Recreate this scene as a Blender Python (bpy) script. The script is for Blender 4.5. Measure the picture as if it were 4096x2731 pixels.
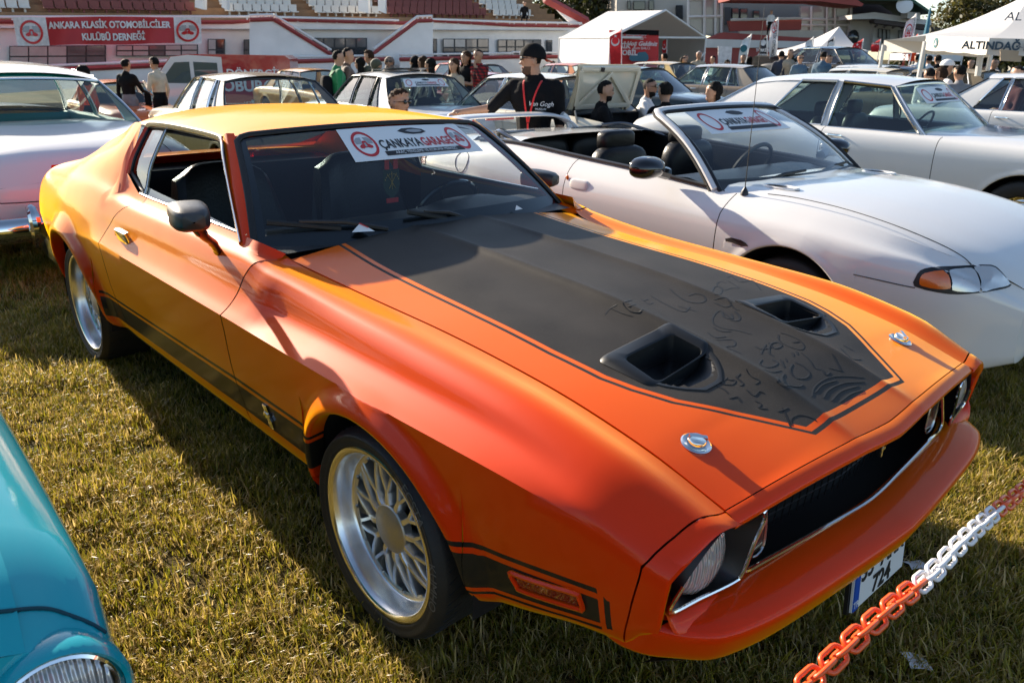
import bpy, math, random
import numpy as np
from mathutils import Matrix, Vector
for _o in list(bpy.data.objects): bpy.data.objects.remove(_o, do_unlink=True)
S = bpy.context.scene
COL = S.collection
R_ = math.radians
random.seed(7); RNG = np.random.default_rng(7)

# ------------------------------------------------------------------ camera
CAMH, PITCH, ROLL, F35 = 1.573979, 0.350018, 0.0157813, 27.797
_fw = Vector((0, math.cos(PITCH), -math.sin(PITCH))); _rt = Vector((1, 0, 0)); _up = _rt.cross(_fw)
_r = _rt*math.cos(ROLL)+_up*math.sin(ROLL); _u = -_rt*math.sin(ROLL)+_up*math.cos(ROLL)
cam_d = bpy.data.cameras.new('camera'); cam = bpy.data.objects.new('camera', cam_d); COL.objects.link(cam)
cam_d.sensor_width = 36; cam_d.lens = F35; cam_d.clip_start = 0.05; cam_d.clip_end = 3000
cam.matrix_world = Matrix(((_r.x, _u.x, -_fw.x, 0), (_r.y, _u.y, -_fw.y, 0), (_r.z, _u.z, -_fw.z, CAMH), (0, 0, 0, 1)))
cam_d.dof.use_dof = True; cam_d.dof.focus_distance = 2.6; cam_d.dof.aperture_fstop = 8.0
S.camera = cam
# ------------------------------------------------------------------ sky, sun, exposure
SUN_EL = R_(23); CARYAW = -0.830034
_az = CARYAW + R_(-.5)            # light travels this way, in plan
_sun_to = Vector((math.cos(_az)*math.cos(SUN_EL), math.sin(_az)*math.cos(SUN_EL), -math.sin(SUN_EL)))
_sun_from = -_sun_to
w = bpy.data.worlds.new('World'); S.world = w; w.use_nodes = True
_nt = w.node_tree; _bg = _nt.nodes['Background']
_sky = _nt.nodes.new('ShaderNodeTexSky'); _sky.sky_type = 'NISHITA'; _sky.sun_disc = False
_sky.sun_elevation = SUN_EL; _sky.sun_rotation = math.atan2(_sun_from.x, _sun_from.y)
_sky.air_density = 0.8; _sky.dust_density = 0.6; _sky.ozone_density = 0.4
_nt.links.new(_sky.outputs[0], _bg.inputs[0]); _bg.inputs[1].default_value = 0.095
sun_d = bpy.data.lights.new('sun', 'SUN'); sun = bpy.data.objects.new('sun', sun_d); COL.objects.link(sun)
sun_d.energy = 5.0; sun_d.angle = R_(0.6); sun_d.color = (1.0, 0.87, 0.70)
sun.rotation_euler = _sun_to.to_track_quat('-Z', 'Y').to_euler()
S.view_settings.view_transform = 'Standard'; S.view_settings.look = 'None'
S.view_settings.exposure = 1.22; S.view_settings.gamma = 1.0; S.view_settings.use_curve_mapping = False
S.render.engine = 'CYCLES'
S.cycles.max_bounces = 8; S.cycles.transparent_max_bounces = 16; S.cycles.glossy_bounces = 4
S.cycles.use_denoising = True; S.cycles.sample_clamp_indirect = 6.0
S.cycles.caustics_reflective = False; S.cycles.caustics_refractive = False

# ------------------------------------------------------------------ helpers
def ray(u, v):                     # direction through a point of the 4096x2731 photograph, y-depth 1
    f = F35/36*4096
    d = _fw+_r*((u-2048)/f)-_u*((v-1365.5)/f)
    return d
def atY(u, v, Y):
    d = ray(u, v); return Vector((0, 0, CAMH))+d*(Y/d.y)
def atZ(u, v, z):
    d = ray(u, v); return Vector((0, 0, CAMH))+d*((z-CAMH)/d.z)

def pchip(xs, ys):
    xs = np.asarray(xs, float); ys = np.asarray(ys, float)
    if ys.ndim == 1: ys = ys[:, None]; one = True
    else: one = False
    o = np.argsort(xs); xs = xs[o]; ys = ys[o]
    h = np.diff(xs); d = np.diff(ys, axis=0)/h[:, None]
    m = np.zeros_like(ys); m[0] = d[0]; m[-1] = d[-1]
    for i in range(1, len(xs)-1):
        w1 = 2*h[i]+h[i-1]; w2 = h[i]+2*h[i-1]
        a, b = d[i-1], d[i]
        with np.errstate(divide='ignore', invalid='ignore'):
            mm = (w1+w2)/(w1/a+w2/b)
        m[i] = np.where(a*b > 0, mm, 0)
    def f(x):
        x = np.clip(np.asarray(x, float), xs[0], xs[-1]); sc = x.ndim == 0; x = np.atleast_1d(x)
        i = np.clip(np.searchsorted(xs, x)-1, 0, len(xs)-2)
        t = ((x-xs[i])/h[i])[:, None]; hh = h[i][:, None]
        r = (2*t**3-3*t**2+1)*ys[i]+(t**3-2*t**2+t)*hh*m[i]+(-2*t**3+3*t**2)*ys[i+1]+(t**3-t**2)*hh*m[i+1]
        if one: r = r[:, 0]
        return r[0] if sc else r
    return f

def crom(P, n=8, closed=False):
    """smooth curve through points, n samples per span"""
    P = np.asarray(P, float); N = len(P); out = []
    rng_ = range(N) if closed else range(N-1)
    for i in rng_:
        p1, p2 = P[i], P[(i+1) % N]
        p0 = P[i-1] if (i > 0 or closed) else 2*p1-p2
        p3 = P[(i+2) % N] if (i+2 < N or closed) else 2*p2-p1
        for k in range(n):
            t = k/n
            out.append(.5*((2*p1)+(-p0+p2)*t+(2*p0-5*p1+4*p2-p3)*t*t+(-p0+3*p1-3*p2+p3)*t**3))
    if not closed: out.append(P[-1])
    return np.array(out)

class MB:
    def __init__(s): s.v = []; s.f = []; s.m = []
    def add(s, V, F, mat=0):
        o = len(s.v); s.v.extend([tuple(map(float, p)) for p in V]); s.f.extend([tuple(o+i for i in f) for f in F]); s.m.extend([mat]*len(F)); return s
    def grid(s, P, mat=0, flip=False, cu=False, cv=False, skip=None):
        P = np.asarray(P, float); n, m = P.shape[:2]; F = []
        for i in range(n if cu else n-1):
            for j in range(m if cv else m-1):
                if skip is not None and skip[i, j]: continue
                a, b, c, d = i*m+j, ((i+1) % n)*m+j, ((i+1) % n)*m+(j+1) % m, i*m+(j+1) % m
                F.append((a, d, c, b) if flip else (a, b, c, d))
        return s.add(P.reshape(-1, 3), F, mat)
    def box(s, c, size, mat=0, rot=None):
        x, y, z = np.array(size)/2
        V = np.array([(a*x, b*y, d*z) for a in (-1, 1) for b in (-1, 1) for d in (-1, 1)])
        if rot is not None: V = V @ np.array(rot.to_3x3()).T
        V = V+np.array(c)
        return s.add(V, [(0, 1, 3, 2), (4, 6, 7, 5), (0, 4, 5, 1), (2, 3, 7, 6), (0, 2, 6, 4), (1, 5, 7, 3)], mat)
    def tube(s, path, r, n=8, mat=0, closed=False, cap=True, flat=1.0, up=(0, 0, 1)):
        P = np.asarray(path, float); N = len(P); rr = np.broadcast_to(np.asarray(r, float), (N,))
        if closed: T = np.roll(P, -1, 0)-np.roll(P, 1, 0)
        else: T = np.gradient(P, axis=0)
        T /= np.linalg.norm(T, axis=1)[:, None]+1e-12
        rings = []; prev = None
        for i in range(N):
            if prev is None:
                u = np.array(up, float)
                if abs(u @ T[i]) > .95: u = np.array((1., 0, 0))
            else: u = prev
            a = u-T[i]*(u @ T[i]); a /= np.linalg.norm(a)+1e-12; prev = a; b = np.cross(T[i], a)
            th = np.arange(n)*2*math.pi/n
            rings.append(P[i]+rr[i]*(np.cos(th)[:, None]*a*flat+np.sin(th)[:, None]*b))
        o = len(s.v); s.grid(np.array(rings), mat, flip=True, cu=closed, cv=True)
        if cap and not closed:
            s.f.append(tuple(o+j for j in range(n))); s.f.append(tuple(o+(N-1)*n+j for j in reversed(range(n)))); s.m += [mat, mat]
        return s
    def lathe(s, prof, n=32, mat=0, M=None, closed=False, arc=None):
        """profile [(radius, axial)], axis +Z then matrix M"""
        th = np.arange(n)*2*math.pi/n if arc is None else np.linspace(arc[0], arc[1], n)
        prof = np.asarray(prof, float)
        P = np.stack([np.stack([r*np.cos(th), r*np.sin(th), np.full(n, z)], -1) for r, z in prof])
        if M is not None: P = P @ np.array(M.to_3x3()).T+np.array(M.translation)
        return s.grid(P, mat, flip=False, cu=closed, cv=arc is None)
    def prism(s, poly, h, M=None, mat=0):
        """2D polygon (ccw) extruded from z=0 to z=h"""
        n = len(poly); V = np.array([(x, y, 0) for x, y in poly]+[(x, y, h) for x, y in poly], float)
        if M is not None: V = V @ np.array(M.to_3x3()).T+np.array(M.translation)
        F = [tuple(reversed(range(n))), tuple(range(n, 2*n))]+[(i, (i+1) % n, n+(i+1) % n, n+i) for i in range(n)]
        return s.add(V, F, mat)
    def ball(s, c, r, mat=0, nu=12, nv=8, rot=None):
        r = np.broadcast_to(np.asarray(r, float), (3,))
        P = np.array([[(math.sin(a)*math.cos(b), math.sin(a)*math.sin(b), math.cos(a)) for b in np.arange(nu)*2*math.pi/nu] for a in np.linspace(0.001, math.pi-.001, nv)])*r
        if rot is not None: P = P @ np.array(rot.to_3x3()).T
        return s.grid(P+np.array(c), mat, cv=True)
    def mirror(s):
        o = MB(); o.v = [(x, -y, z) for x, y, z in s.v]; o.f = [tuple(reversed(f)) for f in s.f]; o.m = list(s.m); return o
    def xf(s, M):
        A = np.array(M.to_3x3()); t = np.array(M.translation)
        s.v = [tuple(A @ np.array(p)+t) for p in s.v]; return s
    def join(s, o):
        k = len(s.v); s.v += o.v; s.f += [tuple(k+i for i in f) for f in o.f]; s.m += o.m; return s
    def mesh(s, name, mats, smooth=True, angle=35):
        me = bpy.data.meshes.new(name); me.from_pydata(s.v, [], s.f)
        for m in (mats if isinstance(mats, (list, tuple)) else [mats]): me.materials.append(m)
        if len(set(s.m)) > 1 or (s.m and s.m[0]): me.polygons.foreach_set('material_index', s.m)
        if smooth:
            me.polygons.foreach_set('use_smooth', [True]*len(s.f))
            if angle < 180: me.set_sharp_from_angle(angle=R_(angle))
        me.update(); return me
    def build(s, name, mats, parent=None, smooth=True, angle=35, M=None):
        o = bpy.data.objects.new(name, s.mesh(name, mats, smooth, angle)); COL.objects.link(o); o.parent = parent
        if M is not None: o.matrix_local = M
        return o

TMPS = bpy.data.scenes.new('scratch')
def tmp_mesh(o):
    """evaluate one object on its own in a scratch scene and return its mesh"""
    TMPS.collection.objects.link(o); vl = TMPS.view_layers[0]; vl.update(); me = bpy.data.meshes.new_from_object(o.evaluated_get(vl.depsgraph)); bpy.data.objects.remove(o, do_unlink=True); return me
def inst(name, me, parent=None, M=None):
    o = bpy.data.objects.new(name, me); COL.objects.link(o); o.parent = parent
    if M is not None: o.matrix_local = M
    return o
def thing(name, label, cat, loc=(0, 0, 0), rz=0, group=None):
    o = bpy.data.objects.new(name, None); COL.objects.link(o); o.location = loc; o.rotation_euler = (0, 0, rz)
    o.empty_display_size = .1
    return tag(o, label, cat, group)
def tag(o, label=None, cat=None, group=None, kind=None):
    if label: o['label'] = label
    if cat: o['category'] = cat
    if group: o['group'] = group
    if kind: o['kind'] = kind
    return o
def T(x, y, z): return Matrix.Translation((x, y, z))
def RX(a): return Matrix.Rotation(R_(a), 4, 'X')
def RY(a): return Matrix.Rotation(R_(a), 4, 'Y')
def RZ(a): return Matrix.Rotation(R_(a), 4, 'Z')

# ------------------------------------------------------------------ materials
def _newmat(name):
    m = bpy.data.materials.new(name); m.use_nodes = True; nt = m.node_tree
    return m, nt, nt.nodes['Principled BSDF'], nt.nodes['Material Output']
def _c4(c): return (c[0], c[1], c[2], 1)
MATS = {}
def mat(name, base=(.5, .5, .5), rough=.5, metal=0, coat=0, coat_rough=.03, noise=0, nscale=20, bump=0, bscale=60, spec=.5, emit=None, estr=1, trans=0, rvar=0, sheen=0, subsurf=0):
    if name in MATS: return MATS[name]
    m, nt, p, out = _newmat(name); N, L = nt.nodes, nt.links
    p.inputs['Base Color'].default_value = _c4(base); p.inputs['Roughness'].default_value = rough
    p.inputs['Metallic'].default_value = metal; p.inputs['Coat Weight'].default_value = coat
    p.inputs['Coat Roughness'].default_value = coat_rough; p.inputs['Specular IOR Level'].default_value = spec
    if trans: p.inputs['Transmission Weight'].default_value = trans
    if sheen: p.inputs['Sheen Weight'].default_value = sheen
    if emit: p.inputs['Emission Color'].default_value = _c4(emit); p.inputs['Emission Strength'].default_value = estr
    if noise or bump or rvar:
        tc = N.new('ShaderNodeTexCoord')
        nz = N.new('ShaderNodeTexNoise'); nz.inputs['Scale'].default_value = nscale; nz.inputs['Detail'].default_value = 4
        L.new(tc.outputs['Object'], nz.inputs['Vector'])
        if noise:
            hs = N.new('ShaderNodeHueSaturation'); mr = N.new('ShaderNodeMapRange')
            mr.inputs[1].default_value = .25; mr.inputs[2].default_value = .75; mr.inputs[3].default_value = 1-noise; mr.inputs[4].default_value = 1+noise
            L.new(nz.outputs['Fac'], mr.inputs[0]); L.new(mr.outputs[0], hs.inputs['Value']); hs.inputs['Color'].default_value = _c4(base)
            L.new(hs.outputs[0], p.inputs['Base Color'])
        if rvar:
            mr2 = N.new('ShaderNodeMapRange'); mr2.inputs[1].default_value = .3; mr2.inputs[2].default_value = .75
            mr2.inputs[3].default_value = max(0, rough-rvar); mr2.inputs[4].default_value = min(1, rough+rvar)
            L.new(nz.outputs['Fac'], mr2.inputs[0]); L.new(mr2.outputs[0], p.inputs['Roughness'])
        if bump:
            nb = N.new('ShaderNodeTexNoise'); nb.inputs['Scale'].default_value = bscale; nb.inputs['Detail'].default_value = 3
            L.new(tc.outputs['Object'], nb.inputs['Vector'])
            b = N.new('ShaderNodeBump'); b.inputs['Strength'].default_value = bump; b.inputs['Distance'].default_value = .01
            L.new(nb.outputs['Fac'], b.inputs['Height']); L.new(b.outputs[0], p.inputs['Normal'])
    MATS[name] = m; return m
def glass(name, tint=(.75, .85, .85), refl=1.0, ior=1.5, rough=0.0):
    if name in MATS: return MATS[name]
    m, nt, p, out = _newmat(name); N, L = nt.nodes, nt.links; N.remove(p)
    t = N.new('ShaderNodeBsdfTransparent'); t.inputs[0].default_value = _c4(tint)
    g = N.new('ShaderNodeBsdfGlossy'); g.inputs['Roughness'].default_value = rough; g.inputs[0].default_value = (refl, refl, refl, 1)
    ge = N.new('ShaderNodeNewGeometry'); dt = N.new('ShaderNodeVectorMath'); dt.operation = 'DOT_PRODUCT'; L.new(ge.outputs['Normal'], dt.inputs[0]); L.new(ge.outputs['Incoming'], dt.inputs[1])
    ab = N.new('ShaderNodeMath'); ab.operation = 'ABSOLUTE'; L.new(dt.outputs['Value'], ab.inputs[0])
    om = N.new('ShaderNodeMath'); om.operation = 'SUBTRACT'; om.inputs[0].default_value = 1; L.new(ab.outputs[0], om.inputs[1])
    pw_ = N.new('ShaderNodeMath'); pw_.operation = 'POWER'; pw_.inputs[1].default_value = 4.5; L.new(om.outputs[0], pw_.inputs[0])
    fr = N.new('ShaderNodeMath'); fr.operation = 'MULTIPLY_ADD'; f0 = ((ior-1)/(ior+1))**2*1.8; fr.inputs[1].default_value = 1-f0; fr.inputs[2].default_value = f0; L.new(pw_.outputs[0], fr.inputs[0])
    mx = N.new('ShaderNodeMixShader'); L.new(fr.outputs[0], mx.inputs[0]); L.new(t.outputs[0], mx.inputs[1]); L.new(g.outputs[0], mx.inputs[2])
    L.new(mx.outputs[0], out.inputs[0]); MATS[name] = m; return m
def carpaint(name, base, rough=.5, dust=.25, spec=.08, dustcol=(.45, .40, .33), lit_sheen=None):
    """solid paint under clear coat, with a thin uneven film of dust on what faces up and a faint orange peel"""
    if name in MATS: return MATS[name]
    m, nt, p, out = _newmat(name); N, L = nt.nodes, nt.links
    p.inputs['Roughness'].default_value = rough; p.inputs['Specular IOR Level'].default_value = spec
    p.inputs['Coat Weight'].default_value = 1.0
    tc = N.new('ShaderNodeTexCoord'); nz = N.new('ShaderNodeTexNoise'); nz.inputs['Scale'].default_value = 3.5; nz.inputs['Detail'].default_value = 6; nz.inputs['Roughness'].default_value = .65
    L.new(tc.outputs['Object'], nz.inputs['Vector'])
    geo = N.new('ShaderNodeNewGeometry'); sep = N.new('ShaderNodeSeparateXYZ'); L.new(geo.outputs['Normal'], sep.inputs[0])
    up = N.new('ShaderNodeMapRange'); up.inputs[1].default_value = .2; up.inputs[2].default_value = 1; up.inputs[3].default_value = .15; up.inputs[4].default_value = 1
    L.new(sep.outputs['Z'], up.inputs[0])
    mr = N.new('ShaderNodeMapRange'); mr.inputs[1].default_value = .35; mr.inputs[2].default_value = .8; mr.inputs[3].default_value = dust*.25; mr.inputs[4].default_value = dust
    L.new(nz.outputs['Fac'], mr.inputs[0])
    mu = N.new('ShaderNodeMath'); mu.operation = 'MULTIPLY'; L.new(mr.outputs[0], mu.inputs[0]); L.new(up.outputs[0], mu.inputs[1])
    mc = N.new('ShaderNodeMix'); mc.data_type = 'RGBA'; mc.inputs[6].default_value = _c4(base); mc.inputs[7].default_value = _c4(dustcol)
    m2 = N.new('ShaderNodeMath'); m2.operation = 'MULTIPLY'; m2.inputs[1].default_value = .18; L.new(mu.outputs[0], m2.inputs[0])
    L.new(m2.outputs[0], mc.inputs[0]); L.new(mc.outputs[2], p.inputs['Base Color'])
    cr = N.new('ShaderNodeMapRange'); cr.inputs[1].default_value = 0; cr.inputs[2].default_value = 1; cr.inputs[3].default_value = .015; cr.inputs[4].default_value = .30
    L.new(mu.outputs[0], cr.inputs[0]); L.new(cr.outputs[0], p.inputs['Coat Roughness'])
    nb = N.new('ShaderNodeTexNoise'); nb.inputs['Scale'].default_value = 260; nb.inputs['Detail'].default_value = 1; L.new(tc.outputs['Object'], nb.inputs['Vector'])
    nl = N.new('ShaderNodeTexNoise'); nl.inputs['Scale'].default_value = 5; nl.inputs['Detail'].default_value = 1; L.new(tc.outputs['Object'], nl.inputs['Vector'])
    ad = N.new('ShaderNodeMath'); ad.operation = 'MULTIPLY_ADD'; ad.inputs[1].default_value = 14; L.new(nl.outputs['Fac'], ad.inputs[0]); L.new(nb.outputs['Fac'], ad.inputs[2])
    b = N.new('ShaderNodeBump'); b.inputs['Strength'].default_value = .05; b.inputs['Distance'].default_value = .003
    L.new(ad.outputs[0], b.inputs['Height']); L.new(b.outputs[0], p.inputs['Coat Normal'])
    m['mixnode'] = mc.name
    if lit_sheen:                       # yellow sheen painted in for the sunlit hue of plain orange paint
        p.inputs['Sheen Weight'].default_value = lit_sheen[0]; p.inputs['Sheen Roughness'].default_value = lit_sheen[1]; p.inputs['Sheen Tint'].default_value = _c4(lit_sheen[2]); p.inputs['Coat IOR'].default_value = 1.45; p.inputs['Coat Weight'].default_value = .5
    MATS[name] = m; return m

CHROME = mat('chrome', (.78, .78, .76), .06, 1)
CHROMED = mat('dull_chrome', (.62, .62, .60), .22, 1)
BLACKP = mat('black_plastic', (.012, .012, .013), .42)
BLACKG = mat('black_gloss', (.008, .008, .009), .12, coat=.6)
RUBBER = mat('rubber', (.012, .012, .012), .62, bump=.15, bscale=120, noise=.25, nscale=14)
DARK = mat('dark_void', (.004, .004, .004), .9)
LEATHER = mat('black_leather', (.007, .007, .008), .36, bump=.2, bscale=90, spec=.3)
WHITEP = mat('white_vinyl', (.80, .79, .77), .5)
GLASSC = glass('clear_glass', (.80, .88, .87))
GLASSD = glass('tinted_glass', (.35, .42, .42))
GLASSW = glass('windscreen_glass', (.72, .80, .80), refl=.75, ior=1.5)
# ------------------------------------------------------------------ body-side engine (sections along x, mirrored)
class Body:
    """rows: x -> list of (y,z) control points from sill to top; 'sharp' = index where the section has a crease"""
    def __init__(s, rows, sharp=(3,), arches=()):
        s.xs = sorted(rows); s.n = len(rows[s.xs[0]])
        s.f = pchip(s.xs, [np.array(rows[x]).ravel() for x in s.xs]); s.sharp = sorted(set([0, s.n-1]+list(sharp))); s.arches = arches
    def sec(s, x, ss):
        C = s.f(x).reshape(-1, 2); ss = np.clip(np.atleast_1d(np.asarray(ss, float)), 0, s.n-1)
        k = np.concatenate([[0], np.cumsum(np.linalg.norm(np.diff(C, axis=0), axis=1)+1e-4)])
        out = np.zeros((len(ss), 2))
        for a, b in zip(s.sharp[:-1], s.sharp[1:]):
            P = C[a:b+1]; K = k[a:b+1]; n = len(P); d = np.diff(P, axis=0)/np.diff(K)[:, None]; m = np.zeros_like(P)
            m[0] = d[0]; m[-1] = d[-1]
            for i in range(1, n-1):
                h0, h1 = K[i]-K[i-1], K[i+1]-K[i]; m[i] = (h1*d[i-1]+h0*d[i])/(h0+h1)
            sel = (ss >= a)&((ss < b)|(b == s.n-1)); q = ss[sel]-a
            i = np.clip(np.floor(q).astype(int), 0, n-2); t = (q-i)[:, None]; h = (K[i+1]-K[i])[:, None]
            out[sel] = (2*t**3-3*t**2+1)*P[i]+(t**3-2*t**2+t)*h*m[i]+(-2*t**3+3*t**2)*P[i+1]+(t**3-t**2)*h*m[i+1]
        for (xc, zc, R, A, wd) in s.arches:
            d = np.hypot(x-xc, out[:, 1]-zc)-R
            fl = np.where(d < wd, .5*(1+np.cos(math.pi*np.clip(d/wd, 0, 1))), 0)*A
            if abs(x-xc) < R+wd: out[:, 0] += fl
        return out
    def low(s, x, s0=1.0, s1=3.0):
        """section parameter where the panel starts (sill, or the wheel-arch edge)"""
        za = -1
        for (xc, zc, R, A, wd) in s.arches:
            if abs(x-xc) < R: za = max(za, zc+math.sqrt(R*R-(x-xc)**2))
        lo = s0
        if s.sec(x, lo)[0, 1] >= za: return lo, False
        hi = s1+1.5
        for _ in range(26):
            mid = (lo+hi)/2
            if s.sec(x, mid)[0, 1] < za: lo = mid
            else: hi = mid
        return hi, True
    def panel(s, xa, xb, s1, n_rows=(14, 26), step=.045, s0=0.0, inset=0.0, brk=3.0, lip=.05, sa=None):
        """half-body panel between seam curves xa(s), xb(s) (numbers or functions); right-hand side (y<0)"""
        fa = xa if callable(xa) else (lambda q: xa); fb = xb if callable(xb) else (lambda q: xb)
        A, B = fa(brk), fb(brk); xs = set(np.linspace(0, 1, max(3, int(abs(B-A)/step)+1)).tolist())
        for (xc, zc, R, _, wd) in s.arches:
            for th in np.linspace(0, math.pi, 41):
                t = (xc+R*math.cos(th)-A)/(B-A)
                if 0 < t < 1: xs.add(t)
            for e in (R+1e-3, R+.02, R+.05):
                for sg in (-1, 1):
                    t = (xc+sg*e-A)/(B-A)
                    if 0 < t < 1: xs.add(t)
        ts = np.array(sorted(xs)); keep = [0]
        for i in range(1, len(ts)):
            if (ts[i]-ts[keep[-1]])*abs(B-A) > .0008: keep.append(i)
        ts = ts[keep]; P = []; lips = []
        for t in ts:
            xm = A+(B-A)*t; lo, isarch = s.low(xm)
            if not isarch: lo = s0
            Ln = min(.35, abs(B-A)*.5); wa = max(0, 1-abs(xm-A)/Ln)**1.5; wb = max(0, 1-abs(B-xm)/Ln)**1.5
            top = s1(xm+(fb(8.15)-B)*wb) if callable(s1) else s1
            b2 = max(brk, lo+.3)
            q = np.concatenate([np.linspace(lo, b2, n_rows[0], endpoint=False), np.linspace(b2, top, n_rows[1])])
            xq = np.array([xm+(fa(v)-A)*wa+(fb(v)-B)*wb for v in q])
            yz = s.sec(xm, q) if np.ptp(xq) < 1e-9 else np.array([s.sec(x_, v)[0] for x_, v in zip(xq, q)])
            P.append(np.stack([xq, -(yz[:, 0]-inset), yz[:, 1]], -1))
            if isarch:
                e = P[-1][0]; xc, zc = min(((a[0], a[1]) for a in s.arches), key=lambda c: abs(c[0]-xm))
                dr = np.array([e[0]-xc, 0, e[2]-zc]); dr /= np.linalg.norm(dr)+1e-9
                lips.append([e+dr*k1+np.array([0, k2, 0]) for k1, k2 in ((0, 0), (-.006, .003), (-.009, .009), (-.008, .016), (0, lip+.01))])
            elif lips: lips.append(None)
        mb = MB(); mb.grid(np.array(P), 0, flip=(B < A))
        run = []
        for r in lips+[None]:
            if r is None:
                if len(run) > 1: mb.grid(np.array(run), 0, flip=(B > A))
                run = []
            else: run.append(r)
        return mb

def both(mb, name, mats, parent, **k):
    a = mb.build(name, mats, parent, **k); b = mb.mirror().build(name, mats, parent, **k); return a, b

# ------------------------------------------------------------------ main car: orange hardtop coupe
ORANGE = (.75, .031, .0002); LIT_SHEEN = (.74, .40, (1.0, .54, .0))  # near-red base; the yellow of sunlit panels is added as a sheen tint
CX, CY = 0.27448, 2.470659
car = thing('orange_coupe', 'glossy orange hardtop coupe with black hood stripe and mesh wheels, filling the foreground', 'car', (CX, CY, 0), CARYAW)
def striped(name, kind):
    """orange paint with the black stripe pattern laid out in the car's own coordinates"""
    m = carpaint(name, ORANGE, .5, .08, lit_sheen=LIT_SHEEN); nt = m.node_tree; N, L = nt.nodes, nt.links; p = N['Principled BSDF']
    mc = N[m['mixnode']]; tc = [n for n in N if n.type == 'TEX_COORD'][0]
    sep = N.new('ShaderNodeSeparateXYZ'); L.new(tc.outputs['Object'], sep.inputs[0])
    def mth(op, a, b=None, c=None):
        n = N.new('ShaderNodeMath'); n.operation = op
        for i, v in enumerate((a, b, c)):
            if v is None: continue
            if isinstance(v, (int, float)): n.inputs[i].default_value = v
            else: L.new(v, n.inputs[i])
        return n.outputs[0]
    def pw(x, pts):                     # piecewise-linear function through a colour ramp
        x0, x1 = pts[0][0], pts[-1][0]; y0 = min(q[1] for q in pts); y1 = max(q[1] for q in pts)+1e-6
        r = N.new('ShaderNodeValToRGB'); r.color_ramp.interpolation = 'LINEAR'; e = r.color_ramp.elements
        for i, (a, b) in enumerate(pts):
            q = e[i] if i < 2 and i < len(e) else e.new((a-x0)/(x1-x0))
            q.position = (a-x0)/(x1-x0); v = (b-y0)/(y1-y0); q.color = (v, v, v, 1)
        L.new(mth('DIVIDE', mth('SUBTRACT', x, x0), x1-x0), r.inputs[0])
        return mth('MULTIPLY_ADD', r.outputs[0], y1-y0, y0)
    def band(d, lo, hi): return mth('MULTIPLY', mth('GREATER_THAN', d, lo), mth('LESS_THAN', d, hi))
    X, Y, Z = sep.outputs
    if kind == 'hood':
        ay = mth('ABSOLUTE', Y)
        w_ = pw(X, [(-1.0, .455), (-.78, .46), (-.55, .475), (0, .492), (.3, .495), (.47, .485), (.55, .462), (.64, .42), (.885, .225), (1.0, .13)])
        d = mth('MINIMUM', mth('SUBTRACT', w_, ay), mth('SUBTRACT', .872, X))
        msk = mth('MAXIMUM', mth('GREATER_THAN', d, 0), band(d, -.028, -.016))
    else:
        wt = pw(X, [(-2.4, .452), (-2.12, .456), (-.84, .484), (-.3, .478), (.3, .445), (.36, .452), (.5, .474), (.62, .495), (.765, .52), (.79, .50)])
        wb = pw(X, [(-2.4, .352), (-2.17, .356), (-.9, .376), (-.3, .37), (.3, .36), (.372, .352), (.482, .378), (.627, .412), (.765, .452), (.79, .47)])
        wide = mth('MULTIPLY', mth('LESS_THAN', Z, wt), mth('GREATER_THAN', Z, wb))
        dz = mth('SUBTRACT', Z, wt); dz2 = mth('SUBTRACT', wb, Z)
        thin = band(dz, .016, .030)
        rear = mth('LESS_THAN', X, 0)
        low = mth('MULTIPLY', band(dz2, .012, .021), mth('GREATER_THAN', X, 0))
        front_end = mth('MULTIPLY', mth('MULTIPLY', band(X, .782, .797), mth('LESS_THAN', dz, .03)), mth('LESS_THAN', dz2, .021))
        okx = mth('MULTIPLY', mth('LESS_THAN', X, .768), mth('GREATER_THAN', X, -2.36))
        msk = mth('MAXIMUM', mth('MULTIPLY', mth('MAXIMUM', wide, mth('MAXIMUM', thin, low)), okx), front_end)
        msk = mth('MULTIPLY', msk, mth('GREATER_THAN', X, -2.36))
    mx = N.new('ShaderNodeMix'); mx.data_type = 'RGBA'; L.new(msk, mx.inputs[0]); L.new(mc.outputs[2], mx.inputs[6])
    black = (.018, .017, .016)
    if kind == 'hood':                  # dusty satin black
        nz = N.new('ShaderNodeTexNoise'); nz.inputs['Scale'].default_value = 900; nz.inputs['Detail'].default_value = 2; L.new(tc.outputs['Object'], nz.inputs['Vector'])
        n2 = N.new('ShaderNodeTexNoise'); n2.inputs['Scale'].default_value = 4; n2.inputs['Detail'].default_value = 5; L.new(tc.outputs['Object'], n2.inputs['Vector'])
        du = mth('ADD', mth('MULTIPLY', mth('GREATER_THAN', nz.outputs['Fac'], .66), .25), mth('MULTIPLY_ADD', n2.outputs['Fac'], .20, .0))
        dm = N.new('ShaderNodeMix'); dm.data_type = 'RGBA'; dm.inputs[6].default_value = _c4(black); dm.inputs[7].default_value = (.30, .26, .215, 1)
        L.new(du, dm.inputs[0]); L.new(dm.outputs[2], mx.inputs[7])
        L.new(mth('MULTIPLY_ADD', msk, -.5, .5), p.inputs['Coat Weight'])
        L.new(mth('MULTIPLY_ADD', msk, .14, .36), p.inputs['Roughness'])
    else:
        mx.inputs[7].default_value = (.016, .015, .012, 1)
        L.new(mth('MULTIPLY_ADD', msk, -.1, .5), p.inputs['Coat Weight'])
    L.new(mth('MULTIPLY_ADD', msk, -LIT_SHEEN[0], LIT_SHEEN[0]), p.inputs['Sheen Weight'])
    L.new(mx.outputs[2], p.inputs['Base Color']); return m
PAINT = carpaint('orange_paint', ORANGE, .5, .08, lit_sheen=LIT_SHEEN)
PAINT_SIDE = striped('orange_paint_side_stripe', 'side'); PAINT_HOOD = striped('orange_paint_hood_stripe', 'hood')

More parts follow.
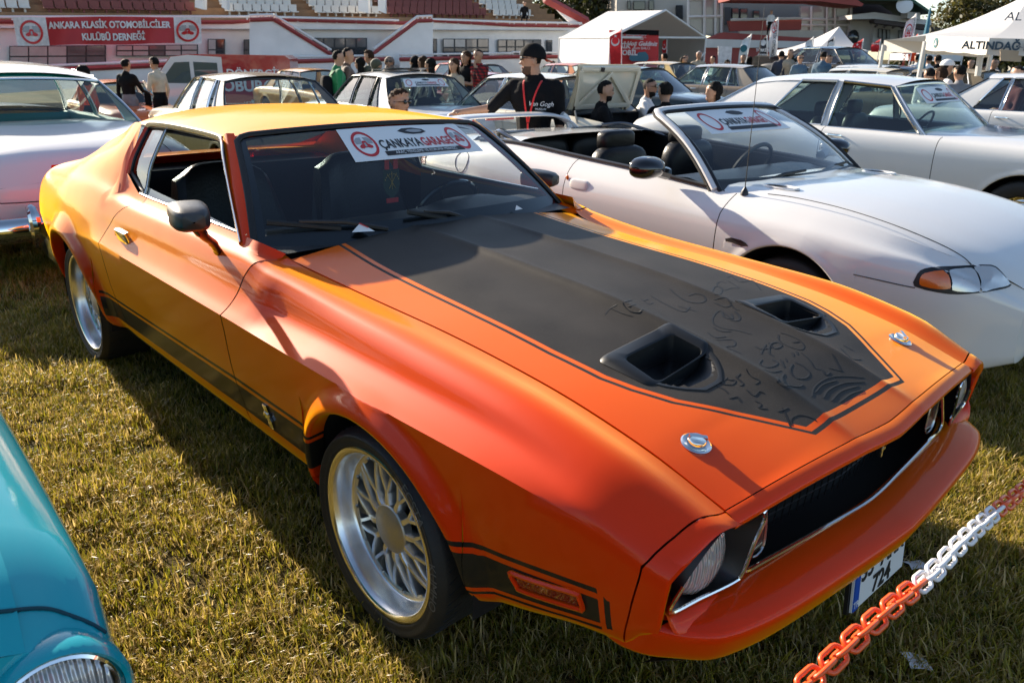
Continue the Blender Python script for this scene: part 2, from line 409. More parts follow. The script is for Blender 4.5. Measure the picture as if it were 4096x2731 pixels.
ROWS = {   # x: sill inner, sill, lower, crease, ledge, concave, upper, shoulder, belt/gap, upper glass, top
 .98: [(.70, .44), (.765, .46), (.785, .54), (.785, .615), (.775, .635), (.76, .655), (.735, .68), (.69, .702), (.625, .698), (.55, .70), (.45, .70)],
 .92: [(.70, .42), (.775, .44), (.80, .54), (.805, .635), (.795, .655), (.78, .675), (.752, .698), (.705, .722), (.625, .716), (.55, .72), (.45, .72)],
 .70: [(.70, .37), (.78, .385), (.835, .53), (.855, .705), (.845, .725), (.823, .748), (.79, .775), (.735, .798), (.632, .781), (.55, .79), (.45, .79)],
 .40: [(.70, .29), (.79, .30), (.86, .50), (.890, .732), (.850, .752), (.816, .775), (.792, .815), (.752, .842), (.637, .830), (.55, .84), (.45, .85)],
 .0: [(.70, .27), (.80, .285), (.865, .48), (.906, .738), (.855, .760), (.818, .784), (.796, .826), (.764, .856), (.642, .860), (.55, .875), (.45, .885)],
 -.3: [(.70, .27), (.80, .285), (.865, .47), (.908, .740), (.855, .766), (.818, .793), (.798, .838), (.770, .868), (.646, .870), (.55, .885), (.45, .90)],
 -.6: [(.70, .27), (.80, .285), (.865, .46), (.908, .743), (.860, .770), (.825, .800), (.808, .852), (.785, .889), (.66, .888), (.58, .90), (.48, .91)],
 -.70: [(.70, .27), (.80, .285), (.865, .458), (.908, .744), (.874, .774), (.842, .81), (.823, .86), (.795, .899), (.675, .901), (.60, .91), (.50, .92)],
 -.76: [(.70, .27), (.80, .285), (.865, .456), (.908, .745), (.874, .775), (.842, .812), (.824, .864), (.799, .905), (.695, .920), (.64, .98), (.55, 1.10)],
 -.80: [(.70, .27), (.80, .285), (.865, .455), (.908, .745), (.874, .775), (.843, .815), (.826, .868), (.803, .912), (.757, .946), (.70, 1.09), (.605, 1.25)],
 -1.2: [(.70, .27), (.80, .285), (.865, .455), (.912, .750), (.878, .780), (.850, .820), (.833, .872), (.808, .918), (.762, .951), (.705, 1.09), (.615, 1.25)],
 -1.8: [(.70, .27), (.80, .285), (.865, .455), (.912, .752), (.882, .784), (.858, .824), (.842, .875), (.815, .922), (.766, .952), (.71, 1.09), (.622, 1.25)],
 -2.1: [(.70, .27), (.80, .285), (.865, .455), (.910, .750), (.886, .786), (.866, .828), (.848, .88), (.820, .928), (.772, .962), (.712, 1.10), (.622, 1.25)],
 -2.3: [(.70, .275), (.80, .29), (.865, .46), (.906, .740), (.890, .785), (.874, .832), (.853, .888), (.825, .94), (.775, .99), (.708, 1.12), (.620, 1.248)],
 -2.5: [(.70, .28), (.80, .29), (.865, .46), (.903, .725), (.893, .778), (.879, .832), (.855, .89), (.826, .943), (.775, .998), (.708, 1.10), (.622, 1.19)],
 -2.77: [(.70, .29), (.80, .30), (.862, .46), (.900, .71), (.892, .768), (.879, .826), (.856, .884), (.825, .935), (.778, .982), (.715, 1.05), (.635, 1.115)],
 -3.2: [(.68, .33), (.78, .34), (.84, .48), (.872, .69), (.866, .748), (.853, .805), (.832, .86), (.802, .906), (.76, .942), (.70, .978), (.625, 1.0)],
 -3.55: [(.66, .39), (.75, .40), (.805, .51), (.832, .67), (.826, .73), (.814, .785), (.797, .835), (.772, .876), (.735, .908), (.675, .932), (.61, .945)],
 -3.74: [(.64, .44), (.70, .46), (.745, .53), (.765, .665), (.76, .72), (.75, .77), (.735, .815), (.715, .85), (.68, .88), (.63, .905), (.58, .915)],
}
BODY = Body(ROWS, (3,), ((.015, .31, .375, .036, .075), (-2.767, .32, .385, .040, .10)))
def seam(pts):
    f = pchip([a for a, b in pts], [b for a, b in pts]); return lambda q: float(f(q))
s_nose = seam([(0, .80), (1, .815), (2, .845), (3, .868), (5, .885), (7, .905), (8, .917), (10, .917)])
s_df = seam([(0, -.868), (2, -.862), (3, -.845), (5, -.835), (6, -.815), (7, -.79), (8, -.765), (10, -.765)])
s_dr = seam([(0, -2.10), (1, -2.115), (2, -2.155), (3, -2.15), (4, -2.135), (5, -2.105), (6, -2.06), (7, -1.99), (8, -1.90), (10, -1.90)])
def off(f, d): return lambda q: f(q)+d
both(BODY.panel(off(s_df, .0035), off(s_nose, -.002), 8.0), 'front_fender', PAINT_SIDE, car, angle=50)
doors = both(BODY.panel(off(s_dr, .0035), off(s_df, -.0035), 8.15), 'door', PAINT_SIDE, car, angle=50)
def qtop(x):
    if x > -1.99: return 8.15
    if x > -2.185: return 8.15+.42*((-1.99-x)/.195)
    return 10.0
qp = BODY.panel(-3.74, off(s_dr, -.0035), qtop, n_rows=(14, 34))
e_ = [(-2.187, -BODY.sec(-2.187, v)[0, 0], BODY.sec(-2.187, v)[0, 1]) for v in np.linspace(8.5, 10, 12)]
qp.grid(np.array([[p_, (p_[0]+.006, p_[1]+.012, p_[2]-.001), (p_[0]+.004, p_[1]+.055, p_[2]-.006)] for p_ in e_]), 0)
both(qp, 'quarter_panel', PAINT_SIDE, car, angle=50)
# dark inner skin that closes the seams
both(BODY.panel(-2.35, -.62, 6.6, inset=.03), 'inner_skin', DARK, car)
# nose caps (fender extensions) round the headlamps
q = np.linspace(.6, 8, 26); cap = []
for v in q:
    x0 = s_nose(v)+.002; y0, z0 = BODY.sec(x0, v)[0]
    fx = np.interp(v, [.6, 2, 3, 5, 7, 8], [.875, .905, .918, .932, .945, .950])
    y1, z1 = BODY.sec(min(fx, .98), v)[0]; z1 = max(z1, .50)
    r = [(x0, -y0, z0), ((x0*.5+fx*.5), -(y0*.5+y1*.5)-.002, z0*.5+z1*.5+.001), (fx, -y1, z1), (fx+.004, -y1+.008, z1-.003), (fx-.002, -y1+.020, z1-.008), (fx-.05, -y1+.030, z1-.012)]
    cap.append(r)
both(MB().grid(np.array(cap), 0, flip=True), 'nose_cap', PAINT, car, angle=40)
# ---- hood
gapy = pchip([-.90, -.6, -.3, 0, .4, .7, .92], [.70, .66, .646, .642, .637, .632, .625])
gapz = pchip([-.90, -.8, -.6, -.3, 0, .4, .7, .92], [.925, .912, .890, .872, .862, .832, .783, .718])
crz = pchip([-.90, -.75, -.4, -.15, .15, .38, .7, .85, .98], [.958, .957, .944, .930, .910, .883, .828, .782, .735])   # height along the ridges
cow = lambda y: -.775-.055*max(0, 1-(abs(y)/.55)**2)*0.5
def hood_front(y): return .965-.050*(abs(y)/.62)**1.25
def hood_z(x, y):
    g, w_ = float(gapz(x)), float(gapy(x)); c = float(crz(x)); a = abs(y)
    fall = np.interp(x, [-.8, -.45, .2, .75, .95], [.25, .8, 1, .8, .1])       # ridge strength
    ry = .158
    bead = .005*fall*math.exp(-((a-ry)/.018)**2)
    if a <= ry: t = a/ry; return c-.010*fall*(1-t**3)+bead
    shelf = g+(c-g)*(1-((a-ry)/(w_-ry))**1.6)
    d = (a-ry)/.06
    return shelf-.026*fall*(1-math.exp(-d*1.3))*max(0, 1-((a-ry)/(w_-ry))**2)+bead
def inpoly(x, y, poly):
    r = False; n = len(poly)
    for i in range(n):
        x1, y1 = poly[i]; x2, y2 = poly[(i+1) % n]
        if (y1 > y) != (y2 > y) and x < (x2-x1)*(y-y1)/(y2-y1)+x1: r = not r
    return r
HOLE = [(.443, .198), (.447, .40), (.56, .406), (.60, .372), (.628, .330), (.628, .266), (.60, .216), (.55, .194)]
nx, ny = 130, 110; HP = np.zeros((nx+1, ny+1, 3)); skip = np.zeros((nx, ny), bool)
for j in range(ny+1):
    e = -1+2*j/ny
    for i in range(nx+1):
        t = i/nx; y = .64*e; x0, x1 = cow(y), hood_front(y); x = x0+(x1-x0)*t
        y = e*(float(gapy(x))-.004); x1 = hood_front(y); x = x0+(x1-x0)*t
        HP[i, j] = (x, y, hood_z(x, y))
for i in range(nx):
    for j in range(ny):
        c = (HP[i, j]+HP[i+1, j+1])/2
        if inpoly(c[0], abs(c[1]), HOLE): skip[i, j] = True
hm = MB().grid(HP, 0, skip=skip)
rear = np.array([[HP[0, j], HP[0, j]+np.array([-.012, 0, -.004]), HP[0, j]+np.array([-.016, 0, -.03])] for j in range(ny+1)])
hm.grid(rear, 0, flip=True)
edge = np.array([[HP[i, 0], HP[i, 0]+np.array([0, -.0005, -.004]), HP[i, 0]+np.array([0, .004, -.03])] for i in range(nx+1)])
hm.grid(edge, 0, flip=True); hm.grid(edge*np.array([1, -1, 1]), 0)
hood = hm.build('hood', PAINT_HOOD, car, angle=60)
hb = np.array([[(x, y, hood_z(x, y)-.09) for y in np.linspace(-.66, .66, 9)] for x in np.linspace(-.78, .88, 12)])
MB().grid(hb, 0).build('engine_bay', DARK, car)
# scoops
SCOOP = mat('satin_black_scoop', (.009, .010, .011), .42, spec=.35)
def rpoly(c, n=5, k=.16):
    c = np.array(c, float); out = []; m = len(c)
    for a in range(m):
        p0, p1, p2 = c[a-1], c[a], c[(a+1) % m]; A_, B_ = p1+(p0-p1)*k, p1+(p2-p1)*k
        for t in np.linspace(0, 1, n): out.append((1-t)**2*A_+2*t*(1-t)*p1+t*t*B_)
    return np.array(out)
sc = MB(); ring = []
for cs, h in ((((.392, .160), (.400, .452), (.572, .438), (.553, .162)), .0012), (((.396, .164), (.404, .447), (.571, .434), (.553, .166)), .010),
              (((.405, .172), (.414, .438), (.570, .428), (.552, .174)), .019), (((.440, .194), (.446, .408), (.568, .412), (.551, .190)), .021),
              (((.445, .198), (.450, .402), (.567, .408), (.551, .194)), .017), (((.449, .201), (.454, .399), (.564, .405), (.549, .197)), -.07)):
    ring.append([(x, -y, hood_z(x, y)+(h*.62*np.interp(x, [.45, .53, .565], [1, .65, .12]) if h > 0 else h)+.0012) for x, y in rpoly(cs)])
sc.grid(np.array(ring), 0, cv=True)
both(sc, 'hood_scoop', SCOOP, hood, angle=28)
rp = MB(); G = []
for t in np.linspace(0, 1, 12):
    x = .655-.115*t; y0 = np.interp(t, [0, .3, .6, 1], [.262, .218, .190, .172]); y1 = np.interp(t, [0, .3, .6, 1], [.332, .376, .406, .428]); dp = .046*t**1.4
    G.append([(x, -(y0+(y1-y0)*k), hood_z(x, y0+(y1-y0)*k)+.0022-dp*max(0, 1-(abs(2*k-1)/.86)**4)) for k in np.linspace(0, 1, 21)])
rp.grid(np.array(G), 0)
both(rp, 'scoop_ramp', SCOOP, hood, angle=60)
fl = MB(); fl.box((.49, -.30, .795), (.16, .24, .006)); both(fl, 'scoop_floor', BLACKG, hood)
# hood latches (twist locks)
for sg in (-1, 1):
    x, y = .765, sg*.52; z = hood_z(x, y); b = MB()
    n_ = np.array([-(hood_z(x+.03, y)-hood_z(x-.03, y))/.06, -(hood_z(x, y+.03)-hood_z(x, y-.03))/.06, 1]); n_ /= np.linalg.norm(n_)
    Mx = Matrix.Translation((x, y, z)) @ Vector(n_).to_track_quat('Z', 'Y').to_matrix().to_4x4()
    b.lathe([(.0335, -.003), (.0345, .003), (.031, .0055), (.026, .003), (.022, .0015), (0.0005, .001)], 32, 0)
    b2 = MB(); b2.lathe([(.021, .001), (.0215, .012), (.019, .016), (.0005, .0175)], 28, 0)
    kn = [(-.020, -.005), (.020, -.005), (.020, .005), (-.020, .005)]
    b2.prism(kn, .010, T(0, 0, .014) @ RZ(30*sg))
    o = b.build('hood_latch', CHROME, hood, M=Mx); b2.build('latch_knob', CHROME, hood, M=Mx)
# ---- front header, grille, lamps
hd = []
for y in np.linspace(-.625, .625, 61):
    x = hood_front(y)+.003; z = hood_z(x-.003, y)
    lip = .034-.006*(abs(y)/.62)
    hd.append([(x, y, z-.0005), (x+.004, y, z-.0015), (x+lip*.55, y, z-.006), (x+lip, y, z-.014), (x+lip+.002, y, z-.018), (x+lip-.003, y, z-.030), (x-.03, y, z-.036)])
MB().grid(np.array(hd), 0).build('front_header', PAINT, car, angle=50)
def gx(y): return .957-.055*(abs(y)/.75)**1.1            # plan curve of the grille opening
GB = MB(); GG = [[(gx(y)-.10, y, z) for z in (.50, .60, .72)] for y in np.linspace(-.78, .78, 41)]
GB.grid(np.array(GG), 0)
GB.grid(np.array([[(gx(y)-.10, y, .508), (gx(y)-.004, y, .508)] for y in np.linspace(-.78, .78, 41)]), 0, flip=True)
GRM = mat('grille_black', (.006, .006, .006), .35)
grille = GB.build('grille', GRM, car)
hx = MB()                                               # honeycomb bars
for k in range(-15, 16):
    y = k*.032
    hx.tube([(gx(y)-.085, y, .515), (gx(y)-.08, y+.004, .60), (gx(y)-.075, y, .69)], .0018, 5)
for z in (.55, .575, .60, .625, .65):
    hx.tube([(gx(y)-.085+(z-.525)*.06, y, z) for y in np.linspace(-.48, .48, 31)], .0022, 5)
hx.build('grille_mesh', GRM, grille)
tr = MB(); loop = [(-.535, .538), (-.44, .528), (-.2, .521), (0, .519), (.2, .521), (.44, .528), (.535, .538), (.515, .60), (.47, .668), (.40, .684), (.2, .691), (0, .694), (-.2, .691), (-.40, .684), (-.47, .668), (-.515, .60)]
pts = crom([(gx(y)+.004-(z-.53)*.04, y, z) for y, z in loop], 5, True)
tr.tube(pts, .0055, 8, closed=True); tr.build('grille_trim', CHROME, car)
em = MB(); em.box((gx(0)+.004, 0, .660), (.008, .008, .036)); em.box((gx(0)+.006, .002, .664), (.006, .022, .007)); em.build('grille_emblem', CHROMED, car)
for sg in (-1, 1):                                      # lamps at the grille ends
    y = sg*.465; b = MB(); lp = [(-.028, -.05), (.026, -.05), (.012, .055), (-.034, .055)]
    P3 = [(gx(y)-.012, y+sg*(-a), .60+c) for a, c in lp]
    b.tube(crom(P3, 4, True), .0032, 6, closed=True)
    o = b.build('parking_lamp', CHROMED, car); b2 = MB(); b2.add(P3, [(0, 1, 2, 3)]); b2.build('lamp_lens', mat('clear_lens_dark', (.03, .02, .015), .2, coat=.5), o)
for sg in (-1, 1):
    bz = crom([(.905, .765, .540), (.915, .68, .535), (.930, .583, .535), (.937, .560, .552), (.945, .545, .62), (.952, .528, .685), (.948, .60, .693), (.935, .66, .69), (.918, .748, .60)], 5, True)*np.array([1, sg, 1])
    b = MB(); b.tube(np.concatenate([bz[40:], bz[:27]]), .0048, 8); bez = b.build('headlight_bezel', CHROME, car)
    lc = np.array([.878, sg*.660, .612]); r0 = .089
    inner = np.array([lc+np.array([0, r0*math.cos(a)*sg, r0*math.sin(a)]) for a in np.linspace(0, 2*math.pi, len(bz), endpoint=False)])
    # start the ring where the bezel starts so the bucket does not twist
    k0 = int(np.argmin([np.linalg.norm((p_-bz[0])[1:]) for p_ in inner])); inner = np.roll(inner, -k0, 0)
    ang = np.unwrap(np.arctan2(inner[:, 2]-lc[2], inner[:, 1]-lc[1])); angb = np.unwrap(np.arctan2(bz[:, 2]-lc[2], bz[:, 1]-lc[1]))
    inner = np.array([lc+np.array([0, r0*math.cos(a), r0*math.sin(a)]) for a in angb])
    MB().grid(np.array([bz, bz*.35+inner*.65+np.array([.005, 0, 0]), inner]), 0, cv=True).build('headlight_bucket', BLACKP, bez)
    hl = MB(); Mh = T(*lc) @ RY(90)
    hl.lathe([(.084, 0), (.082, .012), (.074, .026), (.058, .037), (.034, .045), (.001, .048)], 40)
    LENS = MATS.get('headlamp_lens')
    if LENS is None:
        LENS = mat('headlamp_lens', (.86, .86, .87), .12, coat=1, metal=.3); nt = LENS.node_tree; N, L = nt.nodes, nt.links
        tcn = N.new('ShaderNodeTexCoord'); wv = N.new('ShaderNodeTexWave'); wv.bands_direction = 'Y'; wv.inputs['Scale'].default_value = 26; wv.inputs['Distortion'].default_value = 1.2
        L.new(tcn.outputs['Object'], wv.inputs[0]); bb = N.new('ShaderNodeBump'); bb.inputs['Strength'].default_value = 1.0; bb.inputs['Distance'].default_value = .012
        L.new(wv.outputs['Fac'], bb.inputs['Height']); L.new(bb.outputs[0], N['Principled BSDF'].inputs['Normal'])
    lo = hl.build('headlight', LENS, car, M=Mh)
    MB().lathe([(.0865, -.004), (.0905, 0), (.0895, .006), (.0855, .009)], 40).build('headlight_ring', CHROMED, lo)
# ---- front bumper: body-colour wrap-round
plan = crom([(.70, .792), (.79, .802), (.86, .793), (.915, .764), (.965, .722), (.995, .678), (1.02, .592), (1.038, .48), (1.056, .28), (1.068, .12), (1.074, 0)], 5)
plan = np.concatenate([plan*np.array([1, -1]), (plan[::-1])[1:]])
d_ = np.gradient(plan, axis=0); nrm = np.stack([d_[:, 1], -d_[:, 0]], -1); nrm /= np.linalg.norm(nrm, axis=1)[:, None]
profile = [(-.128, .500), (-.122, .519), (-.10, .522), (-.03, .508), (-.010, .500), (-.002, .493), (.0, .485), (-.004, .470), (-.018, .435), (-.030, .412), (-.040, .402), (-.052, .397), (-.09, .395)]
G = []
for (px, py), n_ in zip(plan, nrm):
    side = min(1, max(0, (.93-px)/.13))                 # the ends stand upright
    row = []
    for dd, zz in profile:
        z2 = zz
        dd2 = dd*(1-.55*side) if dd < -.02 else dd
        if side > 0: z2 = zz*(1-side)+(.395+(zz-.395)*1.12)*side
        row.append((px+n_[0]*dd2, py+n_[1]*dd2, z2))
    G.append(row)
bp = MB().grid(np.array(G), 0)
for e, fpp in ((0, False), (-1, True)):
    o_ = len(bp.v); bp.add(G[e], [tuple(range(len(G[e]))) if fpp else tuple(reversed(range(len(G[e]))))])
bumper = bp.build('front_bumper', PAINT, car, angle=50)
va = []
for (px, py), n_ in zip(plan[16:-16], nrm[16:-16]):
    va.append([(px-n_[0]*.07, py-n_[1]*.07, .41), (px-n_[0]*.12, py-n_[1]*.12, .33), (px-n_[0]*.20-.02, py*.94, .30)])
MB().grid(np.array(va), 0).build('front_valance', mat('dark_valance', (.02, .012, .01), .6), car)
for sg in (-1, 1):                                      # painted panel under each lamp
    tp = crom([(.890, .785, .560), (.900, .764, .530), (.910, .68, .524), (.922, .583, .516)], 4)
    MB().grid(np.array([[(x, sg*y, z) for x, z in ((x0-.012, z0+.004), (x0+.006, z0), (x0+.020, z0-.010), (x0+.030, z0-.030))] for x0, y, z0 in tp]), 0, flip=sg < 0).build('lamp_panel', PAINT, car)
# side marker lamp, frame
for sg in (-1, 1):
    yy = lambda x, z: float(-BODY.sec(x, np.interp(z, [.35, .54], [1.35, 2.1]))[0, 0])
    def onside(x, z, o_=0.0):
        lo, hi = 1.0, 3.0
        for _ in range(20):
            m_ = (lo+hi)/2
            if BODY.sec(x, m_)[0, 1] < z: lo = m_
            else: hi = m_
        return (x, sg*(BODY.sec(x, lo)[0, 0]+o_), z)
    fr = [(.525, .462), (.56, .470), (.64, .488), (.715, .508), (.722, .50), (.728, .472), (.71, .464), (.63, .442), (.55, .425), (.542, .432)]
    b = MB(); b.tube(crom([onside(x, z, .004) for x, z in fr], 3, True), .0065, 6, closed=True)
    mk = b.build('side_marker', PAINT, car)
    b = MB(); xs_ = np.linspace(.545, .715, 7); b.grid(np.array([[onside(x, .432+(x-.545)*.24, .003), onside(x, .462+(x-.545)*.245, .005)] for x in xs_]), 0, flip=sg > 0)
    b.build('marker_lens', mat('red_lens', (.25, .008, .004), .25, coat=1, bump=.6, bscale=300), mk)
    # galloping-horse fender badge with three bars
    b = MB()
    for k, dx in ((-1, -.009), (0, 0), (1, .009)):
        x = -.655+dx; P3 = np.array([onside(x, z, .004) for z in np.linspace(.385, .475, 5)]); b.tube(P3, .0034, 5)
    horse = [(-.018, .012), (-.01, .016), (-.002, .012), (.012, .010), (.022, .018), (.030, .012), (.024, .006), (.018, .0), (.026, -.012), (.014, -.006), (.006, -.014), (-.002, -.005), (-.012, -.014), (-.016, -.002), (-.028, -.006), (-.022, .004)]
    b.add([onside(-.655+a, .432+c, .009) for a, c in horse]+[onside(-.655+a, .432+c, .002) for a, c in horse], [tuple(range(16)) if sg < 0 else tuple(reversed(range(16)))]+[(i, (i+1) % 16, 16+(i+1) % 16, 16+i) for i in range(16)])
    b.build('fender_badge', CHROME, car, angle=30)
# licence plate below the bumper
PL = mat('plate_white', (.78, .79, .78), .4)
Mp = T(1.0, .035, .318) @ RZ(0) @ RY(-4)
b = MB(); b.box((0, 0, 0), (.006, .30, .128)); plate = b.build('licence_plate', PL, car, M=Mp)
b = MB(); b.box((-.010, 0, 0), (.010, .315, .142)); b.box((-.02, -.1, .06), (.015, .03, .09)); b.box((-.02, .1, .06), (.015, .03, .09)); b.build('plate_bracket', BLACKP, plate)
b = MB(); b.box((.0045, -.134, -.012), (.003, .026, .10)); b.build('plate_blue_band', mat('plate_blue', (.01, .08, .42), .4), plate)
def text(body, size, M, mt, parent, name='lettering', align='CENTER', ext=.0006, bold=0.0, shear=0, warp=None, xs=1.0, sub=False):
    cu = bpy.data.curves.new(name, 'FONT'); cu.body = body; cu.size = size; cu.align_x = align; cu.align_y = 'CENTER'; cu.extrude = ext; cu.offset = bold; cu.shear = shear; cu.resolution_u = 3
    o = bpy.data.objects.new(name+'_src', cu); me = tmp_mesh(o); me.name = name
    me.materials.clear(); me.materials.append(mt)
    if xs != 1.0:
        for v in me.vertices: v.co.x *= xs
    if warp:
        for v in me.vertices: v.co = warp(v.co.x, v.co.y, v.co.z)
    q = bpy.data.objects.new(name, me); COL.objects.link(q); q.parent = parent
    if M is not None: q.matrix_local = M
    return q
INK = mat('black_ink', (.012, .012, .013), .5)
Mt = T(.0045, 0, 0) @ RY(90) @ RZ(90)
text('33  ARK', .072, Mt @ T(.012, .030, 0), INK, plate, bold=.0014)
text('724', .072, Mt @ T(.012, -.034, 0), INK, plate, bold=.0014)
text('TR', .026, T(.0065, 0, 0) @ RY(90) @ RZ(90) @ T(-.134, -.045, 0), PL, plate)
# ---- roof, pillars, glass
rc = pchip([-1.23, -1.3, -1.5, -1.9, -2.3, -2.5], [1.292, 1.302, 1.318, 1.326, 1.312, 1.285])
def roof_pt(t, e):
    xf = -1.235-.10*abs(e)**2.2; xr = -2.52+.12*abs(e)**2
    x = xf+(xr-xf)*t; w_ = np.interp(x, [-2.5, -2.3, -1.8, -1.35, -1.2], [.60, .615, .622, .60, .585])
    zc = float(rc(x)); ze = np.interp(x, [-2.52, -2.35, -1.9, -1.36, -1.2], [1.20, 1.238, 1.256, 1.258, 1.262])
    z = ze+(zc-ze)*(1-abs(e)**2.6)**.85
    return (x, e*w_, z)
es = np.sin(np.linspace(-1, 1, 41)*math.pi/2)
rg = np.array([[roof_pt(t, e) for e in es] for t in np.linspace(0, 1, 40)])
rm = MB().grid(rg, 0, flip=True)
fr_ = np.array([[rg[0, j], rg[0, j]+np.array([.006, 0, -.004]), rg[0, j]+np.array([.004, 0, -.014])] for j in range(41)]); rm.grid(fr_, 0)
rm.build('roof', PAINT, car, angle=60)
rl = rg.copy(); rl[:, :, 2] -= .03; rl[:, :, 1] *= .97
MB().grid(rl[1:], 0).build('headliner', mat('headliner', (.03, .03, .032), .9), car)
def ws(t, e):                      # windscreen: t 0 bottom..1 top, e -1..1
    b_ = np.array([-.905+.16*(1-e*e), .742*e, .925]); tp = np.array([-1.337+.105*(1-abs(e)**2.2), .582*e, 1.262+.028*(1-e*e)])
    p_ = b_*(1-t)+tp*t; p_[0] += .018*math.sin(math.pi*t)*1.0; p_[2] += .012*math.sin(math.pi*t); return p_
wg = np.array([[ws(t, e) for e in np.linspace(-1, 1, 31)] for t in np.linspace(0, 1, 13)])
wind = MB().grid(wg, 0).build('windscreen', GLASSW, car)
seal = MB(); lp_ = [ws(t, -1) for t in np.linspace(0, .94, 9)]+[ws(.985, -.97)]+[ws(1, e) for e in np.linspace(-.92, .92, 25)]+[ws(.985, .97)]+[ws(t, 1) for t in np.linspace(.94, 0, 9)]
seal.tube(np.array(lp_)+np.array([.002, 0, .002]), .013, 8, flat=.6); seal.build('windscreen_seal', RUBBER, wind)
fb = np.array([[ws(t, e)+np.array([-.004, 0, -.003]) for t in (0, .05, .10, .155-.05*e*e)] for e in np.linspace(-1, 1, 31)])    # blacked-out band at the foot
MB().grid(fb, 0).build('glass_band', mat('band_black', (.006, .006, .007), .3), wind)
for sg in (-1, 1):
    sb = np.array([[ws(t, sg*(1-k))+np.array([-.004, 0, -.003]) for k in (0, .03, .055)] for t in np.linspace(0, 1, 10)])
    MB().grid(sb, 0).build('glass_edge_band', MATS['band_black'], wind)
    # A pillar between windscreen and side window
    ap = []
    for t in np.linspace(-.06, 1.02, 16):
        a_ = ws(max(t, 0), sg)+(np.array([.03, 0, -.02])*(t < 0)); out_ = np.array([np.interp(t, [-.06, 1.02], [-.935, -1.375]), sg*np.interp(t, [-.06, .5, 1.02], [.772, .70, .612]), np.interp(t, [-.06, 1.02], [.925, 1.262])])
        mid = (a_+out_)/2+np.array([.006, sg*.012, .008])
        ap.append([a_+np.array([-.006, 0, -.004]), a_+np.array([.004, sg*.004, .004]), mid, out_+np.array([.004, sg*.003, .003]), out_, out_+np.array([-.02, -sg*.02, -.01])])
    MB().grid(np.array(ap), 0, flip=sg > 0).build('windscreen_pillar', PAINT, car, angle=60)
    # bright moulding: up the pillar, along the roof rail
    dm = [(-.955, .768, .945), (-1.10, .722, 1.06), (-1.27, .665, 1.195), (-1.335, .638, 1.240), (-1.39, .628, 1.256), (-1.6, .627, 1.262), (-1.9, .627, 1.262), (-2.12, .623, 1.252), (-2.19, .622, 1.235)]
    dmp = crom(dm, 5)*np.array([1, sg, 1]); MB().tube(dmp, .0125, 8, flat=.45, up=(0, 1, .3)).build('drip_moulding', CHROMED, car)
    MB().tube(dmp+np.array([-.010, -sg*.010, -.010]), .010, 6).build('window_channel', BLACKP, car)
    # sill moulding along the belt
    bl = [(x, sg*(BODY.sec(x, 8.15)[0, 0]-.004), BODY.sec(x, 8.15)[0, 1]+.003) for x in np.linspace(-.955, -1.99, 22)]
    MB().tube(bl, .005, 6).build('belt_moulding', CHROME, car)
    def gl(x, s_): y_, z_ = BODY.sec(x, s_)[0]; return (x, sg*(y_-.022), z_)
    # quarter window (raised) with its frame, and door glass wound almost down
    qg = np.array([[gl(-1.985-.20*a-.03*s1*0, np.interp(s1, [0, 1], [8.15+.40*a, 9.93])) for s1 in np.linspace(0, 1, 9)] for a in np.linspace(0, 1, 8)])
    qw = MB().grid(qg, 0, flip=sg < 0).build('quarter_window', GLASSD, car)
    fr2 = [qg[0, k] for k in range(9)]+[qg[i, 8] for i in range(1, 8)]+[qg[7, k] for k in range(7, -1, -1)]+[qg[i, 0] for i in range(6, 0, -1)]
    MB().tube(np.array(fr2), .009, 6, closed=True).build('window_frame', BLACKP, qw)
    MB().tube(np.array([np.array(qg[0, k])+np.array([.014, sg*.004, 0]) for k in range(9)]), .006, 6).build('window_edge', CHROMED, qw)
    dg_ = np.array([[gl(x, 8.1+s1*np.interp(x, [-1.98, -1.3, -1.0], [.28, .12, 0.02])) for s1 in np.linspace(0, 1, 4)] for x in np.linspace(-1.0, -1.97, 14)])
    MB().grid(dg_, 0, flip=sg > 0).build('door_glass', GLASSD, doors[0 if sg < 0 else 1])
    # flush door handle
    b = MB(); hx_, hz_ = -1.905, .812
    y_ = sg*.862
    b = MB(); Mh = T(hx_, sg*.868, hz_) @ Matrix.Rotation(sg*R_(-14), 4, 'X')
    hp = crom([(-.062, -.028), (-.05, -.034), (.05, -.034), (.062, -.028), (.064, .026), (.055, .034), (-.055, .034), (-.064, .026)], 2, True)
    b.grid(np.array([[(p_[0]*k, sg*h, p_[1]*k) for p_ in hp] for k, h in ((1, -.01), (1, .004), (.93, .011), (.5, .013), (.01, .0132))]), 0, cv=True, flip=sg > 0)
    hd_ = b.build('door_handle', CHROME, doors[0 if sg < 0 else 1], M=Mh)
    MB().lathe([(.011, -.01), (.011, .006), (.008, .009), (.001, .0095)], 16).build('door_lock', CHROME, doors[0 if sg < 0 else 1], M=T(hx_-.098, sg*.864, hz_+.002) @ RX(-90*sg))
    # mirror on a bent stalk
    b = MB(); mc_ = np.array([-1.22, .915, .985]) if sg > 0 else np.array([-.905, -.945, 1.066])
    G = []
    for k, (xx, rr) in enumerate(((-.082, .60), (-.080, .92), (-.07, .98), (-.03, 1.0), (.03, .93), (.07, .80), (.092, .55), (.098, .05))):
        G.append([(xx, 0.062*rr*np.sign(math.cos(a))*abs(math.cos(a))**.55, .043*rr*np.sign(math.sin(a))*abs(math.sin(a))**.55) for a in np.linspace(0, 2*math.pi, 28, endpoint=False)])
    b.grid(np.array(G), 0, cv=True)
    MIR = mat('mirror_shell', (.016, .016, .017), .38, noise=.3, bump=.05)
    mo = b.build('door_mirror', MIR, car, M=T(*mc_) @ RZ(-14 if sg < 0 else 14))
    MB().ball((-.0805, 0, 0), (.004, .050, .034), nu=20).build('mirror_glass', CHROME, mo)
